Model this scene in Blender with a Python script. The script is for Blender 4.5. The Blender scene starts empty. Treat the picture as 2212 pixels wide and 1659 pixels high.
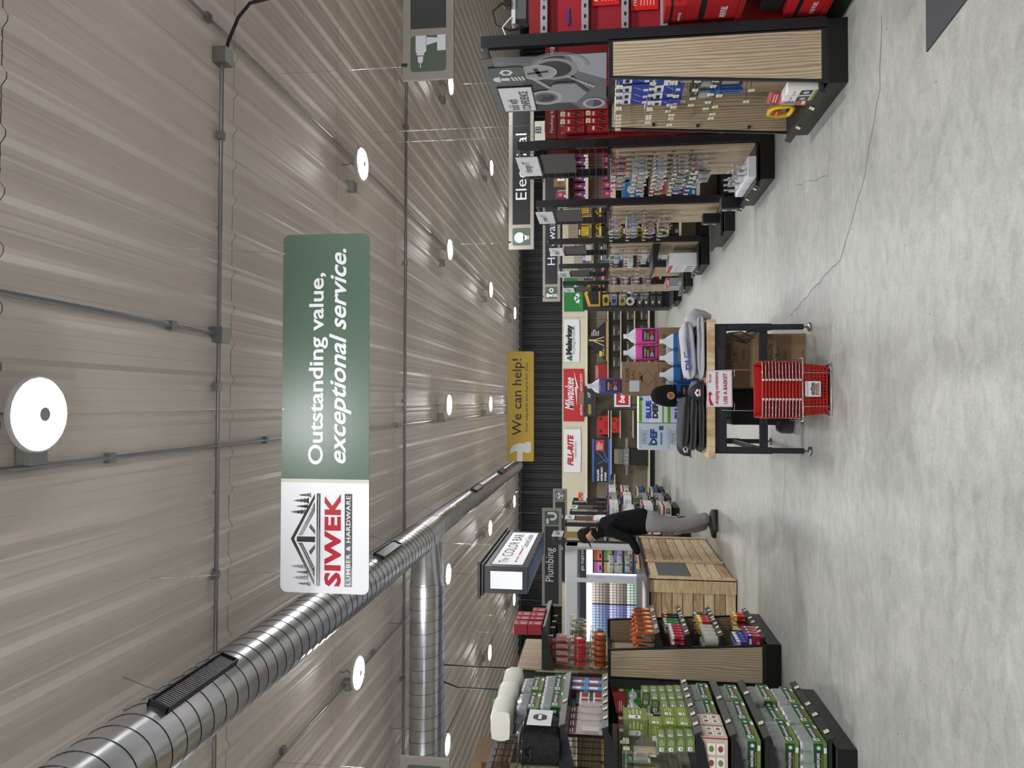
import bpy, bmesh, math, random
from mathutils import Vector, Matrix
V = Vector
rnd = random.Random(7)
PI = math.pi
SC = bpy.context.scene
COL = SC.collection
# ---------------------------------------------------------------- camera (the picture is turned a quarter: world up is photo left)
H = 1.6; FPX = 1590.0
th = math.atan(201 / FPX); ps = math.atan(.0234)
CF = V((math.sin(ps) * math.cos(th), math.cos(ps) * math.cos(th), math.sin(th)))
CR = V((math.cos(ps), -math.sin(ps), 0))
CU = CR.cross(CF)
cam_d = bpy.data.cameras.new('camera'); cam = bpy.data.objects.new('camera', cam_d); COL.objects.link(cam)
cam_d.sensor_fit = 'HORIZONTAL'; cam_d.sensor_width = 36; cam_d.lens = FPX / 2212 * 36; cam_d.clip_end = 200
m = Matrix((-CU, CR, -CF)).transposed().to_4x4(); m.translation = V((0, 0, H)); cam.matrix_world = m
SC.camera = cam
# ---------------------------------------------------------------- world and exposure
w = bpy.data.worlds.new('world'); SC.world = w; w.use_nodes = True
w.node_tree.nodes['Background'].inputs[0].default_value = (.75, .8, .9, 1)
w.node_tree.nodes['Background'].inputs[1].default_value = .02
SC.view_settings.view_transform = 'Standard'; SC.view_settings.look = 'None'
SC.view_settings.gamma = 1; SC.view_settings.use_curve_mapping = False
SC.view_settings.exposure = 0.25
LAMP = 200.0
CZ = 4.53            # ceiling height
YW = 25.1            # back wall
# ---------------------------------------------------------------- materials
def lin(c):
    c = c / 255.0
    return c / 12.92 if c <= .04045 else ((c + .055) / 1.055) ** 2.4
MATS = {}
def M(name, rgb=(128, 128, 128), rough=.5, metal=0.0, spec=.5, alpha=1.0, emit=0.0, trans=0.0, coat=0.0):
    if name in MATS: return MATS[name]
    m = bpy.data.materials.new(name); m.use_nodes = True
    b = m.node_tree.nodes['Principled BSDF']
    col = (lin(rgb[0]), lin(rgb[1]), lin(rgb[2]), 1)
    b.inputs['Base Color'].default_value = col; b.inputs['Roughness'].default_value = rough
    b.inputs['Metallic'].default_value = metal; b.inputs['Specular IOR Level'].default_value = spec
    b.inputs['Alpha'].default_value = alpha
    b.inputs['Transmission Weight'].default_value = trans; b.inputs['Coat Weight'].default_value = coat
    if emit: b.inputs['Emission Color'].default_value = col; b.inputs['Emission Strength'].default_value = emit
    MATS[name] = m
    return m
def nodes(m): return m.node_tree.nodes, m.node_tree.links, m.node_tree.nodes['Principled BSDF']
def C(r, g, b, rough=.5, **k): return M('paint_%02x%02x%02x_%d%s' % (r, g, b, rough * 100, ''.join('%s%d' % (a[0], v * 100) for a, v in k.items())), (r, g, b), rough, **k)
def noise_col(m, c1, c2, scale=(1, 1, 1), nscale=5, detail=4, rough=None, dist=0, lo=.35, hi=.65, bump=0):
    n, l, b = nodes(m)
    tc = n.new('ShaderNodeTexCoord'); mp = n.new('ShaderNodeMapping'); no = n.new('ShaderNodeTexNoise'); cr = n.new('ShaderNodeValToRGB')
    mp.inputs['Scale'].default_value = scale; no.inputs['Scale'].default_value = nscale; no.inputs['Detail'].default_value = detail
    no.inputs['Distortion'].default_value = dist
    l.new(tc.outputs['Object'], mp.inputs[0]); l.new(mp.outputs[0], no.inputs['Vector']); l.new(no.outputs['Fac'], cr.inputs[0])
    cr.color_ramp.elements[0].position = lo; cr.color_ramp.elements[1].position = hi
    cr.color_ramp.elements[0].color = [lin(c) for c in c1] + [1]; cr.color_ramp.elements[1].color = [lin(c) for c in c2] + [1]
    l.new(cr.outputs[0], b.inputs['Base Color'])
    if bump:
        bp = n.new('ShaderNodeBump'); bp.inputs['Strength'].default_value = bump; bp.inputs['Distance'].default_value = .01
        l.new(no.outputs['Fac'], bp.inputs['Height']); l.new(bp.outputs[0], b.inputs['Normal'])
    return m
BLK = M('black_steel', (30, 32, 37), .38)
BLK2 = M('black_kick', (12, 12, 13), .45)
GRY = M('grey_channel', (30, 31, 34), .42)
WHT = M('white_print', (232, 234, 238), .5)
INK = M('black_print', (22, 22, 24), .5)
TAG = M('cream_tag', (228, 222, 190), .6)
TAN = M('tan_frame', (152, 146, 138), .5)
SGRN = M('sage_green', (74, 92, 78), .5)
GALV = M('galvanised', (150, 152, 154), .35, metal=.9)
WIRE = M('chrome_wire', (190, 192, 196), .25, metal=.9)
CLEAR = M('clear_plastic', (225, 232, 235), .12, alpha=.28)
FILM = M('shrink_film', (225, 230, 235), .06, alpha=.22)
CARD = noise_col(M('cardboard', (130, 104, 76), .8), (122, 98, 72), (138, 112, 84), nscale=3)
RED = M('red_pack', (176, 30, 34), .45)
# ---------------------------------------------------------------- mesh builder
def fr(o, ax, ay): return (V(o), V(ax), V(ay), V(ax).cross(V(ay)))
def F_cam(x, y, z): return fr((x, y, z), (1, 0, 0), (0, 0, 1))      # faces the camera (-Y)
def F_right(x, y, z): return fr((x, y, z), (0, -1, 0), (0, 0, 1))   # faces -X (seen on the right side)
def F_left(x, y, z): return fr((x, y, z), (0, 1, 0), (0, 0, 1))     # faces +X (seen on the left side)
TXT = {}
def text_geo(s, shear=0, off=0, sp=1.0, res=2):
    k = (s, shear, off, sp, res)
    if k in TXT: return TXT[k]
    c = bpy.data.curves.new('t', 'FONT'); c.body = s; c.shear = shear; c.offset = off; c.space_character = sp
    c.resolution_u = res; c.align_x = 'LEFT'; c.fill_mode = 'FRONT'; c.size = 1
    o = bpy.data.objects.new('t', c); COL.objects.link(o)
    bpy.context.view_layer.update()
    me = o.evaluated_get(bpy.context.evaluated_depsgraph_get()).to_mesh()
    vs = [(v.co.x, v.co.y) for v in me.vertices]; fs = [tuple(p.vertices) for p in me.polygons]
    o.to_mesh_clear(); bpy.data.objects.remove(o); bpy.data.curves.remove(c)
    if not vs: vs = [(0, 0)]
    TXT[k] = (vs, fs, min(v[0] for v in vs), max(v[0] for v in vs), min(v[1] for v in vs), max(v[1] for v in vs))
    return TXT[k]
class MB:
    def __init__(s): s.v = []; s.f = []; s.mi = []; s.sm = []; s.ms = []; s.M = Matrix()
    def mat(s, m):
        if m not in s.ms: s.ms.append(m)
        return s.ms.index(m)
    def add(s, vs, fs, m, smooth=False):
        b = len(s.v); i = s.mat(m)
        s.v += [s.M @ V(v) for v in vs]
        for f in fs: s.f.append([b + k for k in f]); s.mi.append(i); s.sm.append(smooth)
    def box(s, a, b, m, bev=0):
        x0, y0, z0 = [min(a[i], b[i]) for i in range(3)]; x1, y1, z1 = [max(a[i], b[i]) for i in range(3)]
        bev = min(bev, (x1 - x0) * .45, (y1 - y0) * .45, (z1 - z0) * .45)
        if bev <= 0:
            vs = [(x, y, z) for x in (x0, x1) for y in (y0, y1) for z in (z0, z1)]
            s.add(vs, [(0, 1, 3, 2), (4, 6, 7, 5), (0, 4, 5, 1), (2, 3, 7, 6), (0, 2, 6, 4), (1, 5, 7, 3)], m); return
        vs = []; idx = {}
        P = ((x0, x1), (y0, y1), (z0, z1))
        for c in [(i, j, k) for i in (0, 1) for j in (0, 1) for k in (0, 1)]:
            for ax in range(3):
                p = [P[t][c[t]] + (0 if t == ax else (bev if c[t] == 0 else -bev)) for t in range(3)]
                idx[(c, ax)] = len(vs); vs.append(p)
        fs = []
        for ax in range(3):
            o = [t for t in range(3) if t != ax]
            for e in (0, 1):
                q = []
                for (p_, q_) in ((0, 0), (1, 0), (1, 1), (0, 1)):
                    c = [0, 0, 0]; c[ax] = e; c[o[0]] = p_; c[o[1]] = q_; q.append(idx[(tuple(c), ax)])
                fl = (e == 1) == (ax != 1)
                fs.append(q if fl else q[::-1])
            for (p_, q_) in ((0, 0), (1, 0), (1, 1), (0, 1)):
                c = [0, 0, 0]; c[o[0]] = p_; c[o[1]] = q_; c0 = list(c); c0[ax] = 0; c1 = list(c); c1[ax] = 1
                q = [idx[(tuple(c0), o[0])], idx[(tuple(c0), o[1])], idx[(tuple(c1), o[1])], idx[(tuple(c1), o[0])]]
                fs.append(q)
        for c in [(i, j, k) for i in (0, 1) for j in (0, 1) for k in (0, 1)]:
            fs.append([idx[(c, 0)], idx[(c, 1)], idx[(c, 2)]])
        s.add(vs, fs, m)
    def cyl(s, a, b, r, m, n=12, r2=None, caps=True, smooth=True):
        a = V(a); b = V(b); r2 = r if r2 is None else r2
        d = (b - a).normalized(); u = d.orthogonal().normalized(); w_ = d.cross(u)
        vs = []; 
        for p, q in ((a, r), (b, r2)):
            for i in range(n):
                t = 2 * PI * i / n; vs.append(p + (u * math.cos(t) + w_ * math.sin(t)) * q)
        s.add(vs, [(i, (i + 1) % n, n + (i + 1) % n, n + i) for i in range(n)], m, smooth)
        if caps: s.add(vs, [tuple(range(n))[::-1], tuple(range(n, 2 * n))], m)
    def tube(s, pts, r, m, n=6, caps=True, rs=None):
        pts = [V(p) for p in pts]; k = len(pts); rings = []; u = None
        for i, p in enumerate(pts):
            d = (pts[min(i + 1, k - 1)] - pts[max(i - 1, 0)]).normalized()
            u = d.orthogonal().normalized() if u is None else (u - d * u.dot(d)).normalized()
            w_ = d.cross(u); q = rs[i] if rs else r
            rings += [p + (u * math.cos(2 * PI * j / n) + w_ * math.sin(2 * PI * j / n)) * q for j in range(n)]
        fs = [(i * n + j, i * n + (j + 1) % n, (i + 1) * n + (j + 1) % n, (i + 1) * n + j) for i in range(k - 1) for j in range(n)]
        s.add(rings, fs, m, True)
        if caps: s.add(rings, [tuple(range(n))[::-1], tuple(range((k - 1) * n, k * n))], m)
    def lathe(s, o, prof, m, n=20, sx=1, sy=1):
        vs = [(o[0] + r * math.cos(2 * PI * j / n) * sx, o[1] + r * math.sin(2 * PI * j / n) * sy, o[2] + z) for r, z in prof for j in range(n)]
        k = len(prof)
        s.add(vs, [(i * n + j, i * n + (j + 1) % n, (i + 1) * n + (j + 1) % n, (i + 1) * n + j) for i in range(k - 1) for j in range(n)], m, True)
        s.add(vs, [tuple(range(n))[::-1], tuple(range((k - 1) * n, k * n))], m)
    def loft(s, secs, m, caps=True, smooth=True):
        n = len(secs[0]); vs = [p for q in secs for p in q]; k = len(secs)
        s.add(vs, [(i * n + j, i * n + (j + 1) % n, (i + 1) * n + (j + 1) % n, (i + 1) * n + j) for i in range(k - 1) for j in range(n)], m, smooth)
        if caps: s.add(vs, [tuple(range(n))[::-1], tuple(range((k - 1) * n, k * n))], m)
    def poly(s, F, pts, m, off=.001):
        o, ax, ay, n = F
        s.add([o + ax * a + ay * b + n * off for a, b in pts], [tuple(range(len(pts)))], m)
    def rect(s, F, x0, y0, x1, y1, m, off=.001): s.poly(F, [(x0, y0), (x1, y0), (x1, y1), (x0, y1)], m, off)
    def prism(s, F, pts, t, m, off=0):
        o, ax, ay, n = F; k = len(pts)
        vs = [o + ax * a + ay * b + n * (off + e) for e in (0, t) for a, b in pts]
        s.add(vs, [tuple(range(k))[::-1], tuple(range(k, 2 * k))] + [(i, (i + 1) % k, k + (i + 1) % k, k + i) for i in range(k)], m)
    def ell(s, F, cx, cy, rx, ry, m, off=.001, n=24, a0=0, a1=2 * PI):
        s.poly(F, [(cx + rx * math.cos(a0 + (a1 - a0) * i / n), cy + ry * math.sin(a0 + (a1 - a0) * i / n)) for i in range(n)], m, off)
    def ring(s, F, cx, cy, r0, r1, m, off=.001, n=24, a0=0, a1=2 * PI, ky=1):
        for i in range(n):
            t = a0 + (a1 - a0) * i / n; u = a0 + (a1 - a0) * (i + 1) / n
            s.poly(F, [(cx + r * math.cos(q), cy + ky * r * math.sin(q)) for r, q in ((r0, t), (r1, t), (r1, u), (r0, u))], m, off)
    def line(s, F, pts, wd, m, off=.001):
        for (a, b), (c, d) in zip(pts, pts[1:]):
            L = math.hypot(c - a, d - b) or 1; nx, ny = -(d - b) / L * wd / 2, (c - a) / L * wd / 2
            s.poly(F, [(a + nx, b + ny), (c + nx, d + ny), (c - nx, d - ny), (a - nx, b - ny)], m, off)
    def rrect(s, F, x0, y0, x1, y1, r, m, off=.001, t=0):
        pts = [(cx + r * math.cos(a), cy + r * math.sin(a)) for cx, cy, q in ((x1 - r, y0 + r, -PI / 2), (x1 - r, y1 - r, 0), (x0 + r, y1 - r, PI / 2), (x0 + r, y0 + r, PI)) for a in [q + PI / 2 * i / 5 for i in range(6)]]
        if t: s.prism(F, pts, t, m, off)
        else: s.poly(F, pts, m, off)
    def text(s, F, string, x, y, m, h=None, wd=None, shear=0, bold=0, off=.002, al='L', res=2, sp=1.0):
        """cap text fitted to height h (of the whole glyph box) and, if given, width wd"""
        vs, fs, a0, a1, b0, b1 = text_geo(string, shear, bold, sp, res)
        ky = (h / (b1 - b0)) if h else None; kx = (wd / (a1 - a0)) if wd else None
        kx = kx or ky; ky = ky or kx
        W = (a1 - a0) * kx; x -= {'L': 0, 'C': W / 2, 'R': W}[al]
        o, ax, ay, n = F
        s.add([o + ax * (x + (p - a0) * kx) + ay * (y + (q - b0) * ky) + n * off for p, q in vs], fs, m)
        return W
    def build(s, name, parent=None, loc=None, rz=0):
        me = bpy.data.meshes.new(name); me.from_pydata([tuple(v) for v in s.v], [], s.f)
        for m_ in s.ms: me.materials.append(m_)
        me.polygons.foreach_set('material_index', s.mi); me.polygons.foreach_set('use_smooth', s.sm)
        me.update()
        o = bpy.data.objects.new(name, me); COL.objects.link(o)
        if parent: o.parent = parent
        if loc: o.location = loc
        if rz: o.rotation_euler.z = rz
        return o
def tag(o, label, cat, group=None, kind=None):
    o['label'] = label; o['category'] = cat
    if group: o['group'] = group
    if kind: o['kind'] = kind
    return o
def empty(name, loc=(0, 0, 0), rz=0, label=None, cat=None, group=None):
    o = bpy.data.objects.new(name, None); COL.objects.link(o); o.location = loc; o.rotation_euler.z = rz
    o.empty_display_size = .05
    if label: tag(o, label, cat, group)
    return o
def struct(mb, name):
    o = mb.build(name); o['kind'] = 'structure'; return o
def dup(o, parent=None):
    c = o.copy(); COL.objects.link(c); c.parent = parent
    for ch in list(o.children): dup(ch, c)
    return c
PROTOS = []
class Proto:
    """first placement uses the object itself, the next ones copy it with its parts"""
    def __init__(s, o): s.o = o; s.used = False; PROTOS.append(s)
    def put(s, loc, rz=0, label=None, cat=None, group=None, scale=None, rx=0, ry=0):
        o = dup(s.o) if s.used else s.o; s.used = True
        o.location = loc; o.rotation_euler = (rx, ry, rz)
        if scale: o.scale = scale
        if label: o['label'] = label
        if cat: o['category'] = cat
        if group: o['group'] = group
        elif 'group' in o: del o['group']
        return o
# ================================================================ THE SETTING
def concrete():
    m = M('concrete', (165, 166, 160), .42, spec=.45); n, l, b = nodes(m)
    tc = n.new('ShaderNodeTexCoord')
    def noi(sc, s, d, dist=0):
        mp = n.new('ShaderNodeMapping'); mp.inputs['Scale'].default_value = sc; no = n.new('ShaderNodeTexNoise')
        no.inputs['Scale'].default_value = s; no.inputs['Detail'].default_value = d; no.inputs['Distortion'].default_value = dist
        l.new(tc.outputs['Object'], mp.inputs[0]); l.new(mp.outputs[0], no.inputs['Vector']); return no
    n1 = noi((.35, 1, 1), 3.2, 8, .6); n2 = noi((1, 1, 1), .7, 3); n3 = noi((1, 1, 1), 60, 3); n4 = noi((.6, 1, 1), 13, 6, .8)
    mx = n.new('ShaderNodeMix'); mx.data_type = 'FLOAT'; mx.inputs[0].default_value = .35
    l.new(n1.outputs['Fac'], mx.inputs[2]); l.new(n2.outputs['Fac'], mx.inputs[3])
    mx2 = n.new('ShaderNodeMix'); mx2.data_type = 'FLOAT'; mx2.inputs[0].default_value = .24
    mx3 = n.new('ShaderNodeMix'); mx3.data_type = 'FLOAT'; mx3.inputs[0].default_value = .5
    l.new(mx.outputs[0], mx3.inputs[2]); l.new(n4.outputs['Fac'], mx3.inputs[3]); l.new(mx3.outputs[0], mx2.inputs[2]); l.new(n3.outputs['Fac'], mx2.inputs[3])
    cr = n.new('ShaderNodeValToRGB'); l.new(mx2.outputs[0], cr.inputs[0])
    e = cr.color_ramp.elements; e[0].position = .24; e[1].position = .72
    e[0].color = (lin(106), lin(107), lin(103), 1); e[1].color = (lin(182), lin(183), lin(177), 1)
    l.new(cr.outputs[0], b.inputs['Base Color'])
    mr = n.new('ShaderNodeMapRange'); mr.inputs[3].default_value = .3; mr.inputs[4].default_value = .5
    l.new(n1.outputs['Fac'], mr.inputs[0]); l.new(mr.outputs[0], b.inputs['Roughness'])
    return m
mb = MB(); mb.box((-13, -8, -.1), (13, YW, 0), concrete())
CRK = C(96, 97, 94, .8)
FF = fr((0, 0, 0), (1, 0, 0), (0, 1, 0))
def crack(pts, wd=.005, seed=1):
    r = random.Random(seed); q = []
    for (a, b), (c, d) in zip(pts, pts[1:]):
        k = max(2, int(math.hypot(c - a, d - b) / .09))
        q += [(a + (c - a) * i / k + r.uniform(-.012, .012), b + (d - b) * i / k + r.uniform(-.012, .012)) for i in range(k)]
    mb.line(FF, q, wd, CRK, .0012)
def PX(x, y, X=None, Y=None, Z=None):
    a = (829.5 - y) / FPX; b = (1106 - x) / FPX; d = CF + CR * a + CU * b
    t = Y / d.y if Y is not None else X / d.x if X is not None else (Z - H) / d.z
    return V((0, 0, H)) + d * t
def fl(x, y): p = PX(x, y, Z=0); return (p.x, p.y)
crack([fl(1905, 30), fl(1900, 190), fl(1868, 380), fl(1815, 560), fl(1700, 690)], .006, 1)
crack([fl(1697, 1000), fl(1690, 1180), fl(1700, 1330)], .005, 3)
crack([fl(1720, 400), fl(1790, 380), fl(1800, 200)], .004, 4)
r_ = random.Random(4)
for k in range(60):      # small dark chips in the concrete
    a, b = r_.uniform(-2.2, 3.4), r_.uniform(1.2, 9); q = r_.uniform(.002, .006)
    mb.ell(FF, a, b, q, q * r_.uniform(.6, 1.6), CRK, .001, 7)
struct(mb, 'floor')
# ceiling: corrugated liner panel, ribs running away from the camera
PAN = noise_col(M('liner_panel', (228, 219, 212), .5), (222, 213, 206), (232, 223, 216), nscale=.5)
mb = MB(); pr = []
x = -13.0
while x < 13:
    pr += [(x, 0), (x + .035, -.028), (x + .065, -.028), (x + .1, 0), (x + .145, 0), (x + .15, -.003), (x + .165, -.003), (x + .17, 0), (x + .22, 0), (x + .225, -.003), (x + .24, -.003), (x + .245, 0)]
    x += .285
vs = [(a, y, CZ + b) for y in (-8, YW) for a, b in pr]; k = len(pr)
mb.add(vs, [(i, k + i, k + i + 1, i + 1) for i in range(k - 1)], PAN)
mb.box((-13, -8, CZ + .02), (13, YW, CZ + .1), PAN)
SEAM = C(60, 56, 52, .8)
yy = 3.22
while yy < 24:
    for i in range(k - 1):
        (a, b), (c, d) = pr[i], pr[i + 1]
        if abs(a) < 9: mb.add([(a, yy, CZ + b - .0015), (c, yy, CZ + d - .0015), (c, yy + .005, CZ + d - .0015), (a, yy + .005, CZ + b - .0015)], [(0, 1, 2, 3)], SEAM)
    yy += 2.25
yy = 3.4
while yy < 20:                       # screw heads
    for i in range(-28, 28): mb.box((i * .285 + .17, yy, CZ - .004), (i * .285 + .176, yy + .006, CZ), SEAM)
    yy += 1.5
struct(mb, 'ceiling')
# back wall: black ribbed metal above
mb = MB(); BW = M('black_wall_panel', (26, 30, 36), .5); pr = []
x = -13.0
while x < 13:
    pr += [(x, 0), (x + .03, -.03), (x + .07, -.03), (x + .1, 0), (x + .18, 0), (x + .185, -.008), (x + .2, -.008), (x + .205, 0)]
    x += .285
k = len(pr); vs = [(a, YW + b, z) for z in (0, CZ) for a, b in pr]
mb.add(vs, [(i, i + 1, k + i + 1, k + i) for i in range(k - 1)], BW)
mb.box((-13, YW + .01, 0), (13, YW + .12, CZ), BW)
struct(mb, 'wall_back')
for nm, a, b in (('wall_left', (-13.1, -8, 0), (-13, YW, CZ)), ('wall_right', (13, -8, 0), (13.1, YW, CZ)), ('wall_front', (-13, -8.1, 0), (13, -8, CZ))):
    mb = MB(); mb.box(a, b, C(170, 166, 158, .7)); struct(mb, nm)
mb = MB(); mb.box((-13, YW - .06, CZ - .1), (13, YW - .03, CZ - .03), C(70, 70, 70)); struct(mb, 'trim_1')
# ---------------------------------------------------------------- ceiling lamps
LITE = M('lamp_diffuser', (255, 255, 255), .5, emit=LAMP)
mb = MB(); mb.lathe((0, 0, -.035), [(.17, 0), (.185, .004), (.185, .03), (.12, .05), (.05, .055)], C(225, 225, 225, .4), 28)
lamp0 = empty('ceiling_light'); mb.build('housing', lamp0)
mb = MB(); mb.lathe((0, 0, -.05), [(.15, 0), (.166, .006), (.168, .014)], LITE, 20); mb.build('diffuser', lamp0)
mb = MB(); mb.cyl((0, 0, -.062), (0, 0, -.0505), .034, C(170, 175, 185, .3), 16, r2=.045); mb.build('sensor', lamp0)
mb = MB(); mb.box((-.06, .02, .1), (.06, .12, .2), GALV, .004); mb.box((-.06, .015, .105), (.06, .02, .195), C(180, 188, 184, .4)); mb.build('junction_box', lamp0, (-.2, .1, 0))
mb = MB(); mb.tube([(0, 0, .02), (0, 0, .07), (.02, .01, .1), (0, 0, .13), (0, 0, .2)], .006, GALV); mb.tube([(.03, 0, .02), (-.06, .03, .06), (-.12, .08, .05), (-.18, .16, .12)], .006, C(220, 222, 225)); mb.build('hanger', lamp0)
lp = Proto(lamp0)
for j in range(-1, 5):
    for i in range(-2, 3):
        xx = -.07 + 2.93 * i if i != 1 else 2.65
        yy = 3.23 + 4.68 * j
        if i == 2: xx = 5.57
        if i == -2: xx = -5.92
        side = ('far right', 'right of centre', 'centre', 'left of centre', 'far left')[2 - i]
        row = ('behind the viewer', 'nearest', 'second nearest', 'third nearest', 'fourth nearest', 'farthest')[j + 1]
        lp.put((xx, yy, 4.33), 0, 'round white glowing disc light on the ceiling, %s column, %s row' % (side, row), 'ceiling light', 'round ceiling lights')
# ---------------------------------------------------------------- conduits and cables
def pipe(name, pts, r, label, m=GALV, cat='conduit', n=8, clamps=()):
    mb = MB(); mb.tube(pts, r, m, n)
    for c in clamps: mb.box((c[0] - .03, c[1] - .03, c[2] - r * 1.2), (c[0] + .03, c[1] + .03, c[2] + r * 1.6), GALV)
    return tag(mb.build(name), label, cat)
cz = CZ - .05
pipe('conduit', [(-7.5, 5.22, cz), (2.55, 5.2, cz)], .016, 'grey metal conduit crossing the ceiling above the large green sign', clamps=[(-1.3, 5.2, cz), (.1, 5.2, cz), (2, 5.2, cz)])
pipe('conduit', [(-8, 10.45, cz), (8, 10.35, cz)], .022, 'grey metal conduit crossing the ceiling behind the duct junction', clamps=[(x, 10.4, cz) for x in (-6, -4, 0, 2, 4, 6)])
pipe('conduit', [(.52, 2.6, cz), (.5, 5.2, cz)], .016, 'short metal conduit from the photo edge to the middle junction box', clamps=[(.5, 4.6, cz)])
pipe('conduit', [(-.34, 3.0, cz), (-.34, 24, cz)], .014, 'long metal conduit running away along the centre row of lights', clamps=[(-.34, y, cz) for y in (4, 6, 8, 10, 13)])
pipe('conduit', [(2.8, 3.4, cz), (2.8, 24, cz)], .012, 'long thin conduit along the light column right of centre', clamps=[(2.8, y, cz) for y in (5, 8.6, 12)])
pipe('conduit', [(-3.2, 5.2, cz), (-3.1, 24, cz)], .014, 'long conduit along the light column left of centre', clamps=[(-3.15, y, cz) for y in (6.4, 9, 13)])
pipe('conduit', [(5.75, 4, cz), (5.75, 24, cz)], .014, 'long thin conduit along the far right light column')
pipe('conduit', [(-6.1, 8, cz), (-6.1, 24, cz)], .014, 'long thin conduit along the far left light column')
def jbox(x, y, label):
    mb = MB(); mb.box((x - .06, y - .06, cz - .06), (x + .06, y + .06, CZ - .005), GALV, .004)
    o = mb.build('junction_box'); tag(o, label, 'junction box')
    mb = MB(); mb.box((x - .055, y - .055, cz - .064), (x + .055, y + .055, cz - .06), C(178, 186, 182, .4)); mb.build('cover_plate', o)
pipe('conduit', [(4.2, 3.1, cz), (1.5, 3.08, cz)], .02, 'shiny metal conduit at the very edge of the picture above the right', clamps=[(2.9, 3.1, cz), (2.0, 3.1, cz)])
jbox(.49, 5.2, 'square steel junction box where two conduits meet over the green sign')
jbox(2.6, 5.2, 'square steel junction box with a black cable curving from it')
jbox(-3.2, 5.2, 'square steel junction box on the ceiling beside the duct')
p = [(2.6, 5.2, cz - .02), (2.72, 5.2, cz - .05), (2.9, 5.21, cz - .12), (3.0, 5.2, cz - .22), (3.04, 5.2, cz - .45), (3.1, 5.2, cz - 1.0), (3.16, 5.2, cz - 1.9)]
pipe('power_cable', p, .013, 'thick black cable dropping from a ceiling junction box at the right', C(14, 14, 15, .5), 'cable')
pipe('power_cable', [(-5.0, 13, cz), (-5.1, 13, 4.2), (-5.1, 13, 2.2)], .014, 'black cable hanging straight down beside the paper towels', C(14, 14, 15, .5), 'cable')
pipe('power_cable', [(-4.4, 12, cz), (-4.35, 12, 4.35), (-4.35, 12, 2.4)], .012, 'black cable hanging from beside the crossing duct', C(14, 14, 15, .5), 'cable')
# ---------------------------------------------------------------- spiral duct
DUCT = noise_col(M('duct_steel', (205, 207, 211), .28, metal=1.0), (196, 198, 202), (214, 216, 220), (1, .3, 1), 9, 3, bump=.0)
DSEAM = C(60, 62, 66, .4, metal=.8)
def duct_run(mb, a, b, r, step, seam=True):
    a = V(a); b = V(b); L = (b - a).length; d = (b - a) / L; u = d.orthogonal().normalized(); w_ = d.cross(u)
    mb.cyl(a, b, r, DUCT, 40, caps=True)
    if not seam: return
    n = 36 * int(L / step) ; pts = []
    for i in range(n + 1):
        t = 2 * PI * i / 36; pts.append(a + d * (L * i / n) + (u * math.cos(t) + w_ * math.sin(t)) * (r + .001))
    mb.tube(pts, .0026, DSEAM, 4)
dr = empty('spiral_duct', (0, 0, 0), 0, 'round galvanised spiral duct running away under the ceiling with a side branch', 'duct')
dx, dz = -1.80, 3.99
mb = MB(); duct_run(mb, (dx, .8, dz), (dx, 9.45, dz), .2, .135); mb.build('near_section', dr)
mb = MB(); duct_run(mb, (dx + .035, 10.1, dz + .01), (dx + .035, 20, dz + .01), .172, .125)
for y in (13.2, 16.6): mb.cyl((dx + .035, y, dz + .01), (dx + .035, y + .06, dz + .01), .182, DUCT, 32)
mb.build('far_section', dr)
mb = MB(); duct_run(mb, (dx - .62, 9.72, dz - .02), (-9, 9.72, dz - .02), .23, .155); mb.build('branch_section', dr)
mb = MB()
mb.cyl((dx, 9.4, dz), (dx + .02, 10.15, dz), .203, DUCT, 40, r2=.18)
mb.cyl((dx - .12, 9.72, dz), (dx - .66, 9.72, dz - .02), .17, DUCT, 40, r2=.232, caps=True)
mb.cyl((dx - .12, 9.85, dz), (dx - .62, 9.74, dz - .02), .2, DUCT, 40, r2=.22)
mb.build('tee_fitting', dr)
def vent(y, L, r, lite=False):
    mb = MB(); ang = math.radians(-20); o = V((dx + (0 if y < 9 else .035) + r * math.cos(ang), y, dz + r * math.sin(ang)))
    ax = V((0, 1, 0)); n_ = V((math.cos(ang), 0, math.sin(ang))); ay = n_.cross(ax); F = (o, ax, ay, n_)
    K = C(28, 30, 36, .4)
    mb.prism(F, [(0, -.06), (L, -.06), (L, -.052), (0, -.052)], .05, K, -.02); mb.prism(F, [(0, .052), (L, .052), (L, .06), (0, .06)], .05, K, -.02)
    for x0 in (0, L - .008): mb.prism(F, [(x0, -.06), (x0 + .008, -.06), (x0 + .008, .06), (x0, .06)], .05, K, -.02)
    mb.rect(F, 0, -.052, L, .052, C(90, 92, 96, .35, metal=.8), .004)
    x_ = .02
    while x_ < L - .02: mb.prism(F, [(x_, -.05), (x_ + .005, -.05), (x_ + .005, .05), (x_, .05)], .012, C(160, 162, 166, .3, metal=.8), .006); x_ += .018
    mb.build('supply_grille', dr)
vent(3.62, .74, .2); vent(7.4, .7, .2); vent(13.0, .75, .172); vent(16.3, .75, .172)
mb = MB()
for y in (2.5, 4.2, 6.8, 9, 11.6, 14, 17, 19.5):
    mb = MB(); mb.tube([(dx - .1, y + .02, CZ), (dx, y, dz + .18), (dx + .1, y + .02, CZ)], .004, GALV, 4); mb.build('hanger_wire', dr)
for x in (-3, -4.4, -5.8, -7.5): mb = MB(); mb.tube([(x, 9.72, dz + .2), (x, 9.72, CZ)], .004, GALV, 4); mb.build('hanger_wire', dr)
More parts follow.
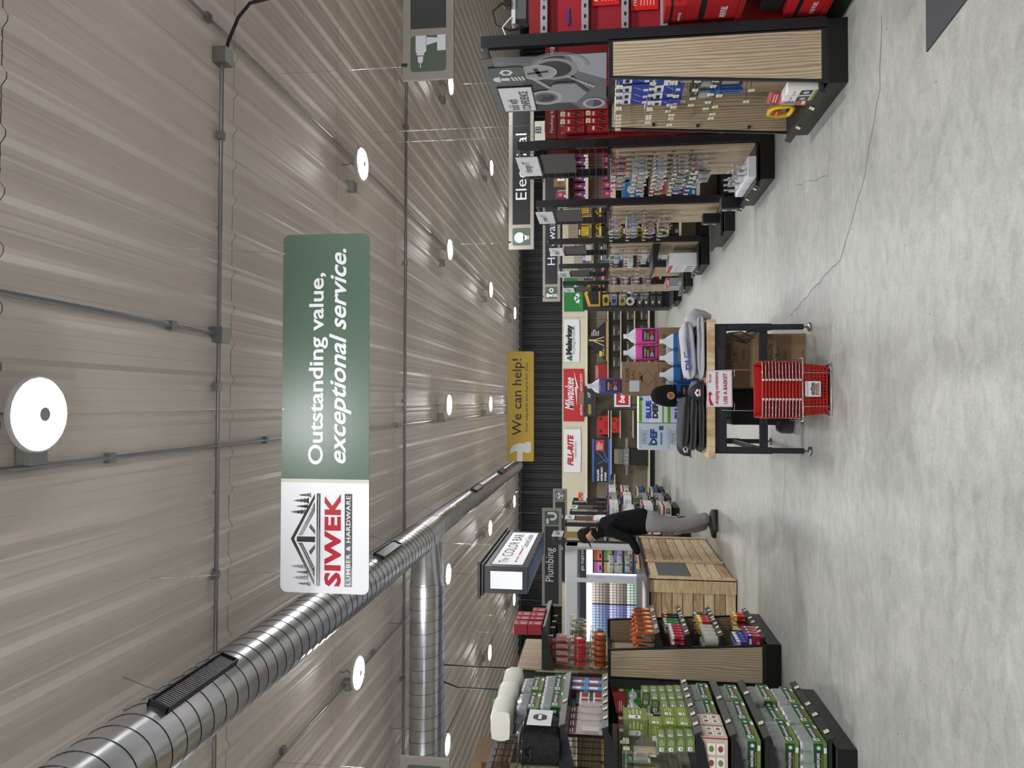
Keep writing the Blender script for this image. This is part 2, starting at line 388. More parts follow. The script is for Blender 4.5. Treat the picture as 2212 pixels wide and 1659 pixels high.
# ================================================================ HANGING SIGNS
def hang_wires(o, F, xs, top, ztop, tilt=.25):
    for x_ in xs:
        mb = MB(); o_, ax, ay, n_ = F; p = o_ + ax * x_ + ay * top
        mb.tube([tuple(p + n_ * -.003 + ay * -.03), tuple(p + ay * .02)], .003, WIRE, 4)
        mb.tube([tuple(p), tuple(V((p.x, p.y - tilt, ztop)))], .0016, WIRE, 4); mb.build('hanging_wire', o)
def trees(mb, F, x, y, s, m, flip=1):
    for k, (dx_, sc) in enumerate(((0, .8), (.1, 1.0), (.2, .75), (.3, .95))):
        cx = x + dx_ * s * flip; hh = .32 * sc * s; y0 = y + (0.03 + k * .03 * 1) * s
        for i in range(4):
            a = hh * (.18 + .2 * i); mb.poly(F, [(cx - .06 * s * sc * (1 - i * .2), y0 + a), (cx + .06 * s * sc * (1 - i * .2), y0 + a), (cx, y0 + a + hh * .34)], m, .003)
def siwek(mb, F, x, y, s, simple=False):
    """timber-truss logo, s = width"""
    K = INK; R_ = C(178, 28, 48)
    T = lambda pts, m=K, o=.003: mb.poly(F, [(x + a * s, y + b * s) for a, b in pts], m, o)
    T([(0, .36), (1, .36), (1, .405), (0, .405)])
    for f in (1, -1):
        g = lambda a: a if f == 1 else 1 - a
        T([(g(0), .425), (g(.06), .425), (g(.5), .66), (g(.5), .70)])
        T([(g(.09), .425), (g(.2), .425), (g(.46), .565), (g(.46), .615)])
        T([(g(.47), .42), (g(.5), .42), (g(.5), .63), (g(.47), .63)])
        T([(g(.33), .47), (g(.37), .49), (g(.45), .42), (g(.40), .42)])
        if not simple:
            W = WHT
            T([(g(.13), .437), (g(.145), .437), (g(.44), .595), (g(.44), .602)], W, .0035)
            T([(g(.18), .437), (g(.19), .437), (g(.44), .572), (g(.44), .578)], W, .0035)
    if not simple: T([(0.02, .382), (.98, .382), (.98, .387), (.02, .387)], WHT, .0035)
    trees(mb, F, x + .02 * s, y + .42 * s, s * .62, K, 1); trees(mb, F, x + .98 * s, y + .42 * s, s * .62, K, -1)
    mb.text(F, 'SIWEK', x, y + .125 * s, R_, h=.19 * s, wd=s, bold=.045, off=.004, sp=1.08)
    mb.rect(F, x, y, x + s, y + .085 * s, K, .003)
    mb.text(F, 'LUMBER & HARDWARE', x + .02 * s, y + .018 * s, WHT, h=.05 * s, wd=.96 * s, bold=.02, off=.004, sp=1.1)
def frame_from(p00, p10):
    a = (p10 - p00); L = a.length; return fr(p00, a / L, (0, 0, 1)), L
# large green sign
YS = 4.82
FS, L = frame_from(PX(797, 1285, Y=YS - .06), PX(798, 503, Y=YS + .04)); hs = (PX(609, 900, Y=YS) - PX(797, 900, Y=YS)).z
sg = empty('hanging_sign', (0, 0, 0), 0, 'large green and white hanging sign reading Outstanding value, exceptional service', 'sign')
mb = MB(); r = .045; GS = M('banner_green', (78, 100, 84), .4); k = L / 782
mb.rrect(FS, 0, 0, L, hs, r, GS, -.006, .006); mb.build('green_board', sg)
xw = (1285 - 1046) * k
pts = [(r + r * math.cos(a), r + r * math.sin(a)) for a in [PI + PI / 2 * i / 5 for i in range(6)]] + [(xw, 0), (xw, hs)] + [(r + r * math.cos(a), hs - r + r * math.sin(a)) for a in [PI / 2 + PI / 2 * i / 5 for i in range(6)]]
mb = MB(); mb.prism(FS, pts, .003, C(236, 238, 244, .4)); mb.rect(FS, xw - .012, 0, xw + .012, hs, C(205, 203, 192), .0032)
siwek(mb, FS, (1285 - 1270) * k, (797 - 760) * k, (1270 - 1073) * k); mb.build('logo_panel', sg)
mb = MB()
mb.text(FS, 'Outstanding value,', (1285 - 1011) * k, (797 - 704) * k, WHT, h=44 * k, wd=(1011 - 590) * k, bold=.018, off=.003, res=4)
mb.text(FS, 'exceptional service.', (1285 - 1008) * k, (797 - 757) * k, WHT, h=50 * k, wd=(1008 - 537) * k, shear=.32, bold=.018, off=.003, res=4)
mb.build('lettering', sg)
hang_wires(sg, FS, [(1285 - y) * k for y in (1243, 891, 545)], hs, CZ, .3)
# yellow sign
YS = 16.2; k = YS / FPX * 1.0
FS, L = frame_from(PX(1153, 997, Y=YS), PX(1153, 759, Y=YS)); k = L / 238; hs = 58 * k
sg = empty('hanging_sign', (0, 0, 0), 0, 'yellow hanging sign with white hammer reading We can help', 'sign')
mb = MB(); mb.rrect(FS, 0, 0, L, hs, .03, C(206, 172, 60, .5), -.01, .01); mb.build('yellow_board', sg)
mb = MB(); mb.text(FS, 'We can help!', (997 - 941) * k, (1153 - 1133) * k, INK, h=27 * k, wd=166 * k, off=.004, bold=.005)
mb.text(FS, 'Our experts are here for you', (997 - 934) * k, (1153 - 1142) * k, INK, h=8 * k, wd=150 * k, off=.004); mb.build('lettering', sg)
W_ = C(235, 236, 238)
mb = MB(); mb.poly(FS, [(0, 24 * k), (20 * k, 24 * k), (20 * k, 36 * k), (0, 36 * k)], W_, .004)
mb.poly(FS, [(20 * k, 6 * k), (42 * k, 6 * k), (42 * k, 17 * k), (39 * k, 19 * k), (39 * k, 33 * k), (36 * k, 42 * k), (30 * k, 49 * k), (18 * k, 52 * k), (16 * k, 50 * k), (21 * k, 43 * k), (22 * k, 36 * k), (20 * k, 34 * k), (20 * k, 20 * k), (18 * k, 16 * k)], W_, .0045)
mb.build('hammer_icon', sg)
hang_wires(sg, FS, (.3, L - .3), hs, CZ, .1)
# department signs
def icon(mb, F, kind, x, y, s):
    W = C(222, 226, 234)
    mb.rrect(F, x, y, x + s, y + s, s * .1, SGRN, .004); P_ = lambda pts: mb.poly(F, [(x + a * s, y + b * s) for a, b in pts], W, .006)
    if kind == 'bulb':
        mb.ell(F, x + .45 * s, y + .6 * s, .3 * s, .3 * s, W, .006); P_([(.28, .38), (.62, .38), (.56, .2), (.34, .2)])
        for i in range(3): P_([(.34, .06 + i * .05), (.56, .06 + i * .05), (.56, .085 + i * .05), (.34, .085 + i * .05)])
    if kind == 'bolt':
        mb.ring(F, x + .7 * s, y + .5 * s, .1 * s, .2 * s, W, .006, 6, PI / 2, PI / 2 + 2 * PI)
        P_([(.1, .72), (.45, .72), (.42, .86), (.34, .92), (.2, .92), (.13, .86)]); P_([(.18, .45), (.36, .45), (.36, .7), (.18, .7)])
        for i in range(4): P_([(.15, .36 - i * .1), (.4, .42 - i * .1), (.4, .36 - i * .1), (.15, .3 - i * .1)])
    if kind == 'pipe':
        mb.ring(F, x + .62 * s, y + .42 * s, .13 * s, .3 * s, W, .006, 12, PI, 2 * PI); P_([(.75, .42), (.92, .42), (.92, .8), (.75, .8)]); P_([(.32, .42), (.49, .42), (.49, .62), (.32, .62)])
        P_([(.08, .72), (.45, .72), (.45, .9), (.08, .9)])
    if kind == 'fan':
        mb.ring(F, x + .5 * s, y + .5 * s, .36 * s, .42 * s, W, .006, 24)
        for i in range(3):
            a = 2 * PI * i / 3 + .5; mb.ell(F, x + .5 * s + .17 * s * math.cos(a), y + .5 * s + .17 * s * math.sin(a), .13 * s, .13 * s, W, .006, 14)
    if kind == 'drill':
        P_([(1, .55), (1, .85), (.55, .85), (.52, .82), (.45, .82), (.44, .62), (.52, .6), (.56, .55)]); P_([(.42, .64), (.42, .79), (.28, .79), (.22, .74), (.22, .69), (.28, .64)]); P_([(.2, .7), (.2, .73), (.1, .73), (.1, .7)])
        P_([(.72, .56), (.95, .56), (.92, .24), (.8, .24)]); P_([(.56, 0), (1, 0), (1, .24), (.56, .24)])
def dept(px0, px1, word, kind, label, YS=None, icon_left=True, tw=None, ox=.0):
    """px0 = lower left corner (x,y in the photo), px1 = lower right corner, YS = distance"""
    FS, L = frame_from(PX(px0[0], px0[1], Y=YS), PX(px1[0], px1[1], Y=YS)); hs = .46
    sg = empty('department_sign', (0, 0, 0), 0, label, 'sign')
    mb = MB(); mb.prism(FS, [(0, 0), (L, 0), (L, hs), (0, hs)], .03, TAN, -.03); mb.build('frame', sg)
    a = .07; s_ = hs - 2 * a; mb = MB(); icon(mb, FS, kind, a, a, s_); mb.build('icon', sg)
    mb = MB(); mb.prism(FS, [(2 * a * .75 + s_ + .03, a), (L - a * .7, a), (L - a * .7, hs - a), (2 * a * .75 + s_ + .03, hs - a)], .004, C(34, 35, 40, .5)); mb.build('name_panel', sg)
    if word:
        mb = MB(); mb.text(FS, word, a * 2 + s_ + ox, .13, WHT, h=(.25 if 'g' in word else .2), wd=tw, off=.008); mb.build('lettering', sg)
    hang_wires(sg, FS, (.12, L - .12), hs, CZ, 0)
    mb = MB()
    for x_ in (.12, L - .14): mb.prism(FS, [(x_, hs - .04), (x_ + .03, hs - .04), (x_ + .03, hs + .012), (x_, hs + .012)], .004, INK)
    mb.build('clip', sg)
dept((1153, 538), (1153, 160), 'Electrical', 'bulb', 'dark hanging sign reading Electrical with a light bulb icon', 13.3, tw=1.22, ox=.45)
dept((1210, 651), (1210, 380), 'Hardware', 'bolt', 'dark hanging sign reading Hardware with nut and bolt icon', 19.2, tw=1.3, ox=.5)
dept((980, 168), (980, -190), None, 'drill', 'hanging department sign with a white drill icon on green', 6.3)
YP = 16.6
FS, L = frame_from(PX(1213, 1310, Y=YP), PX(1213, 1098, Y=YP)); hs = .44
def dept_r(FS, L, hs, word, kind, label, x0, tw):
    sg = empty('department_sign', (0, 0, 0), 0, label, 'sign'); a = .065; s_ = hs - 2 * a
    mb = MB(); mb.prism(FS, [(0, 0), (L, 0), (L, hs), (0, hs)], .03, TAN, -.03); mb.build('frame', sg)
    mb = MB(); icon(mb, FS, kind, L - a - s_, a, s_); mb.build('icon', sg)
    mb = MB(); mb.prism(FS, [(a * .8, a), (L - 2 * a * .75 - s_, a), (L - 2 * a * .75 - s_, hs - a), (a * .8, hs - a)], .004, C(34, 35, 40, .5)); mb.build('name_panel', sg)
    if word: mb = MB(); mb.text(FS, word, x0, .12, WHT, h=.24, wd=tw, off=.008); mb.build('lettering', sg)
    hang_wires(sg, FS, (.12, L - .12), hs, CZ, 0)
dept_r(FS, L, hs, 'Plumbing', 'pipe', 'dark hanging sign reading Plumbing with a pipe icon', .55, .75)
FS, L = frame_from(PX(1225, 1260, Y=22), PX(1225, 1056, Y=22))
dept_r(FS, L, .42, 'Heating & Cooling', 'fan', 'dark hanging sign reading Heating & Cooling with a fan icon', .42, 1.6)
FS, L = frame_from(PX(971, 1800, Y=6.3), PX(971, 1641, Y=6.3))
dept_r(FS, L, .44, None, 'pipe', 'corner of a tan framed hanging sign below the branch duct', 0, 1)
# colour bar sign box
cb = empty('hanging_box_sign', (0, 0, 0), 0, 'dark blue hanging box sign with backlit white panels above the wooden counter', 'sign')
xr = -2.36; y0, y1 = 10.45, 13.3; zb, zt = 2.69, 3.3; NAV = C(44, 52, 66, .4)
mb = MB(); mb.box((xr - .38, y0, zb), (xr, y1, zt), NAV, .006); mb.build('body', cb)
mb = MB(); 
for e, z0, z1 in ((.0, zt - .01, zt + .02), (.03, zt + .02, zt + .06), (.07, zt + .06, zt + .1)): mb.box((xr - .38 - e, y0 - e, z0), (xr + e, y1 + e, z1), C(38, 40, 44, .4), .004)
mb.build('cornice', cb)
PW = M('backlit_white', (240, 242, 246), .5, emit=.25)
mb = MB(); F = F_cam(xr - .38, y0, zb); mb.rect(F, .05, .06, .33, .55, C(20, 22, 26), .001); mb.rect(F, .065, .075, .315, .535, PW, .003); mb.build('end_panel', cb)
F = F_left(xr, y0, zb); mb = MB(); mb.rect(F, .1, .07, 2.75, .56, C(24, 26, 30), .001); mb.rect(F, .14, .09, 2.71, .54, PW, .003)
mb.text(F, 'The', .25, .33, INK, h=.13, wd=.32, shear=.2, off=.005); mb.text(F, 'COLOR BAR', .7, .31, INK, h=.17, wd=1.85, off=.005, bold=.006)
mb.rect(F, .3, .2, .42, .225, C(40, 60, 130), .005); mb.rect(F, .46, .2, .72, .225, C(110, 160, 200), .005); mb.rect(F, .8, .2, 1.35, .225, C(190, 50, 60), .005)
mb.text(F, 'Choose with Confidence', 1.4, .15, INK, h=.11, wd=1.15, shear=.3, off=.005); mb.build('side_panel', cb)
mb = MB(); mb.box((xr - .3, y0 + .1, zb - .006), (xr - .05, y1 - .1, zb), C(30, 90, 150)); mb.build('bottom_panel', cb)
mb = MB()
for y in (y0 + .3, y1 - .3): mb.tube([(xr - .19, y, zt), (xr - .19, y, CZ)], .003, WIRE, 4)
mb.build('hanging_wire', cb)
# ================================================================ SHELVING
def wood(name, c1, c2, scale, ns=3.0, dist=1.2):
    return noise_col(M(name, c2, .5), c1, c2, scale, ns, 6, dist=dist, lo=.3, hi=.7)
PEGW = wood('wood_backing', (166, 148, 122), (196, 180, 154), (2, 2, .25), 4)
PEG = M('peg_holes', (96, 84, 68), .7)
BEIGE = C(176, 170, 152, .6)
def wing_wood(flip):
    m = M('wing_laminate' + flip, (190, 172, 145), .5); n, l, b = nodes(m)
    tc = n.new('ShaderNodeTexCoord'); mp = n.new('ShaderNodeMapping'); mp.inputs['Scale'].default_value = (13, 13, 1.5)
    no = n.new('ShaderNodeTexNoise'); no.inputs['Scale'].default_value = 1.3; no.inputs['Detail'].default_value = 3
    wv = n.new('ShaderNodeTexWave'); wv.wave_type = 'BANDS'; wv.bands_direction = 'X'; wv.inputs['Scale'].default_value = 1.1; wv.inputs['Distortion'].default_value = 10; wv.inputs['Detail'].default_value = 3; wv.inputs['Detail Scale'].default_value = .7
    cr = n.new('ShaderNodeValToRGB'); e = cr.color_ramp.elements
    e[0].color = (lin(160), lin(142), lin(118), 1); e[1].color = (lin(198), lin(182), lin(156), 1); e[0].position = .1; e[1].position = .8
    l.new(tc.outputs['Object'], mp.inputs[0]); l.new(mp.outputs[0], wv.inputs['Vector']); l.new(wv.outputs['Fac'], cr.inputs[0]); l.new(cr.outputs[0], b.inputs['Base Color'])
    return m
WING = wing_wood('')
class Side:
    """s=1: stands right of the aisle and faces -X; s=-1: stands left and faces +X. u = depth into the unit from the kick plate."""
    def __init__(k, s, xf, y0, w=.98): k.s = s; k.xf = xf; k.y0 = y0; k.w = w; k.y1 = y0 + w
    def X(k, u): return k.xf + k.s * u
    def box(k, mb, u0, u1, y0, y1, z0, z1, m, bev=0): mb.box((k.X(u0), y0, z0), (k.X(u1), y1, z1), m, bev)
    def F(k, u, z=0):
        return F_right(k.X(u), k.y1, z) if k.s == 1 else F_left(k.X(u), k.y0, z)
    def rz(k): return -PI / 2 if k.s == 1 else PI / 2     # front (-Y) of a product turned to the aisle
def price_tags(parent, E, z, ys, u=-.085, name='price_tag', c=TAG):
    for y in ys:
        mb = MB(); F = E.F(u, z); a = (E.y1 - y) if E.s == 1 else (y - E.y0)
        o, ax, ay, n_ = F; F2 = (o + ax * a, ax, (ay * .9 + n_ * -.43).normalized(), n_)
        mb.prism(F2, [(-.02, -.016), (.02, -.016), (.02, .016), (-.02, .016)], .002, c); mb.line(F2, [(-.014, .006), (.014, .006)], .004, INK, .003); mb.line(F2, [(-.01, -.005), (.008, -.005)], .003, INK, .003)
        mb.build(name, parent)
def lip_shelf(E, par, z, u0=-.05, u1=.34, brackets=True, m=BLK, tags=None, seed=0):
    mb = MB(); E.box(mb, u0 + .015, u1, E.y0 + .02, E.y1 - .02, z - .02, z, m)
    # sloped price channel
    for y in (E.y0 + .02, E.y1 - .02): pass
    pts = [(u0 - .014, z - .032), (u0 + .015, z - .032), (u0 + .015, z + .012), (u0 + .005, z + .012)]
    vs = [(E.X(a), y, b) for y in (E.y0 + .015, E.y1 - .015) for a, b in pts]
    mb.add(vs, [(0, 1, 2, 3), (7, 6, 5, 4), (0, 4, 5, 1), (1, 5, 6, 2), (2, 6, 7, 3), (3, 7, 4, 0)], GRY)
    o = mb.build('shelf', par)
    if brackets:
        for y in (E.y0 + .012, E.y1 - .02):
            mb = MB(); vs = [(E.X(a), yy, b) for yy in (y, y + .008) for a, b in ((u0 + .01, z - .02), (u1, z - .02), (u1, z - .12), (u0 + .06, z - .05))]
            mb.add(vs, [(0, 1, 2, 3), (7, 6, 5, 4), (0, 4, 5, 1), (1, 5, 6, 2), (2, 6, 7, 3), (3, 7, 4, 0)], BLK); mb.build('bracket', o)
    if tags: 
        r = random.Random(seed); k = tags; ys = [E.y0 + .06 + (E.w - .12) * (i + r.uniform(.2, .8)) / k for i in range(k)]
        price_tags(o, E, z - .01, ys, u0 - .009)
    return o
def endcap(E, label, top=2.47, wing=False, peg=True, header='grid', frame_mid=True, tags=3, panel_m=PEGW):
    e = empty('endcap_display', (0, 0, 0), 0, label, 'store shelving', None)
    mb = MB(); E.box(mb, 0, .44, E.y0, E.y1, 0, .13, BLK2, .004); mb.build('kick_base', e)
    lip_shelf(E, e, .17, tags=tags, seed=int(E.y0 * 10), brackets=False)
    mb = MB(); E.box(mb, .345, .365, E.y0 + .04, E.y1 - .04, .17, 1.56, panel_m)
    F = E.F(.344)
    if peg:
        z = .24
        while z < 1.54:
            a = .08
            while a < E.w - .06: mb.rect(F, a, z, a + .006, z + .008, PEG, .0008); a += .0254 * (2 if E.y0 > 8 else 1.5)
            z += .0254 * (2 if E.y0 > 8 else 1.5)
    mb.build('back_panel', e)
    for y in (E.y0, E.y1 - .05):
        mb = MB(); E.box(mb, .37, .455, y, y + .05, .13, top, BLK, .003)
        z = .2
        while z < top - .05: E.box(mb, .366, .37, y + .02, y + .028, z, z + .02, INK); z += .04
        mb.build('upright_post', e)
    mb = MB(); E.box(mb, .3, .38, E.y0 + .02, E.y1 - .02, 1.545, 1.575, BLK); mb.build('cross_rail', e); mb = MB(); E.box(mb, .375, .4, E.y0 + .05, E.y1 - .05, top - .04, top, BLK); mb.build('cross_rail', e)
    if wing:
        for y in (E.y0, E.y1 - .02):
            F = F_cam(0, y, 0); xs = lambda u: E.X(u)
            mb = MB(); mb.prism(F, [(xs(.11), 1.575), (xs(.38), 1.575), (xs(.38), .13), (xs(.01), .13)][::(1 if E.s == -1 else -1)], .02, BLK, -.02); q = mb.build('wing_frame', e)
            mb = MB(); mb.prism(F, [(xs(.125), 1.545), (xs(.36), 1.545), (xs(.36), .17), (xs(.03), .17)][::(1 if E.s == -1 else -1)], .022, WING, -.021); mb.build('wing_panel', q)
            if y != E.y0:
                for z in (.45, .85, 1.2):
                    mb = MB(); mb.box((E.X(.03 + z * .07), y - .03, z), (E.X(.05 + z * .07), y, z + .02), BLK, .003); mb.build('clip', q)
    if header == 'grid':
        mb = MB(); a = E.X(.37)
        z = 1.62
        while z < top - .03: mb.tube([(a, E.y0 + .04, z), (a, E.y1 - .04, z)], .003, GRY, 4); z += .075
        y = E.y0 + .1
        while y < E.y1 - .04: mb.tube([(a, y, 1.575), (a, y, top - .02)], .003, GRY, 4); y += .1
        mb.build('wire_grid', e)
    return e
def small_sign(E, par, word, y0, y1, z0=2.27, z1=2.49, dark=True, board=(58, 56, 56), shear=0):
    mb = MB(); F = E.F(.315, 0); f = (lambda y: E.y1 - y) if E.s == 1 else (lambda y: y - E.y0)
    a0, a1 = sorted((f(y0), f(y1)))
    o, ax, ay, n_ = F; t = V((0, 0, 1)) - n_ * -.0
    mb.prism(F, [(a0, z0), (a1, z0), (a1, z1), (a0, z1)], .006, C(226, 230, 238, .5), 0)
    mb.line(F, [(a0, z0 - .008), (a1, z0 - .008)], .016, INK, .008)
    s_ = mb.build('header_sign', par)
    if word:
        mb = MB(); mb.text(F, word, (a0 + a1) / 2, (z0 + z1) / 2 - .04, INK, h=.1, wd=(a1 - a0) * .58, off=.01, al='C', shear=.1); mb.build('lettering', s_)
    if dark:
        mb = MB(); mb.prism(F, [(a0 + .01, 1.9), (a1, 1.9), (a1, z0 - .02), (a0 + .01, z0 - .02)], .006, C(*board, .5), -.02); mb.build('header_board', par)
def run(s, xf, yc, L, label, shelves, top=2.3, color=BEIGE, x0=.47, base=True):
    """long gondola at right angles to the aisle, centre line at yc; shelves face the camera (and mirror at the back)"""
    g = empty('gondola_shelving', (0, 0, 0), 0, label, 'store shelving', None)
    xa, xb = xf + s * x0, xf + s * (x0 + L)
    mb = MB(); mb.box((xa, yc - .45, 0), (xb, yc + .45, .15), BLK2); mb.build('base_deck', g)
    mb = MB(); mb.box((xa, yc - .015, .15), (xb, yc + .015, top), color)
    F = F_cam(0, yc - .0155, 0); z = .3; a0, a1 = sorted((xa, xb))
    if color is BEIGE:
        while z < top - .03:
            a = a0 + .03
            while a < min(a1, a0 + 1.3) if s == 1 else a < a1: mb.rect(F, a, z, a + .008, z + .012, PEG, .0008); a += .05
            z += .05
    mb.build('back_panel', g)
    for z, d in shelves:
        mb = MB(); mb.box((xa, yc - d, z - .03), (xb, yc - .015, z), color); mb.box((xa, yc - d - .012, z - .035), (xb, yc - d, z + .005), C(214, 206, 182, .5)); mb.build('shelf', g)
    return g
# ---- right side displays
XR, XL = 2.12, -2.22
R = {}
names = ['with wood wing panels and the screw poster, nearest on the right', "under the 'change IT' sign", "under the 'power IT' sign", "under the third small white sign, with mask packs",
         'under the fourth small white sign on the right', 'under the farthest small white sign on the right']
ys = [5.07, 7.2, 9.35, 11.6, 13.75, 15.75]
tops = [2.47, 2.47, 2.48, 2.5, 2.46, 2.5]
signw = ['', 'change IT', 'power IT', 'make IT', 'build IT', 'fix IT']
for i, y in enumerate(ys):
    E = Side(1, XR, y); R[i] = E
    e = endcap(E, 'black framed endcap display ' + names[i], top=tops[i], wing=(i == 0), header=('none' if i == 0 else 'grid'), tags=(2, 3, 0, 3, 4, 3)[i]); R[i].e = e
    if i: small_sign(E, e, signw[i], y + .05, y + .66)
# R1 header: poster of screws and nuts
E = R[0]; F = E.F(.3, 0); Wd = E.w
mb = MB(); z0, z1 = 1.59, 2.47; a0, a1 = .0, .97
g = lambda v, r=.4: C(*[max(14, min(225, int((v - 66) * 1.55 + 44))) + q for q in (0, 3, 10)], r)
mb.prism(F, [(a0, z0), (a1, z0), (a1, z1), (a0, z1)], .006, g(66), 0)
T = lambda pts, m, o: mb.poly(F, [(a, z0 + b) for a, b in pts], m, o)
T([(0, 0), (.97, 0), (.97, .3), (.55, .22), (.25, .34), (0, .2)], g(104), .0065); T([(.55, 0), (.97, 0), (.97, .26), (.7, .2)], g(140), .007)
T([(0, .55), (.5, .62), (.97, .75), (.97, .88), (0, .88)], g(84), .0065)
for k in range(16): T([(.62 + k * .022, .48), (.632 + k * .022, .48), (.66 + k * .022, .8), (.645 + k * .022, .8)], g(170 - k * 4), .007)     # big thread
mb.ell(F, .76, z0 + .38, .17, .16, g(52), .0075); mb.ring(F, .76, z0 + .38, .13, .175, g(128), .008, 28)
for k in range(3): mb.ring(F, .8, z0 + .34, .17 + k * .02, .18 + k * .02, g(150 - 20 * k), .0078, 28, -1.6, 1.2)
mb.ell(F, .72, z0 + .5, .12, .14, g(160), .0085); mb.ell(F, .72, z0 + .5, .108, .128, g(138), .009)    # flat screw head
for q in (.2, 1.77):
    c_, s_ = math.cos(q), math.sin(q)
    T([(.72 + c_ * .07 - s_ * .016, .5 + s_ * .08 + c_ * .016), (.72 + c_ * .07 + s_ * .016, .5 + s_ * .08 - c_ * .016), (.72 - c_ * .07 + s_ * .016, .5 - s_ * .08 - c_ * .016), (.72 - c_ * .07 - s_ * .016, .5 - s_ * .08 + c_ * .016)], g(40), .0095)
for k in range(9): T([(.59 - k * .022, .50 - k * .013), (.64 - k * .022, .56 - k * .013), (.635 - k * .022, .57 - k * .013), (.58 - k * .022, .51 - k * .013)], g(176), .0095)  # its thread
T([(.36 + .2 * math.cos(a), .3 + .17 * math.sin(a)) for a in [PI / 6 + PI / 3 * k for k in range(6)]], g(74), .0098)      # hex nut
T([(.33 + .2 * math.cos(a), .32 + .17 * math.sin(a)) for a in [PI / 6 + PI / 3 * k for k in range(6)]], g(132), .0102)
mb.ell(F, .27, z0 + .48, .135, .135, g(150), .0105); mb.ell(F, .27, z0 + .48, .1, .1, g(108), .011); mb.ell(F, .27, z0 + .48, .075, .075, g(26), .0115)
for k in range(4): mb.ring(F, .27 + .006 * k, z0 + .48, .03 + k * .012, .034 + k * .012, g(120), .012, 20, -1, 2.2)
for k in range(7): T([(.42 + k * .03, .1 + k * .028), (.45 + k * .03, .08 + k * .03), (.47 + k * .03, .16 + k * .026)], g(160), .0103)  # star washer
mb.ell(F, .12, z0 + .1, .1, .09, g(150), .0103); mb.ell(F, .12, z0 + .1, .07, .065, g(80), .0107)
for k in range(5): mb.ring(F, .12, z0 + .1, .015 + .01 * k, .019 + .01 * k, g(140), .011, 14, 0, 3)
hd = mb.build('header_poster', e := R[0].e)
mb = MB(); F2 = E.F(.29, 0); icon(mb, F2, 'bolt', .58, z0 + .6, .26)
mb.prism(F2, [(.03, z0 + .565), (.5, z0 + .565), (.5, z0 + .84), (.03, z0 + .84)], .003, INK, 0); mb.rect(F2, .04, z0 + .575, .49, z0 + .83, WHT, .004)
mb.text(F2, 'build with', .06, z0 + .705, INK, h=.085, wd=.22, off=.006, shear=.0); mb.text(F2, 'CONFIDENCE', .06, z0 + .61, INK, h=.07, wd=.36, off=.006, bold=.01)
mb.build('header_plaque', hd)
# right runs
RUN = {}
for i, y in enumerate(ys):
    yc = y + .49
    if i == 0: continue
    RUN[i] = run(1, XR, yc, (6 if i < 3 else 3.5), ('shelving run behind the endcap ' + names[i].replace(', holding green and white packs', '')), [(.45, .4), (.8, .38), (1.15, .36), (1.5, .34), (1.85, .34)] if i != 1 else [(.5, .42), (.95, .4)], top=2.2, color=(BEIGE if i != 1 else C(120, 22, 26, .5)))
# near right run: red tool bays
g0 = empty('tool_shelving', (0, 0, 0), 0, 'red backed tool shelving bay with slotted grey rails at the far right edge', 'store shelving')
mb = MB(); mb.box((2.62, 5.1, 0), (6, 5.95, .15), BLK2); mb.box((2.62, 4.9, .0), (6, 5.1, .14), BLK2); mb.build('base_deck', g0)
mb = MB(); mb.box((2.60, 5.2, .15), (6, 5.24, 2.14), M('red_panel', (158, 26, 42), .5)); mb.box((2.6, 5.19, 2.0), (6, 5.2, 2.14), M('red_panel2', (140, 22, 28), .5)); mb.build('back_panel', g0)
for z, d in ((2.03, .06), (1.74, .05), (1.46, .05), (1.19, .05)):
    mb = MB(); mb.box((2.6, 5.2 - d, z - .025), (6, 5.2, z + .025), C(160, 162, 168, .35), .003); F = F_cam(2.6, 5.2 - d, z)
    for k in range(14): mb.ell(F, .04 + k * .075, 0, .016, .009, INK, .001, 12)
    q = mb.build('slotted_rail', g0)
    mb = MB(); mb.cyl((2.85, 5.2 - d - .01, z), (2.85, 5.2 - d, z), .012, GALV, 10); mb.build('bolt', q)
for z in (.16, .72): mb = MB(); mb.box((2.6, 4.86, z - .03), (6, 5.2, z), C(150, 24, 28)); mb.build('shelf', g0)
# things on its back: strip plug and wires
mb = MB(); mb.box((2.75, 5.2, 2.16), (3.4, 5.3, 2.24), C(90, 92, 96, .4), .004); mb.box((2.72, 5.2, 2.24), (3.2, 5.28, 2.27), WHT, .003)
o = mb.build('power_strip'); tag(o, 'grey and white power strip lying on top of the red tool shelving', 'power strip')
mb = MB(); mb.tube([(2.86, 5.19, 2.27), (2.86, 5.18, 2.34), (2.8, 5.17, 2.4), (2.7, 5.17, 2.38), (2.66, 5.18, 2.28), (2.68, 5.18, 2.15)], .008, INK, 6); mb.box((2.82, 5.15, 2.27), (2.9, 5.2, 2.32), INK, .006); mb.build('cord', o)
mb = MB(); mb.tube([(2.76, 5.19, 2.27), (2.68, 5.17, 2.33), (2.6, 5.16, 2.3), (2.57, 5.16, 2.2), (2.55, 5.16, 2.12)], .006, WHT, 6); mb.build('white_cord', o)
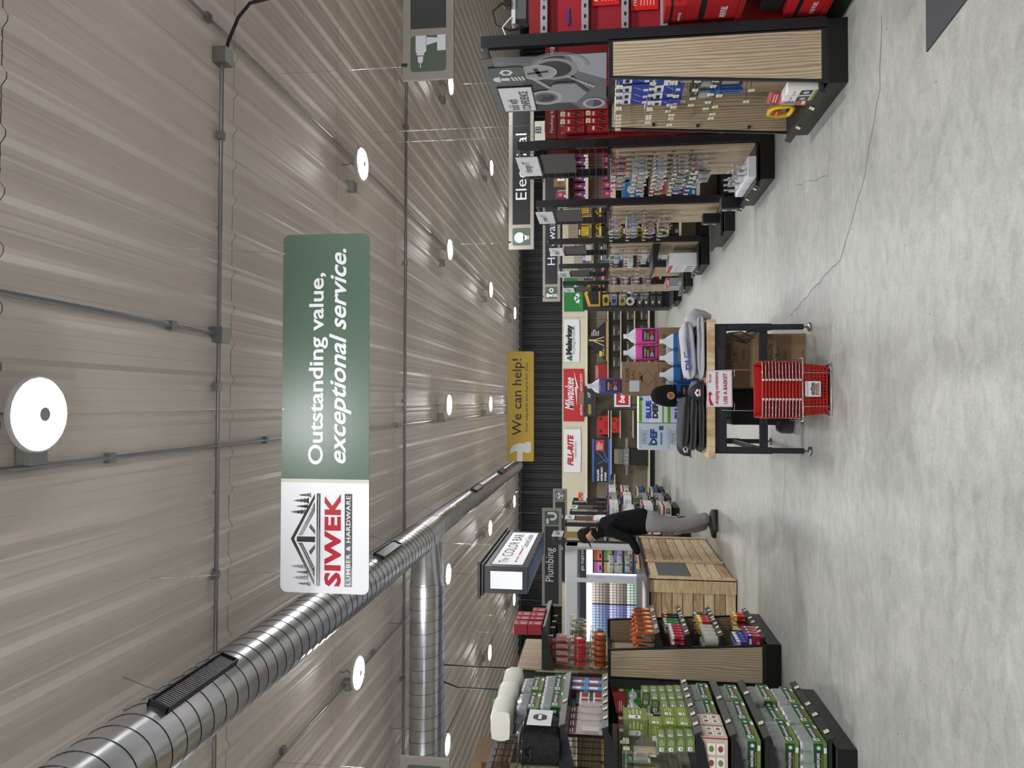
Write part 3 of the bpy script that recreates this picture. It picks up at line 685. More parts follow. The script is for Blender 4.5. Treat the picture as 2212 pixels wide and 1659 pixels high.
# ---- left side displays
Lc = {}
E = Side(-1, XL, 4.99, 1.0); Lc[0] = E
e = endcap(E, 'black shelved endcap full of canning jars, nearest on the left', top=2.44, tags=4, peg=True, header='grid'); E.e = e
mb = MB(); E.box(mb, .33, .344, E.y0 + .06, E.y1 - .06, .2, 1.5, BEIGE)
F = E.F(.329); z = 1.05
while z < 1.5:
    a = .1
    while a < .9: mb.rect(F, a, z, a + .008, z + .009, INK, .0008); a += .036
    z += .036
mb.build('pegboard', e)
for i, (z, t) in enumerate(((.565, 2), (.78, 2), (1.005, 6), (1.61, 6), (1.9, 1))): lip_shelf(E, e, z, u0=-.04, tags=t, seed=i + 3)
E = Side(-1, XL, 7.04, .98); Lc[1] = E
e = endcap(E, 'black endcap with wood wing panel and tape guns, second on the left', top=2.46, wing=True, header='none', tags=5, peg=True); E.e = e
for i, (z, t) in enumerate(((.545, 7), (.85, 6), (1.125, 6))): lip_shelf(E, e, z, u0=-.05, tags=t, seed=i + 13)
lip_shelf(E, e, 2.2, u0=-.06, tags=None)
mb = MB(); E.box(mb, .345, .36, E.y0 + .05, E.y1 - .05, 1.575, 2.44, PEGW); F = E.F(.344)
z = 1.6
while z < 2.42:
    a = .06
    while a < .92: mb.rect(F, a, z, a + .006, z + .008, PEG, .0008); a += .04
    z += .04
mb.build('upper_panel', e)
# main runs behind the left displays
for i, (yc, lab) in enumerate(((5.49, 'long shelving run behind the canning jar endcap'), (7.53, 'long shelving run behind the tape gun endcap'))):
    run(-1, XL, yc, 5, lab, [(.5, .42), (.95, .4), (1.4, .38), (1.9, .38)], top=2.3)
# far left displays, beyond the counter
Lf = {}
fn = ['under the brown picture sign behind the standing man', 'with white bleach bottles and boxes, beyond the man', 'with white sign, beyond the bleach display', 'farthest on the left with blue and yellow packs']
for i, (y, xf) in enumerate(((14.2, -2.3), (16.3, -2.3), (18.3, -2.35), (20.3, -2.4))):
    E = Side(-1, xf, y, .98); Lf[i] = E
    e = endcap(E, 'black endcap display ' + fn[i], top=(2.62, 2.5, 2.47, 2.5)[i], header='grid', peg=False, tags=3); E.e = e
    for z in (.55, .95, 1.3): lip_shelf(E, e, z, u0=-.04, tags=3, seed=i * 7, brackets=False)
    if i < 3: small_sign(E, e, ('cut IT', 'seal IT', 'fix IT')[i], y + .1, y + .7, z0=2.28 + (.14 if i == 0 else 0), z1=2.49 + (.14 if i == 0 else 0), board=((168, 130, 60) if i == 0 else (62, 52, 50)))
    run(-1, xf, y + .49, 3.2, 'shelving run behind the endcap ' + fn[i], [(.5, .4), (.95, .4), (1.4, .38), (1.85, .3)], top=2.1)
# ================================================================ BACK WALL FIXTURE
CREAM = noise_col(M('cream_pegboard', (214, 208, 184), .6), (204, 198, 174), (222, 216, 194), nscale=60, detail=2)
g = empty('back_shelving', (0, 0, 0), 0, 'cream wall fixture with tall fascia running along the whole back wall', 'store shelving')
mb = MB(); mb.box((-9, 24.62, 2.2), (9, 24.7, 3.02), CREAM); mb.box((-9, 24.6, 2.18), (9, 24.72, 2.22), C(226, 220, 196))
for k in range(-7, 8): mb.box((k * 1.22 + .36, 24.615, 2.22), (k * 1.22 + .365, 24.62, 3.02), C(120, 115, 98))
mb.build('fascia', g)
mb = MB(); mb.box((-9, 24.98, .2), (9, 25.02, 3.0), C(120, 114, 98, .7)); mb.build('back_panel', g)  # panel colour darkened to carry the shade under the overhanging fascia
mb = MB(); mb.box((-9, 24.3, 0), (9, 24.98, .16), BLK2); mb.build('kick_base', g)
mb = MB(); mb.box((-9, 24.2, .16), (9, 24.98, .2), C(206, 200, 178)); mb.build('base_shelf', g)
for x0, x1, z, d in ((.75, 3.4, 1.52, .5), (.75, 3.4, 1.1, .5), (-1.2, -.3, 1.5, .5), (-1.2, -.3, 1.12, .5), (-1.2, -.3, .7, .5), (-2.4, -.3, 1.42, .5), (1.0, 3.4, .65, .5), (-9, -2.4, 1.3, .5)):
    mb = MB(); mb.box((x0, 24.98 - d, z - .03), (x1, 24.98, z), C(206, 200, 178)); mb.build('shelf', g)
for k in range(-7, 8): mb = MB(); mb.box((k * 1.22 + .34, 24.94, .2), (k * 1.22 + .38, 24.98, 2.2), C(120, 115, 98)); mb.build('upright', g)
def banner(x0, x1, z0, z1, base, label, draw, y=24.6):
    mb = MB(); F = F_cam(x0, y, z0); w_, h_ = x1 - x0, z1 - z0; n = 10; vs = []; r = random.Random(int(x0 * 10) + 99)
    for j in range(5):
        for i in range(n + 1): vs.append((x0 + w_ * i / n, y - .012 - .010 * abs(math.sin(i * 1.7 + j)), z0 + h_ * j / 4 - (.02 * math.sin(PI * i / n) if j == 0 else 0)))
    mb.add(vs, [(j * (n + 1) + i, j * (n + 1) + i + 1, (j + 1) * (n + 1) + i + 1, (j + 1) * (n + 1) + i) for j in range(4) for i in range(n)], base, True)
    o = mb.build('banner'); tag(o, label, 'banner', 'vinyl banners on the back wall')
    mb = MB(); draw(mb, F, w_, h_); mb.build('lettering', o)
def bx(y): return PX(1240, y, Y=24.6).x
def bz(x): return PX(x, 900, Y=24.6).z
def d1(mb, F, w_, h_):
    G = C(24, 120, 62)
    for a in (PI / 2, PI / 2 + 2.1, PI / 2 + 4.2): mb.ell(F, .13 + .055 * math.cos(a), .3 + .055 * math.sin(a), .05, .05, G, .03, 12)
    mb.text(F, 'Malarkey', .24, h_ * .36, INK, h=.26, wd=w_ - .42, off=.03, bold=.06); mb.text(F, 'Roofing Products', .26, h_ * .22, G, h=.12, wd=w_ - .48, off=.03)
banner(bx(782), bx(690), bz(1251), bz(1218), WHT, 'white banner with black lettering and a green clover', d1)
def d2(mb, F, w_, h_):
    mb.text(F, 'Milwaukee', .38, h_ * .48, WHT, h=.3, wd=w_ * .62, off=.03, shear=.35, bold=.02)
    mb.poly(F, [(.5, .22), (1.15, .3), (1.12, .24), (1.7, .34), (1.08, .17), (1.11, .23)], WHT, .03)
    mb.text(F, 'NOTHING BUT HEAVY DUTY', .2, h_ * .06, WHT, h=.08, wd=w_ * .8, off=.03, shear=.2, bold=.03)
banner(bx(910), bx(797), bz(1261), bz(1217), C(186, 28, 38), 'large red banner with white slanted script lettering', d2)
def d3(mb, F, w_, h_):
    mb.text(F, 'FILL-RITE', .22, h_ * .42, C(190, 30, 42), h=.2, wd=w_ * .72, off=.03, shear=.2, bold=.05); mb.text(F, 'A GORMAN-RUPP COMPANY', .45, h_ * .24, INK, h=.05, wd=w_ * .4, off=.03, shear=.2)
banner(bx(1020), bx(927), bz(1254), bz(1218), WHT, 'white banner with slanted red capitals', d3)
def d4(mb, F, w_, h_):
    for k in range(3): mb.ell(F, .35 + .09 * k, .22 + .05 * (k % 2), .08, .07, WHT, .03, 14)
    for k in range(3): mb.ell(F, .75 + .09 * k, .22 + .05 * (k % 2), .08, .07, WHT, .03, 14)
    mb.poly(F, [(0, .05), (w_ * .4, .3), (w_ * .3, .05)], C(40, 150, 70), .028)
banner(bx(673), bx(600), bz(1262), bz(1218), C(28, 128, 60), 'green banner with white shapes at the right of the back wall', d4)
# ================================================================ WOODEN COUNTER
HICK = []
for i, (c1, c2) in enumerate((((176, 150, 116), (214, 190, 154)), ((146, 118, 88), (196, 168, 132)), ((192, 168, 134), (222, 202, 170)))):
    HICK.append(noise_col(M('hickory_%d' % i, c2, .5), c1, c2, (1.2, 1.2, 9), 2.2, 5, dist=2.0))
ct = empty('wooden_counter', (0, 0, 0), 0, 'hickory plank service counter with a black top, behind the tape gun endcap', 'counter')
cx, cy0, cy1, ch = -2.2, 9.3, 12.15, 1.06
GAP = C(196, 176, 150, .8)
mb = MB(); mb.box((-6.0, cy0 + .02, .02), (cx - .02, cy1 - .02, ch - .02), GAP); mb.box((-6, cy0 + .03, 0), (cx - .03, cy1, .03), INK); mb.build('carcass', ct)
r = random.Random(5)
npl = 8
for k in range(npl):
    z0 = .02 + k * (ch - .04) / npl; z1 = .02 + (k + 1) * (ch - .04) / npl - .013
    mb = MB(); mb.box((-6, cy0 - .002, z0), (cx - .15, cy0 + .02, z1), HICK[r.randrange(3)], .003); mb.build('front_plank', ct)
    for a, b in ((cy0 + .12, 10.28), (10.4, 12.05)):
        if a < 10 and z0 > .5 and z1 < .95: continue
        mb = MB(); mb.box((cx - .02, a, z0), (cx + .002, b, z1), HICK[r.randrange(3)], .003); mb.build('side_plank', ct)
mb = MB(); mb.box((cx - .15, cy0 - .02, 0.01), (cx + .02, cy0, ch), HICK[0], .004); mb.box((cx, cy0 - .02, 0.01), (cx + .022, cy0 + .14, ch), HICK[0], .004); mb.build('corner_post', ct)
for a in (10.27, 12.04): mb = MB(); mb.box((cx, a, 0.01), (cx + .022, a + .11, ch), HICK[0], .004); mb.build('side_post', ct)
mb = MB(); mb.box((cx - .015, cy0 + .14, .53), (cx + .006, 10.27, .93), C(88, 92, 98, .5)); mb.box((cx + .006, cy0 + .16, .555), (cx + .01, 10.25, .565), GALV); mb.build('recess_panel', ct)
mb = MB(); mb.box((-6, cy0 - .03, ch), (cx + .03, cy1, ch + .035), C(26, 27, 30, .35), .004); mb.build('worktop', ct)
mb = MB(); mb.box((-6, cy0 - .05, ch + .035), (cx - .12, cy0 + .42, ch + .06), C(188, 180, 172, .4), .004); mb.box((cx - .5, cy0 - .045, ch + .0), (cx + .035, cy0 - .03, ch + .035), GALV); mb.build('raised_ledge', ct)
# ================================================================ PAINT CHIP WALL
pw = empty('paint_chip_display', (0, 0, 0), 0, 'pale grey lit paint chip wall with rows of colour swatches behind the counter', 'display')
YD = 13.0
def dx_(y): return PX(1300, y, Y=YD).x
def dz_(x): return PX(x, 1300, Y=YD).z
LG = C(196, 198, 200, .4)
xl, xr_ = dx_(1420), dx_(1181); zt_ = dz_(1221)
mb = MB(); mb.box((xl - 2.4, YD + .3, 0), (xr_, YD + .36, zt_), LG)
for a, b in ((1181, 1188), (1249, 1259)): mb.box((dx_(b), YD - .008, 0), (dx_(a), YD + .35, zt_ - .01), LG, .004)
mb.box((xl - 2.4, YD, dz_(1247)), (xr_, YD + .36, zt_), LG, .004); mb.box((xl - 2.4, YD, 0), (xr_, YD + .36, 1.0), LG); mb.build('cabinet', pw)
mb = MB(); 
for a, b in ((1249, 1188), (1420, 1260)): mb.box((dx_(a), YD - .01, dz_(1266)), (dx_(b), YD + .02, dz_(1252.5)), C(40, 41, 46, .5))
F = F_cam(dx_(1249), YD - .012, dz_(1266)); mb.text(F, 'get inspired', .12, .025, WHT, h=.075, wd=.36, off=.001); mb.build('header_strip', pw)
mb = MB(); EL = M('lit_panel', (226, 234, 255), .5, emit=1.0)
for a, b in ((1249, 1188), (1420, 1260)): mb.box((dx_(a), YD + .25, dz_(1394)), (dx_(b), YD + .29, dz_(1266)), EL)
mb.build('light_box', pw)
mb = MB(); F = F_cam(0, YD + .14, 0); x1_ = dx_(1190); x0_ = dx_(1242); zt2 = dz_(1280); zb2 = dz_(1393)
mb.box((x0_, YD + .14, zb2), (x1_, YD + .2, zt2), INK)
bc = [[(224, 110, 84), (214, 120, 190)], [(120, 160, 90), (220, 180, 120)], [(140, 130, 190), (190, 190, 186)], [(150, 140, 130), (60, 96, 140)], [(120, 130, 140), (70, 100, 130)]]
hh = (zt2 - zb2 - .02) / 5; ww = (x1_ - x0_) / 2
for j in range(5):
    for i in range(2):
        xx0 = x0_ + (1 - i) * ww + .01; zz1 = zt2 - .02 - j * hh; zz0 = zz1 - hh + .03; c = bc[j][i]
        mb.rect(F, xx0, zz0, xx0 + ww - .02, zz1, C(*c, .6), .002)
        mb.rect(F, xx0 + .01, zz0 + .01, xx0 + ww - .03, zz0 + (zz1 - zz0) * .6, C(min(255, c[0] + 50), min(255, c[1] + 55), min(255, c[2] + 50), .6), .003)
        mb.rect(F, xx0 + .04, zz0 + .015, xx0 + ww * .6, zz0 + (zz1 - zz0) * .35, C(c[0] // 2, c[1] // 2, c[2] // 2, .6), .004)
mb.build('brochure_rack', pw)
import colorsys
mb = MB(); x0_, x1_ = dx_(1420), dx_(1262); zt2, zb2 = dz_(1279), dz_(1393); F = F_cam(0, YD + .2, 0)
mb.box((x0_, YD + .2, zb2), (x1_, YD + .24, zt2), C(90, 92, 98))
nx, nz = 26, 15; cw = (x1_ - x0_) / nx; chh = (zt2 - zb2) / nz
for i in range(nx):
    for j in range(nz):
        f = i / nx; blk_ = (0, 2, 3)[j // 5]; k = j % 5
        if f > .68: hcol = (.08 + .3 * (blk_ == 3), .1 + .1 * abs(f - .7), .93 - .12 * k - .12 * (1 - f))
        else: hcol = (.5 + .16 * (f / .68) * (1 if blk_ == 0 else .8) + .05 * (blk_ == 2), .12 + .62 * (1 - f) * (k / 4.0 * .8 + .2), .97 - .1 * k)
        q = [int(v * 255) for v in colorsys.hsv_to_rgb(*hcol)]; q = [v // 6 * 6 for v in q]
        mb.rect(F, x0_ + cw * i + .004, zt2 - chh * (j + 1) + .006, x0_ + cw * (i + 1) - .004, zt2 - chh * j - .004, M('chip%d_%d_%d' % tuple(q), q, .5, emit=.6), .002)  # swatches carry a glow of their own to look lit by the display
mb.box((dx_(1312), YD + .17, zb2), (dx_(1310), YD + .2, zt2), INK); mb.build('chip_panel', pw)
# ================================================================ WORKBENCH IN THE AISLE
NV = C(30, 33, 42, .42)
BUT = noise_col(M('butcher_block', (206, 180, 146), .45), (182, 152, 116), (216, 194, 162), (14, .6, 3), 1.6, 3, dist=.3)
t = empty('workbench', (0, 0, 0), 0, 'adjustable workbench with a butcher block top and navy steel legs in the aisle', 'workbench')
tx0, tx1, ty0, ty1 = -.445, .652, 5.95, 7.5; tz = .797
mb = MB(); mb.box((tx0, ty0, tz - .058), (tx1, ty1, tz), BUT, .004)
k = tx0 + .09
while k < tx1 - .05: mb.box((k, ty0 - .0006, tz - .056), (k + .0025, ty0, tz - .002), C(150, 118, 84)); k += .115 + .03 * math.sin(k * 20)
mb.build('tabletop', t)
mb = MB(); mb.box((tx0 + .05, ty0 + .03, tz - .15), (tx1 - .05, ty0 + .06, tz - .058), NV, .003); mb.box((.12, ty0 + .024, tz - .14), (.43, ty0 + .03, tz - .07), C(36, 38, 46), .003)
for k in range(5): mb.box((.16 + k * .03, ty0 + .022, tz - .12), (.17 + k * .03, ty0 + .024, tz - .09), INK)
mb.build('power_apron', t)
for side, x in (('r', tx1 - .062), ('l', tx0 + .06)):
    for y in (ty0 + .04, ty1 - .1):
        mb = MB(); mb.box((x - .025, y, .3), (x + .028, y + .05, tz - .058), NV, .003); mb.box((x - .02, y + .005, .055), (x + .022, y + .045, .42), NV, .003)
        q = mb.build('leg', t)
        mb = MB(); mb.cyl((x, y + .025, .02), (x, y + .025, .06), .008, GALV, 10); mb.lathe((x, y + .025, 0), [(.034, 0), (.036, .012), (.03, .02), (.012, .026)], GALV, 20); mb.build('levelling_foot', q)
    mb = MB(); mb.box((x - .02, ty0 + .08, .34), (x + .02, ty1 - .1, .38), NV, .003); mb.box((x - .02, ty0 + .08, tz - .1), (x + .02, ty1 - .1, tz - .06), NV, .003); mb.build('side_rail', t)
mb = MB(); mb.box((tx0 + .08, ty0 + .045, .33), (tx1 - .09, ty0 + .085, .39), NV, .003); mb.build('front_rail', t)
for x in (.22, .07): mb = MB(); mb.box((x - .025, 7.2, 0.001), (x + .025, 7.25, tz - .058), NV, .003); mb.build('leg', t)
mb = MB(); mb.box((tx0 + .08, ty1 - .09, .42), (tx1 - .09, ty1 - .06, .46), NV, .003); mb.build('rear_rail', t)
mb = MB(); p = [(.5, ty0 + .02, tz - .15), (.52, ty0 + .015, tz - .2), (.48, ty0 + .01, tz - .28), (.5, ty0 + .012, tz - .36), (.55, ty0 + .015, tz - .26), (.54, ty0 + .01, tz - .16), (.49, ty0, tz - .2), (.46, ty0 + .005, tz - .3), (.53, ty0 + .01, tz - .37), (.5, ty0 + .01, tz - .25), (.55, ty0, tz - .3), (.56, ty0, tz - .42)]
mb.tube(p, .007, INK, 6); mb.box((.545, ty0 - .01, tz - .45), (.575, ty0 + .012, tz - .41), INK, .004); mb.build('power_cord', t)
# floor mat
mb = MB(); a, b, c = fl(2004, 112), fl(2212, -60), fl(2001, -60)
mb.prism(fr((0, 0, 0), (1, 0, 0), (0, 1, 0)), [fl(2004, 112), fl(2090, 0), fl(2200, -140), fl(2002, -200)], .008, noise_col(M('mat', (58, 60, 64), .95), (48, 50, 54), (70, 72, 76), nscale=120), 0)
tag(mb.build('floor_mat'), 'corner of a dark grey floor mat at the right edge of the concrete floor', 'floor mat')
# ================================================================ MERCHANDISE (prototypes: front faces -Y, stands on z=0 or hangs from z=0)
def fine(mb, F, x0, y0, x1, y1, n, m=INK, off=.0016, seed=1):
    r = random.Random(seed)
    for k in range(n):
        y = y1 - (y1 - y0) * (k + .5) / n; h_ = (y1 - y0) / n * .35
        mb.rect(F, x0, y - h_ / 2, x0 + (x1 - x0) * r.uniform(.55, 1), y + h_ / 2, m, off)
def faces(w, d, h):
    return (fr((-w / 2, -d / 2, 0), (1, 0, 0), (0, 0, 1)), fr((-w / 2, d / 2, 0), (0, -1, 0), (0, 0, 1)), fr((w / 2, -d / 2, 0), (0, 1, 0), (0, 0, 1)), fr((-w / 2, -d / 2, h), (1, 0, 0), (0, 1, 0)))
def carton(name, w, d, h, base, deco=None, rough=.5, bev=.002, m=None):
    mb = MB(); mb.box((-w / 2, -d / 2, 0), (w / 2, d / 2, h), m or C(*base, rough), bev)
    if deco: deco(mb, *faces(w, d, h), w, d, h)
    return Proto(mb.build(name))
def deco_std(acc, band=.3, lab=(235, 235, 235), seed=1, blob=None):
    def f(mb, Ff, Fl, Fr, Ft, w, d, h):
        A = C(*acc, .5); L = C(*lab, .5)
        for F, a in ((Ff, w), (Fl, d), (Fr, d)):
            mb.rect(F, 0.001, h * (1 - band), a - .001, h * .97, A, .0008); mb.rect(F, a * .12, h * (1 - band * .75), a * .7, h * (1 - band * .35), L, .0012)
            fine(mb, F, a * .12, h * .08, a * .6, h * .3, 3, L, seed=seed)
            if blob: mb.ell(F, a * .6, h * .45, a * .22, h * .18, C(*blob, .5), .0013, 14)
        mb.rect(Ft, w * .1, d * .2, w * .9, d * .8, A, .0008)
    return f
def card(name, w, h, base, acc, item=(40, 42, 46), bub=(.7, .5), t=.022, seed=1, txt=None):
    """carded blister pack hanging from z=0"""
    mb = MB(); mb.box((-w / 2, -.0015, -h), (w / 2, .0015, .012), C(*base, .5)); F = fr((-w / 2, -.0015, -h), (1, 0, 0), (0, 0, 1))
    mb.rect(F, .001, h * .74, w - .001, h * .95, C(*acc, .5), .0008); fine(mb, F, w * .12, h * .78, w * .9, h * .92, 2, WHT, .0012, seed)
    mb.rect(F, w * .1, h * .04, w * .55, h * .12, C(240, 240, 235), .001)
    bw, bh = w * bub[0], h * bub[1]; z1 = -h * .3; mb.box((-bw / 2, -t, z1 - bh), (bw / 2, -.0015, z1), CLEAR, .005)
    r = random.Random(seed)
    for k in range(3):
        x = (-1 + k) * bw * .28; mb.box((x - bw * .1, -t * .8, z1 - bh * r.uniform(.8, .95)), (x + bw * .1, -t * .3, z1 - bh * r.uniform(.08, .3)), C(*item, .35), .003)
    return Proto(mb.build(name))
def flatpack(name, w, h, t, base, deco=None):
    mb = MB(); mb.box((-w / 2, -t, -h), (w / 2, 0, 0), C(*base, .45), .003); mb.box((-w / 2 * .5, -.002, 0), (w / 2 * .5, 0, .018), C(*base, .45))
    F = fr((-w / 2, -t, -h), (1, 0, 0), (0, 0, 1))
    if deco: deco(mb, F, w, h)
    return Proto(mb.build(name))
hk = empty('peg_hook'); mb = MB()
mb.tube([(0, .0, 0), (0, -.2, 0), (0, -.215, .012)], .0022, WIRE, 5); mb.tube([(0, 0, .022), (0, -.225, .022), (0, -.225, .0)], .0018, WIRE, 5); mb.box((-.01, -.003, -.01), (.01, .0, .03), GALV); mb.build('hook_wire', hk)
mb = MB(); mb.box((-.021, -.229, -.022), (.021, -.227, .02), TAG); mb.box((-.012, -.2296, -.002), (.008, -.229, .003), INK); mb.box((-.012, -.2296, -.011), (.012, -.229, -.009), INK); mb.build('price_tag', hk)
HOOK = Proto(hk)
def hookrow(E, z, ylist, protos, n, label, group, cat='blister pack', L=1.0, u=.34, gap=None, j=.004, hooks=True, seed=0):
    r = random.Random(seed + int(z * 100))
    for i, y in enumerate(ylist):
        if hooks: HOOK.put((E.X(u), y, z), E.rz(), 'chrome peg hooks with cream price tags on ' + group[0], 'hook', 'peg hooks on ' + group[0], scale=(1, L, 1))
        p = protos[i % len(protos)] if isinstance(protos, list) else protos
        if p is None: continue
        k = n if isinstance(n, int) else n[i % len(n)]
        g = gap or (.19 * L / max(k, 1)); 
        for q in range(k):
            uu = u - .03 - g * (q + .4) - r.uniform(-j, j)
            p.put((E.X(uu), y, z - .002), E.rz() + r.uniform(-.06, .06), label, cat, group[1])
def yl(E, n, a=.1, b=.1): return [E.y0 + a + (E.w - a - b) * (i + .5) / n for i in range(n)]
# ---------------------------------------------------------------- R1 endcap
E = R[0]
def dblade(mb, F, w, h):
    mb.rect(F, w * .08, h * .62, w * .92, h * .9, C(225, 228, 232), .0008); mb.rect(F, w * .15, h * .7, w * .6, h * .82, INK, .0012); mb.rect(F, w * .08, h * .1, w * .4, h * .25, C(200, 205, 215), .0008); mb.line(F, [(w * .3, h * .3), (w * .7, h * .55)], .006, C(190, 192, 198, .3), .0008)
bluep = flatpack('blade_pack', .125, .23, .012, (20, 52, 150), dblade)
whitep = flatpack('blade_pack', .1, .18, .012, (216, 220, 226), lambda mb, F, w, h: (mb.rect(F, w * .1, h * .55, w * .9, h * .9, C(30, 60, 150), .0008), fine(mb, F, w * .1, h * .1, w * .8, h * .4, 3)))
bluelong = flatpack('socket_rail', .075, .22, .02, (28, 82, 168), lambda mb, F, w, h: (mb.rect(F, w * .3, h * .12, w * .7, h * .7, C(20, 22, 28), .0008), [mb.ell(F, w * .5, h * (.18 + .07 * k), w * .12, h * .022, C(170, 172, 178, .3, metal=.8), .002, 10) for k in range(7)]))
G1 = 'the nearest right endcap'
hookrow(E, 1.50, [5.17, 5.3, 5.42, 5.55], [bluep, bluep, bluep, bluep], 3, 'dark blue blade packs on the top hook row of the wood winged endcap', (G1, 'blue packs on the top row, nearest right endcap'), 'tool pack', L=1.1, j=.008)
hookrow(E, 1.27, [5.15, 5.24], whitep, 3, 'white and blue packs on the second hook row, nearest right endcap', (G1, 'white packs on the second row, nearest right endcap'), 'tool pack', L=1.1)
hookrow(E, 1.27, [5.35, 5.47, 5.58], bluep, 3, 'dark blue blade packs on the second hook row, nearest right endcap', (G1, 'blue packs on the second row, nearest right endcap'), 'tool pack', L=1.1, j=.008)
hookrow(E, 1.5, [5.11, 5.23, 5.36, 5.49, 5.62, 5.69, 5.76, 5.83, 5.9], None, 0, '', (G1, ''), L=1.25); hookrow(E, 1.27, [5.41, 5.53, 5.65, 5.7, 5.78], None, 0, '', (G1, ''), L=1.25); hookrow(E, 1.1, [5.3, 5.5, 5.65, 5.72, 5.85], None, 0, '', (G1, ''), L=1.25); hookrow(E, .8, [5.3, 5.5, 5.64, 5.72], None, 0, '', (G1, ''), L=1.3)
redcase = card('bit_set', .17, .2, (186, 22, 30), (160, 14, 20), (120, 14, 18), (.8, .45), .03, 4)
hookrow(E, 1.13, [5.42], redcase, 1, 'wide red bit set in a blister pack, nearest right endcap', (G1, None), 'tool pack', gap=.12)
blackb = card('blister_pack', .11, .14, (52, 54, 58), (30, 32, 36), (130, 134, 138), (.8, .6), .03, 8)
hookrow(E, 1.12, [5.2, 5.6, 5.72], [blackb, None, None], 3, 'black blister packs in the third row, nearest right endcap', (G1, 'black packs in the third row, nearest right endcap'))
hookrow(E, .96, [5.2, 5.35, 5.5, 5.62], blackb, [2, 2, 3, 1], 'black and grey blister packs in the fourth row, nearest right endcap', (G1, 'black packs in the fourth row, nearest right endcap'))
hookrow(E, .84, [5.44, 5.58, 5.7], [bluelong, None, None], 4, 'bright blue socket rails hanging in a row, nearest right endcap', (G1, 'bright blue socket rails, nearest right endcap'), 'tool pack', gap=.05)
hookrow(E, .84, [5.2, 5.3], card('blister_pack', .1, .2, (60, 20, 22), (120, 130, 60), (170, 30, 34), (.7, .6), .02, 3), 3, 'red and dark packs in the fifth row, nearest right endcap', (G1, 'red packs in the fifth row, nearest right endcap'))
hookrow(E, .56, [5.2, 5.4, 5.6], [card('blister_pack', .14, .24, (60, 18, 22), (110, 20, 26), (150, 150, 155), (.7, .5), .02, 5), None, None], 2, 'dark red packs in the lowest row, nearest right endcap', (G1, 'dark red packs in the lowest row, nearest right endcap'))
for k, y in enumerate((5.17, 5.27)):
    carton('battery_pack', .085, .07, .2, (232, 232, 234), lambda mb, Ff, Fl, Fr, Ft, w, d, h: (mb.rect(Ff, .005, .03, w - .005, .11, C(60, 62, 64), .001), mb.ell(Ff, w / 2, .07, .02, .02, C(190, 190, 190), .002), mb.text(Ff, 'Energizer', .008, .14, INK, wd=w - .016, off=.001), mb.rect(Ff, .0, .0, w, .02, C(150, 180, 60), .001), mb.text(Fl, 'Energizer', .008, .14, INK, wd=d - .016, off=.001))).put((E.X(.02 + .0 * k), y, .172), E.rz(), 'white battery carton on the base deck of the nearest right endcap' + (', nearer one' if k == 0 else ', farther one'), 'box')
p = card('blister_pack', .12, .26, (196, 108, 112), (170, 60, 66), (90, 20, 24), (.6, .4), .03, 6)
p.put((E.X(.06), 5.42, .43), E.rz() + .3, 'pink backed long blister pack leaning on the base deck', 'blister pack', ry=0, rx=-.12)
mb = MB(); YEL = C(226, 188, 32, .4)
mb.tube([(-.09, 0, .02), (-.1, 0, .1), (-.06, 0, .17), (.02, 0, .18), (.07, 0, .14), (.085, 0, .05), (.06, 0, .012), (-.05, 0, .01), (-.09, 0, .02)], .018, YEL, 8); mb.box((-.04, -.012, .11), (.06, .012, .17), YEL, .01)
o = mb.build('ratchet_strap'); mb = MB(); mb.box((-.035, -.022, .1), (.05, -.014, .16), C(170, 30, 30)); mb.box((-.03, -.024, .12), (.03, -.022, .13), YEL); mb.build('paper_label', o)
tag(o, 'yellow looped strap with red label resting low at the end of the nearest right endcap', 'strap'); o.location = (E.X(.08), 5.72, .19); o.rotation_euler.z = E.rz()
mb = MB(); mb.tube([(0, 0, 0), (0, -.02, -.02)], .003, WIRE); mb.box((-.016, -.02, -.012), (.07, -.008, .02), C(220, 222, 226, .5), .004); mb.rect(fr((0, -.02, -.012), (1, 0, 0), (0, 0, 1)), 0, .012, .06, .022, C(40, 50, 120)); o = mb.build('clip_strip'); tag(o, 'short white plastic strip hanging low on the wood back panel', 'clip'); o.location = (E.X(.2), 5.72, 1.06); o.rotation_euler = (0, PI / 2, E.rz())
# ---------------------------------------------------------------- R2..R6 hooks
def small(seed, tone=None):
    r = random.Random(seed); b = tone or r.choice([(190, 188, 186), (200, 198, 196), (86, 86, 90), (150, 150, 154)])
    return card('blister_pack', r.uniform(.055, .075), r.uniform(.11, .14), b, r.choice([(150, 30, 34), (60, 62, 66), (150, 152, 156), (120, 40, 50), (40, 80, 140)]), r.choice([(60, 60, 64), (150, 150, 154), (196, 198, 202)]), (.75, .5), .02, seed)
SP = [small(s) for s in range(6)]
REDB = small(11, (150, 34, 40)); GRNB = small(12, (90, 150, 60)); BLUB = small(13, (60, 120, 180)); ORB = small(14, (150, 80, 50))
E = R[1]; gname = "the 'change IT' endcap"
rows = ('top', 'second', 'third', 'fourth', 'fifth')
for k, (z, ps_, n) in enumerate(((1.52, [REDB, REDB, SP[2], SP[0], REDB, None], 3), (1.31, [SP[0], SP[1], SP[0], SP[1], SP[0], BLUB], 5), (1.11, [SP[3], SP[3], SP[1], SP[3], SP[3], REDB], 5), (.92, [SP[4], SP[5], SP[4], SP[5], SP[4], BLUB], 5), (.74, [SP[1], SP[1], SP[1], GRNB, SP[0], None], 3))):
    hookrow(E, z, yl(E, 6, .06, .06), ps_, n, 'small clear blister packs in the %s hook row under the change IT sign' % rows[k], (gname, '%s row packs under the change IT sign' % rows[k]), seed=k)
bigb = card('blister_pack', .12, .16, (44, 46, 50), (200, 202, 204), (28, 30, 34), (.85, .7), .04, 21)
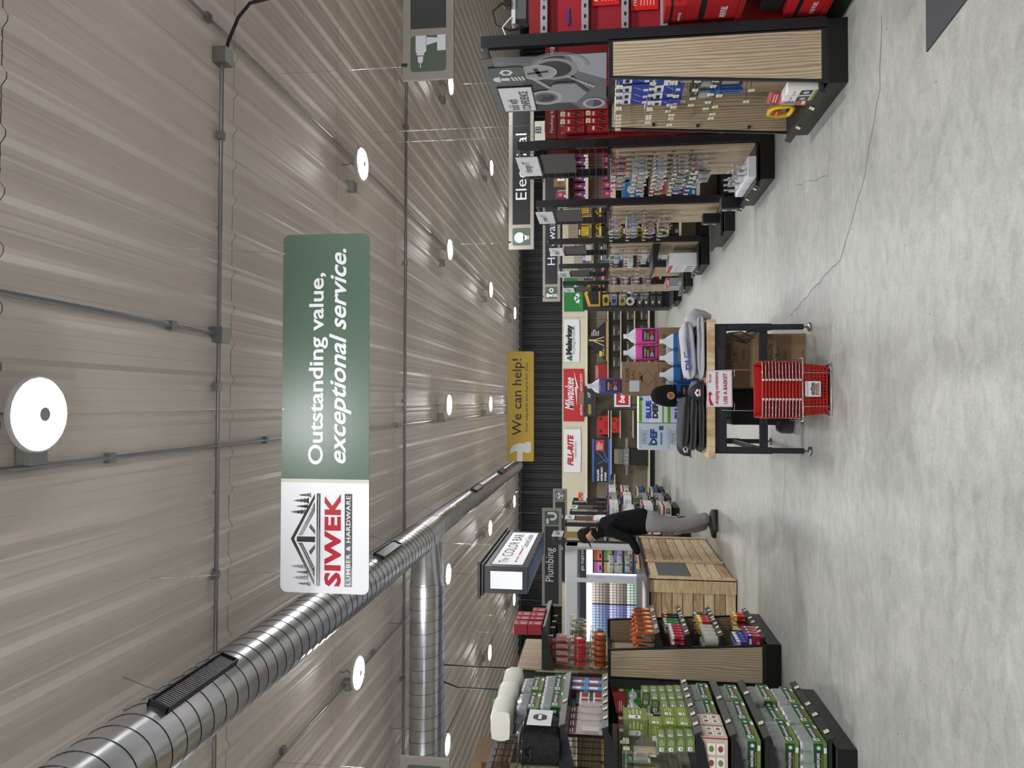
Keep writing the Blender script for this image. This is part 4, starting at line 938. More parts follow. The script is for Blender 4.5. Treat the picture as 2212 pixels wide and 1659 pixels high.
for q, y in enumerate((7.32, 7.48)): bigb.put((E.X(.12), y, .74), E.rz(), 'large black and clear pack hanging low under the change IT sign, ' + ('nearer of two' if q == 0 else 'farther of two'), 'blister pack')
wb = carton('display_tray', .22, .2, .075, (222, 226, 234), None)
mb = MB(); 
for q in range(3):
    y = 7.3 + .24 * q; wb.put((E.X(.12), y, .172), E.rz(), 'open white display tray on deck under change IT sign, %s from near end' % ('first', 'second', 'third')[q], 'tray')
    for n in range(3):
        SP[(n + q) % 4].put((E.X(.06 + n * .06), y + .02 * (n - 1), .37), E.rz(), 'small packs standing in the white trays under the change IT sign', 'blister pack', 'packs in the white trays')
blk = carton('black_carton', .14, .12, .2, (20, 21, 24), lambda mb, Ff, Fl, Fr, Ft, w, d, h: (mb.rect(Ff, .01, .02, w * .5, h - .02, C(170, 172, 176), .001), mb.ell(Ff, w * .27, h * .5, .03, .03, C(60, 60, 64), .0015), mb.rect(Fl, .0, 0, d, h, C(34, 36, 40), .001)))
blk.put((E.X(-.0), 8.08, .172), E.rz(), 'black boxed fixture at the far corner of the change IT endcap deck', 'box')
E = R[2]; gname = "the 'power IT' endcap"
for k, (z, ps_, n) in enumerate(((1.52, [ORB, SP[0], ORB, SP[5]], 3), (1.3, [SP[5], SP[0], BLUB, SP[5]], 3), (1.08, [ORB, ORB, SP[4], ORB], 4), (.88, [ORB, ORB, None, SP[4]], 3))):
    hookrow(E, z, yl(E, 4), ps_, n, 'small electrical packs in the %s hook row under the power IT sign' % rows[k], (gname, '%s row packs under the power IT sign' % rows[k]), L=1.15, seed=k + 9)
blk.put((E.X(.2), 9.55, .172), E.rz(), 'dark box on the deck under the power IT sign', 'box')
E = R[3]; gname = 'the third signed endcap'
lip_shelf(E, E.e, .86, u0=-.04, tags=None)
gb = card('respirator_pack', .1, .12, (224, 226, 228), (120, 180, 60), (170, 172, 176), (.9, .7), .04, 31); wbp = card('respirator_pack', .11, .13, (226, 228, 230), (170, 60, 60), (220, 222, 224), (.9, .75), .05, 32)
for k, (z, ps_, n) in enumerate(((1.5, [gb, BLUB, REDB], 3), (1.28, [gb, wbp, wbp], 3), (1.06, [wbp, wbp, wbp], 2))):
    hookrow(E, z, yl(E, 3), ps_, n, 'white and green mask packs in the %s row of the third signed endcap' % rows[k], (gname, '%s row mask packs on the third signed endcap' % rows[k]), L=1.2, seed=k + 19, gap=.07)
def dmag(mb, Ff, Fl, Fr, Ft, w, d, h):
    mb.rect(Ff, 0, h * .86, w, h, C(180, 40, 44), .001); fine(mb, Ff, w * .1, h * .45, w * .9, h * .8, 5, C(90, 90, 95)); mb.rect(Ff, w * .1, h * .1, w * .5, h * .35, C(70, 60, 66), .001)
    mb.rect(Fl, 0, h * .86, d, h, C(180, 40, 44), .001); fine(mb, Fl, .005, h * .1, d - .005, h * .8, 6, C(90, 90, 95)); mb.rect(Fl, 0, h * .2, d, h * .35, C(60, 60, 66), .001)
mag = carton('cartoned_kit', .14, .2, .42, (226, 228, 232), dmag)
for q in range(4): mag.put((E.X(.12), 11.85 + .16 * q, .172), E.rz(), 'tall white carton with red top, third signed endcap, %s from near end' % ('first', 'second', 'third', 'fourth')[q], 'box')
E = R[4]
for k, z in enumerate((1.5, 1.28, 1.08, .86)):
    hookrow(E, z, yl(E, 3), [SP[k], REDB, SP[(k + 2) % 6]], 3, 'small grey packs in the %s row of the fourth signed endcap' % rows[k], ('the fourth signed endcap', '%s row packs on the fourth signed endcap' % rows[k]), L=1.1, seed=k + 29)
foil = carton('foil_box', .12, .16, .3, (196, 200, 206), deco_std((190, 60, 90), .2), m=C(190, 196, 204, .25, metal=.6))
for q in range(3): foil.put((E.X(.1), 13.95 + .2 * q, .172), E.rz(), 'shiny silver box on the deck of the fourth signed endcap, %s' % ('nearest', 'middle', 'farthest')[q], 'box')
E = R[5]
for k, z in enumerate((1.48, 1.25, 1.02, .8)):
    hookrow(E, z, yl(E, 3), [SP[(k + 1) % 6], ORB, BLUB], 2, 'tiny packs in the %s row of the farthest signed endcap' % rows[k], ('the farthest right endcap', '%s row packs on the farthest signed endcap' % rows[k]), L=1, seed=k + 39)
# ---------------------------------------------------------------- products on the right runs' camera-facing sides
HK2 = HOOK
class Flat:                       # a straight shelf facing the camera
    s = 1
def front_hooks(x0, x1, y, z, n, protos, k, label, group, gap=.05, hookon=None):
    for i in range(n):
        x = x0 + (x1 - x0) * (i + .5) / n
        HOOK.put((x, y, z), 0, 'chrome peg hooks on ' + hookon, 'hook', 'peg hooks on ' + hookon, scale=(1, 1.3, 1))
        p = protos[i % len(protos)] if isinstance(protos, list) else protos
        for q in range(k): p.put((x, y - .05 - gap * q, z - .002), 0, label, 'blister pack', group)
redl = flatpack('blade_pack', .064, .2, .01, (176, 26, 32), lambda mb, F, w, h: (mb.rect(F, w * .15, h * .12, w * .85, h * .62, C(120, 18, 24), .0008), mb.line(F, [(w * .3, h * .2), (w * .7, h * .55)], .006, C(150, 150, 155, .3), .0012), mb.rect(F, w * .2, h * .72, w * .8, h * .82, WHT, .0008)))
mb = MB(); mb.box((2.6, 7.22, 2.08), (4.2, 7.26, 2.19), C(116, 16, 30, .45)); F = F_cam(2.6, 7.22, 2.08); mb.text(F, 'Nothing but HEAVY DUTY', .06, .02, WHT, h=.04, wd=.6, off=.002); mb.text(F, 'Milwaukee', .7, .02, WHT, h=.06, wd=.4, shear=.3, off=.002); mb.build('header_strip', RUN[1])
mb = MB(); mb.box((2.6, 7.24, .16), (4.2, 7.27, 2.08), C(128, 20, 26, .45)); mb.build('red_backing', RUN[1])
for k, (z, kk) in enumerate(((2.0, 2), (1.76, 2), (1.5, 1), (1.25, 1), (1.0, 1), (.76, 1), (.5, 1))):
    front_hooks(2.62, 3.12, 7.235, z, 7, redl, kk, 'red blade packs hanging in the %s row of the red shelving run' % ('top', 'second', 'third', 'fourth', 'fifth', 'sixth', 'lowest')[k], '%s row of red packs between the first two right endcaps' % ('top', 'second', 'third', 'fourth', 'fifth', 'sixth', 'lowest')[k], .04, 'the red shelving run')
def dbulb(mb, Ff, Fl, Fr, Ft, w, d, h):
    mb.rect(Ff, 0, 0, w, h * .2, C(60, 60, 140), .001); mb.ell(Ff, w * .5, h * .5, w * .2, h * .17, C(214, 216, 222), .002, 14); mb.rect(Ff, w * .4, h * .66, w * .6, h * .86, C(190, 190, 196), .002); mb.rect(Ff, w * .08, h * .04, w * .4, h * .14, WHT, .002)
bulb = carton('bulb_box', .085, .085, .15, (140, 40, 110), dbulb)
bulb2 = carton('bulb_box', .085, .085, .13, (150, 50, 120), lambda mb, Ff, Fl, Fr, Ft, w, d, h: (mb.ell(Ff, w * .5, h * .55, w * .25, h * .2, C(210, 150, 50), .002, 14), mb.rect(Ff, w * .1, h * .05, w * .4, h * .2, WHT, .002)))
fl4 = carton('ceiling_fan_box', .2, .2, .26, (110, 60, 150), lambda mb, Ff, Fl, Fr, Ft, w, d, h: (mb.rect(Ff, 0, 0, w, h * .45, C(40, 120, 170), .001), mb.ell(Ff, w * .7, h * .6, w * .14, h * .16, C(220, 220, 226), .002, 14), mb.rect(Ff, w * .06, h * .08, w * .3, h * .2, WHT, .002)))
fl5 = carton('light_box', .2, .2, .24, (52, 120, 170), lambda mb, Ff, Fl, Fr, Ft, w, d, h: (mb.ell(Ff, w * .5, h * .5, w * .26, h * .2, C(214, 218, 224), .002, 14), mb.rect(Ff, w * .1, h * .06, w * .35, h * .16, C(170, 40, 44), .002)))
fl6 = carton('light_box', .16, .2, .22, (170, 110, 80), lambda mb, Ff, Fl, Fr, Ft, w, d, h: (mb.rect(Ff, w * .3, h * .2, w * .8, h * .8, C(150, 60, 120), .001), mb.ell(Ff, w * .55, h * .5, w * .18, h * .14, C(220, 216, 200), .002, 14)))
def rowf(p, x0, n, dx, y, z, label, cat='box', group=None, dy=0, rows_=1):
    for j in range(rows_):
        for i in range(n): p.put((x0 + dx * i, y + j * dy, z), rnd.uniform(-.03, .03), label, cat, group)
yr = R[2].y0 + .2
rowf(bulb, 2.68, 6, .105, yr, 1.851, 'magenta light bulb boxes standing on the shelf right of the change IT endcap', group='magenta bulb boxes on the upper shelf')
rowf(bulb2, 2.68, 6, .11, yr, 1.501, 'magenta bulb boxes with yellow bulbs on the lower shelf right of the change IT endcap', group='yellow bulb boxes on the second shelf')
mb = MB(); mb.box((2.6, 9.4, 2.07), (4.4, 9.83, 2.1), C(214, 206, 182)); mb.build('shelf', RUN[2])
rowf(bulb2, 2.67, 1, .1, 9.5, 2.101, 'magenta bulb box at the left end of the top shelf behind the change IT sign')
carton('shipping_carton', .2, .16, .155, (150, 116, 76), lambda mb, Ff, Fl, Fr, Ft, w, d, h: (mb.rect(Ff, w * .35, h * .1, w * .95, h * .7, WHT, .001), mb.text(Ff, '59694', w * .45, h * .3, INK, h=.03, off=.002), fine(mb, Ff, w * .1, h * .3, w * .3, h * .7, 3)), m=CARD).put((2.86, 9.48, 2.101), 0, 'small brown shipping carton with a white label on the top shelf', 'box')
rowf(bulb2, 3.02, 1, .1, 9.5, 2.101, 'magenta bulb box right of the brown carton on the top shelf')
for k, (p, z, w_) in enumerate(((fl5, 1.151, 'blue'), (fl6, .801, 'copper and purple'), (fl4, .451, 'purple and teal'))): rowf(p, 2.72, 3, .23, yr + .05, z, 'large %s lighting box on the run behind the change IT endcap' % w_, group='%s lighting boxes' % w_)
# between R3 and R4: cords
mb = MB()
for q in range(7): mb.tube([(.045 * math.cos(a) * (1 - .04 * q), -.012 * q, -.09 + .085 * math.sin(a)) for a in [2 * PI * i / 14 for i in range(15)]], .005, YEL, 5)
cord = Proto(mb.build('extension_cord'))
y4 = R[3].y0 + .17
for k, z in enumerate((1.75, 1.42, 1.12)):
    for i in range(4): cord.put((2.66 + i * .12, y4, z), 0, 'coiled yellow extension cords hanging in the %s row between two right endcaps' % ('top', 'middle', 'lower')[k], 'cord', '%s row of yellow cords' % ('top', 'middle', 'lower')[k])
bk = carton('tool_box', .16, .2, .2, (26, 27, 30), deco_std((220, 180, 40), .22, seed=3)); by = carton('tool_box', .15, .2, .18, (214, 176, 50), deco_std((28, 28, 30), .3, seed=4)); bw_ = carton('hardware_box', .13, .18, .17, (214, 216, 218), deco_std((40, 80, 160), .3, seed=5)); br = carton('hardware_box', .13, .18, .17, (180, 40, 44), deco_std((230, 230, 230), .25, seed=6)); bg = carton('hardware_box', .14, .18, .2, (120, 120, 122), deco_std((40, 42, 46), .3, seed=7))
sh = lambda z: ('bottom', 'lower', 'middle', 'upper', 'top')[[.451, .801, 1.151, 1.501, 1.851].index(z)]
for ri, yb, ord_ in ((3, R[3].y0 + .2, 'third'), (4, R[4].y0 + .2, 'fourth'), (5, R[5].y0 + .2, 'fifth')):
    for k, z in enumerate((.451, .801, 1.151, 1.501, 1.851)):
        p = ((bk, bk, by, bk, by), (bw_, br, bw_, bg, bw_), (br, bg, bw_, br, bg))[ri - 3][k]
        rowf(p, 2.7, 4, .18, yb - .02, z, 'boxed goods on the %s shelf of the %s shelving run on the right' % (sh(z), ord_), group='%s shelf boxes, %s right run' % (sh(z), ord_))
# ---------------------------------------------------------------- red tools bay (near right)
def dfuel(mb, Ff, Fl, Fr, Ft, w, d, h):
    K = INK; mb.rect(Ff, 0, h * .62, w, h * .74, K, .001); mb.text(Ff, 'M18 FUEL', w * .3, h * .3, WHT, h=h * .12, wd=w * .5, shear=.25, bold=.03, off=.002)
    mb.rect(Fl, 0, h * .62, d, h * .74, K, .001); mb.text(Fl, 'M18 FUEL', d * .1, h * .2, WHT, h=h * .13, wd=d * .5, shear=.25, bold=.03, off=.002)
    mb.line(Ff, [(w * .06, h * .3), (w * .14, h * .42), (w * .26, h * .4)], h * .09, C(60, 14, 16), .002)
fu = carton('power_tool_box', .5, .28, .34, (176, 26, 36), dfuel); fu.put((2.87, 4.98, .722), 0, 'large red power tool box with a black stripe on the near right shelf', 'box'); fu.put((2.87, 5.02, 1.064), 0, 'red power tool box stacked on top of another at the right edge', 'box', scale=(1, .8, .4))
cs = carton('tool_kit_box', .5, .3, .24, (190, 30, 40), dfuel); cs.put((2.87, 5.0, .162), 0, 'red boxed tool kit on the floor deck at the right edge', 'box')
mb = MB(); mb.box((-.24, -.14, 0), (.24, .14, .16), C(30, 31, 34, .5), .02); mb.box((-.1, -.15, .05), (.1, -.14, .11), C(60, 62, 66), .005); o = mb.build('tool_case'); mb = MB(); mb.tube([(-.08, -.14, .12), (-.07, -.17, .13), (.07, -.17, .13), (.08, -.14, .12)], .01, INK, 6); mb.build('handle', o)
tag(o, 'black plastic tool case lying on the red tool kit box', 'case'); o.location = (2.9, 5.0, .403)
for (z, x, txt) in ((1.6, 2.8, 'M18 FUEL'), (1.33, 2.75, 'M18 FUEL')):
    mb = MB(); F = F_cam(x, 5.185, z - .1); mb.prism(F, [(0, 0), (.35, 0), (.35, .19), (0, .19)], .003, C(206, 24, 32, .45)); mb.text(F, txt, .03, .15, WHT, h=.026, wd=.16, shear=.2, bold=.03, off=.004); fine(mb, F, .03, .02, .3, .13, 5, C(235, 170, 170), .004)
    o = mb.build('shelf_card'); tag(o, 'red printed card with white lettering on the %s rail gap' % ('upper' if z > 1.5 else 'lower'), 'card')
mb = MB(); mb.box((2.68, 5.19, 1.85), (2.8, 5.196, 1.865), C(30, 60, 150)); tag(mb.build('tape_strip'), 'small strip of blue tape on the red tool backing', 'tape')
# ---------------------------------------------------------------- LEFT ENDCAP 1 (canning goods)
JG = M('jar_glass', (170, 176, 178), .08, alpha=.45); LID = C(196, 196, 194, .3, metal=.7)
def jar_pack(w=.31, d=.23, h=.17, nm='mason_jar_pack'):
    e = empty(nm); th_ = h * .52
    GD, GL = C(28, 66, 50, .5), C(104, 130, 60, .5)
    mb = MB(); mb.box((-w / 2, -d / 2, 0), (w / 2, d / 2, th_), GL, .003); Ff, Fl, Fr, Ft = faces(w, d, th_)
    for F, a in ((Ff, w), (Fl, d), (Fr, d)):
        mb.rect(F, a * .04, th_ * .3, a * .96, th_ * .97, GD, .0008); mb.text(F, 'MASON JARS', a * .24, th_ * .5, WHT, h=th_ * .26, wd=a * .46, bold=.03, off=.0015)
        mb.rect(F, a * .26, th_ * .36, a * .66, th_ * .41, C(196, 90, 50), .0012); mb.ell(F, a * .84, th_ * .62, th_ * .17, th_ * .17, C(90, 170, 110), .0012); mb.ell(F, a * .84, th_ * .62, th_ * .1, th_ * .1, WHT, .0016)
        mb.rrect(F, a * .05, th_ * .42, a * .2, th_ * .88, .008, C(200, 204, 214), .0012); mb.text(F, 'Ball', a * .075, th_ * .54, INK, wd=a * .1, shear=.4, bold=.03, off=.002); mb.rect(F, a * .7, th_ * .05, a * .85, th_ * .25, WHT, .001)
    mb.build('printed_tray', e)
    nx_, ny_ = 4, 3; jar0 = None
    for i in range(nx_):
        for j in range(ny_):
            x = (i - 1.5) * w / 4.05; y = (j - 1) * d / 3.05
            if jar0 is None:
                mb = MB(); r_ = .034; mb.lathe((0, 0, th_), [(r_, 0), (r_, h * .26), (r_ * .8, h * .34), (r_ * .82, h * .36)], JG, 12); mb.lathe((0, 0, th_), [(r_ * .86, h * .33), (r_ * .86, h * .43), (r_ * .7, h * .435)], LID, 12); jar0 = mb.build('jar', e); jar0.location = (x, y, 0)
            else: c = jar0.copy(); COL.objects.link(c); c.parent = e; c.location = (x, y, 0)
    # film with puckers
    mb = MB(); vs = []; r = random.Random(3); n = 26
    for z_, f in ((th_ * .9, 1.0), (h * .8, 1.0), (h * .97, .93), (h * 1.0, .7)):
        for q in range(n):
            a = 2 * PI * q / n; k_ = min(1 / max(abs(math.cos(a)), 1e-6), 1 / max(abs(math.sin(a)), 1e-6)); k_ = min(k_, 1.32)
            vs.append((w / 2 * f * math.cos(a) * k_ * (1 + r.uniform(-.02, .015)), d / 2 * f * math.sin(a) * k_ * (1 + r.uniform(-.02, .015)), z_ + r.uniform(-.006, .006)))
    mb.add(vs, [(i * n + j, i * n + (j + 1) % n, (i + 1) * n + (j + 1) % n, (i + 1) * n + j) for i in range(3) for j in range(n)] + [tuple(range(3 * n, 4 * n))], FILM)
    Ff = fr((-w * .3, -d / 2 * .5, h + .004), (1, 0, 0), (0, 1, 0)); mb.rect(Ff, 0, 0, w * .5, d * .35, C(70, 96, 60), 0); mb.ell(Ff, w * .15, d * .2, .03, .018, WHT, .001)
    mb.build('shrink_film', e)
    return Proto(e)
JP = jar_pack()
E = Lc[0]
def side_put(p, E, u, y, z, label, cat, group=None, rz=0, **k): p.put((E.X(u), y, z), E.rz() + rz, label, cat, group, **k)
ordn = ('nearest', 'middle', 'farthest')
for k, y in enumerate((5.18, 5.5, 5.82)):
    side_put(JP, E, .1, y, .175, 'green tray of mason jars on the base deck, %s of the bottom layer' % ordn[k], 'jar pack', rz=rnd.uniform(-.04, .04))
    if k != 1 or True: side_put(JP, E, .10 + .03 * (k == 1), y + .02, .347, 'green tray of mason jars, %s of the second layer on the base deck' % ordn[k], 'jar pack', rz=rnd.uniform(-.08, .08))
    side_put(JP, E, .10, y, .59, 'film wrapped mason jar tray on the lowest raised shelf, %s one' % ordn[k], 'jar pack', rz=rnd.uniform(-.05, .05))
for k, y in enumerate((5.52, 5.84)): side_put(JP, E, .11, y, .805, 'film wrapped jar tray on the shelf with the cream boxes, %s one' % ('nearer', 'farther')[k], 'jar pack', scale=(1, 1, .95))
def dapple(mb, Ff, Fl, Fr, Ft, w, d, h):
    for F, a in ((Ff, w), (Fl, d), (Fr, d)):
        mb.text(F, 'Apple Master', a * .08, h * .82, C(90, 50, 50), h=h * .07, wd=a * .5, off=.001)
        for i in range(2):
            for j in range(2): mb.rect(F, a * (.15 + .38 * i), h * (.12 + .33 * j), a * (.45 + .38 * i), h * (.4 + .33 * j), WHT, .001); mb.ell(F, a * (.3 + .38 * i), h * (.26 + .33 * j), a * .09, h * .09, C(*(((120, 130, 60), (150, 70, 50))[(i + j) % 2])), .002, 12)
        mb.rect(F, a * .95, 0, a * .98, h, C(140, 30, 60), .001)
    mb.ell(Ft, w * .5, d * .5, w * .2, d * .15, C(110, 120, 100), .001, 14)
ap = carton('kitchen_gadget_box', .18, .24, .18, (206, 184, 168), dapple)
for k, y in enumerate((5.1, 5.29)): side_put(ap, E, .1, y, .802, 'cream printed kitchen gadget box beside the jar trays, %s one' % ('nearer', 'farther')[k], 'box')
def dlid(mb, Ff, Fl, Fr, Ft, w, d, h):
    for F, a in ((Ff, w), (Fl, d), (Fr, d)):
        mb.rrect(F, a * .08, h * .3, a * .36, h * .78, .006, C(226, 230, 236), .001); mb.text(F, 'Ball', a * .13, h * .42, INK, wd=a * .18, shear=.4, off=.002, bold=.03); fine(mb, F, a * .45, h * .2, a * .92, h * .8, 4, C(196, 210, 140), .001)
    mb.rrect(Ft, w * .05, d * .2, w * .35, d * .7, .006, C(226, 230, 236), .001); mb.rect(Ft, w * .45, d * .1, w * .95, d * .9, C(60, 86, 40), .001); mb.ell(Ft, w * .7, d * .5, w * .18, d * .3, C(190, 190, 186), .002, 14)
ld = carton('jar_lid_box', .15, .12, .095, (118, 138, 52), dlid); ld2 = carton('jar_lid_box', .14, .1, .06, (98, 120, 70), dlid)
for c_, (y, hgt, p, hh_) in enumerate(((5.1, 4, ld2, .062), (5.26, 3, ld, .097), (5.42, 2, ld, .097), (5.58, 3, ld2, .062), (5.73, 4, ld2, .062), (5.87, 5, ld2, .062))):
    for q in range(hgt): side_put(p, E, .05 + .004 * q, y, 1.01 + .0 + hh_ * q, 'lime green jar lid boxes in stack %s of six counted from the near end' % ('one', 'two', 'three', 'four', 'five', 'six')[c_], 'box', 'jar lid boxes, stack %s' % ('one', 'two', 'three', 'four', 'five', 'six')[c_], rz=rnd.uniform(-.06, .06))
big = carton('jar_lid_box', .2, .12, .17, (126, 140, 78), dlid); side_put(big, E, .06, 5.36, 1.302, 'large olive green lid carton resting across the lime stacks', 'box')
# funnels
mb = MB(); PL = C(200, 202, 206, .35); mb.lathe((0, 0, -.06), [(.012, -.04), (.02, .0), (.06, .05), (.066, .06), (.06, .06)], PL, 20); mb.box((-.012, -.12, -.012), (.012, -.05, -.004), PL, .003); fn_ = Proto(mb.build('funnel'))
for q in range(4): side_put(fn_, E, .22 - .04 * q, 5.56, 1.44 - .01 * q, 'white plastic canning funnels stacked on a hook above the lid boxes', 'funnel', 'white funnels', scale=(1.6, 1.6, 1.6))
hookrow(E, 1.48, [5.12, 5.3, 5.5], None, 0, '', ('the canning endcap', ''), u=.325)
ut = card('utensil_card', .09, .2, (214, 212, 206), (120, 130, 60), (206, 176, 60), (.6, .8), .02, 7); hookrow(E, 1.46, [5.12, 5.16], ut, 2, 'utensil card with yellow tongs hanging at the near end of the canning endcap', ('the canning endcap', 'tong cards on the canning endcap'), 'utensil card', u=.325)
jl = card('jar_lifter_pack', .1, .16, (110, 140, 110), (60, 80, 60), (120, 60, 50), (.8, .6), .03, 9); hookrow(E, 1.46, [5.03], jl, 2, 'green and brown canning tool pack at the nearest hook of the canning endcap', ('the canning endcap', 'canning tool packs at the nearest hook'), 'utensil card', u=.325)
# shelf 1.61
def dclif(mb, Ff, Fl, Fr, Ft, w, d, h): [(mb.rect(F, a * .5, h * .1, a * .95, h * .9, C(120, 50, 50), .001), mb.rect(F, a * .05, h * .3, a * .4, h * .8, WHT, .001)) for F, a in ((Ff, w), (Fl, d), (Fr, d))]
bl = carton('snack_box', .12, .14, .13, (90, 150, 200), dclif)
for q in range(2):
    for k in range(2): side_put(bl, E, .06, 5.92 - .13 * k, 1.615 + .131 * q, 'light blue snack boxes stacked at the far end of the upper shelf', 'box', 'light blue snack boxes')
cp = card('jar_lifter_pack', .1, .25, (176, 150, 140), (90, 30, 50), (196, 170, 160), (.9, .7), .05, 12)
for k in range(4): side_put(cp, E, .02, 5.08 + .115 * k, 1.615 + .25, 'tall clear and pink canning kit packs on the upper shelf', 'utensil card', 'tall canning kit packs')
rb = carton('recipe_box', .11, .1, .1, (214, 216, 214), lambda mb, Ff, Fl, Fr, Ft, w, d, h: [(mb.rect(F, a * .1, h * .1, a * .9, h * .6, C(140, 40, 44), .001), mb.rect(F, 0, h * .75, a, h, C(30, 70, 50), .001)) for F, a in ((Ff, w), (Fl, d), (Fr, d))])
for q in range(2):
    for k in range(2): side_put(rb, E, .06, 5.56 + .115 * k, 1.615 + .101 * q, 'red, white and green mix boxes on the upper shelf', 'box', 'mix boxes on the upper shelf')
# shelf 1.9
for k, y in enumerate((5.52, 5.84)):
    for q in range(2): side_put(JP, E, .1 + .02 * q, y, 1.905 + .174 * q, 'film wrapped jar tray on the top shelf, %s, %s layer' % (('nearer', 'farther')[k], ('lower', 'upper')[q]), 'jar pack', rz=rnd.uniform(-.05, .05))
mb = MB(); SPK = noise_col(M('speckled_enamel', (24, 25, 28), .2), (16, 17, 20), (70, 72, 78), nscale=160, detail=1, lo=.6, hi=.75)
mb.lathe((0, 0, 0), [(.15, 0), (.165, .02), (.17, .2), (.175, .205), (.172, .215), (.13, .235), (.03, .25)], SPK, 32, sy=.8); o = mb.build('stock_pot')
mb = MB(); mb.prism(fr((-.1, -.142, .05), (1, 0, 0), (0, 0, 1)), [(0, 0), (.2, 0), (.2, .14), (0, .14)], .003, C(222, 224, 230)); F = fr((-.1, -.146, .05), (1, 0, 0), (0, 0, 1)); mb.poly(F, [(.1 + .045 * math.cos(PI / 3 * i), .07 + .045 * math.sin(PI / 3 * i)) for i in range(6)], C(40, 34, 36), .001); mb.rect(F, .07, .06, .13, .08, WHT, .002); mb.build('paper_label', o)
for s_ in (-1, 1): mb = MB(); mb.tube([(s_ * .165, -.04, .15), (s_ * .2, -.03, .155), (s_ * .2, .03, .155), (s_ * .165, .04, .15)], .007, SPK, 6); mb.build('handle', o)
tag(o, 'black speckled enamel stock pot with a white label on the top shelf', 'pot'); o.location = (E.X(.13), 5.14, 1.905); o.scale = (1.22, 1.1, 1.18); o.rotation_euler.z = E.rz()
TW = C(224, 222, 214, .4)
mb = MB(); w_, d_, h_ = .29, .24, .16; n = 10; r = random.Random(2)
secs = []
for i in range(11):
    x = -w_ / 2 + w_ * i / 10; s_ = 1 - .12 * (abs(i - 5) / 5) ** 3; pts = []
    for q in range(16):
        a = 2 * PI * q / 16; k_ = min(1 / max(abs(math.cos(a)), 1e-6), 1 / max(abs(math.sin(a)), 1e-6)); k_ = min(k_, 1.25)
        pts.append((x, d_ / 2 * s_ * math.cos(a) * k_ * .97 + r.uniform(-.002, .002), h_ / 2 + h_ / 2 * s_ * math.sin(a) * k_ * .97 + r.uniform(-.002, .002)))
    secs.append(pts)
mb.loft(secs, TW); o = mb.build('paper_towel_pack'); mb = MB(); mb.box((w_ / 2 - .09, -.09, .02), (w_ / 2 + .003, .13, h_ * 1.08), C(70, 130, 60, .4), .02); mb.ell(fr((w_ / 2 - .06, -.05, h_ + .003), (1, 0, 0), (0, 1, 0)), .03, .05, .02, .03, C(230, 190, 60), .001); mb.build('brand_band', o)
tp = Proto(o)
for k, y in enumerate((5.97, 5.67, 5.38)):
    tp.put((E.X(.09), y, 2.258), E.rz(), 'white paper towel bundle on top of the canning display, %s' % ('farthest with green end', 'middle', 'nearest')[k], 'paper towels')
# run behind: tissue boxes, cartons on top
def dpuff(mb, Ff, Fl, Fr, Ft, w, d, h):
    mb.rect(Ff, 0, h * .84, w, h, C(200, 216, 226), .001); mb.ell(Ff, w * .5, h * .5, w * .38, h * .14, C(206, 214, 236), .002, 18); mb.text(Ff, 'Puffs', w * .18, h * .46, C(30, 40, 110), wd=w * .64, shear=.2, bold=.04, off=.003); mb.ell(Ff, w * .5, h * .25, w * .2, h * .08, C(96, 60, 44), .002)
pf = carton('tissue_box', .105, .12, .26, (60, 140, 40), dpuff)
for k in range(2): pf.put((-2.77 - .108 * k, 7.16, 1.21), 0, 'green tissue box with a white cloud, %s of the pair' % ('right', 'left')[k], 'tissue box')
mb = MB(); mb.box((-4.5, 7.08, 1.18), (-2.72, 7.5, 1.205), BEIGE); o = mb.build('shelf_board'); tag(o, 'beige shelf board carrying the green tissue boxes', 'shelf')
cb_ = carton('moving_carton', .4, .4, .3, (150, 116, 76), lambda mb, Ff, Fl, Fr, Ft, w, d, h: (mb.text(Ff, 'UP', w * .1, h * .2, INK, h=.05, off=.001), mb.poly(Ff, [(.06, .16), (.12, .16), (.12, .2), (.14, .2), (.09, .26), (.04, .2), (.06, .2)], INK, .001), mb.rect(Ff, w * .5, h * .1, w * .9, h * .2, INK, .001)), m=CARD)
for k in range(4): cb_.put((-2.9 - .42 * (k % 2), 5.2 + .5 * (k // 2), 2.301), 0, 'large brown cartons stored on top of the canning run behind the wire grid', 'box', 'cartons on top of the canning run')
bb1 = carton('pantry_box', .2, .16, .24, (150, 34, 40), deco_std((214, 176, 60), .3, seed=2)); bb2 = carton('pantry_box', .18, .16, .2, (60, 100, 60), deco_std((220, 220, 214), .3, seed=8)); bb3 = carton('pantry_box', .2, .16, .26, (196, 192, 184), deco_std((60, 60, 70), .3, seed=9))
for z, p, nm in ((.501, bb3, 'bottom'), (.951, bb2, 'lower'), (1.401, bb1, 'middle'), (1.901, bb3, 'upper')):
    for i in range(4): p.put((-2.84 - .23 * i, 7.17, z), rnd.uniform(-.04, .04), 'household boxes on the %s shelf of the run behind the tape gun endcap' % nm, 'box', '%s shelf household boxes' % nm)
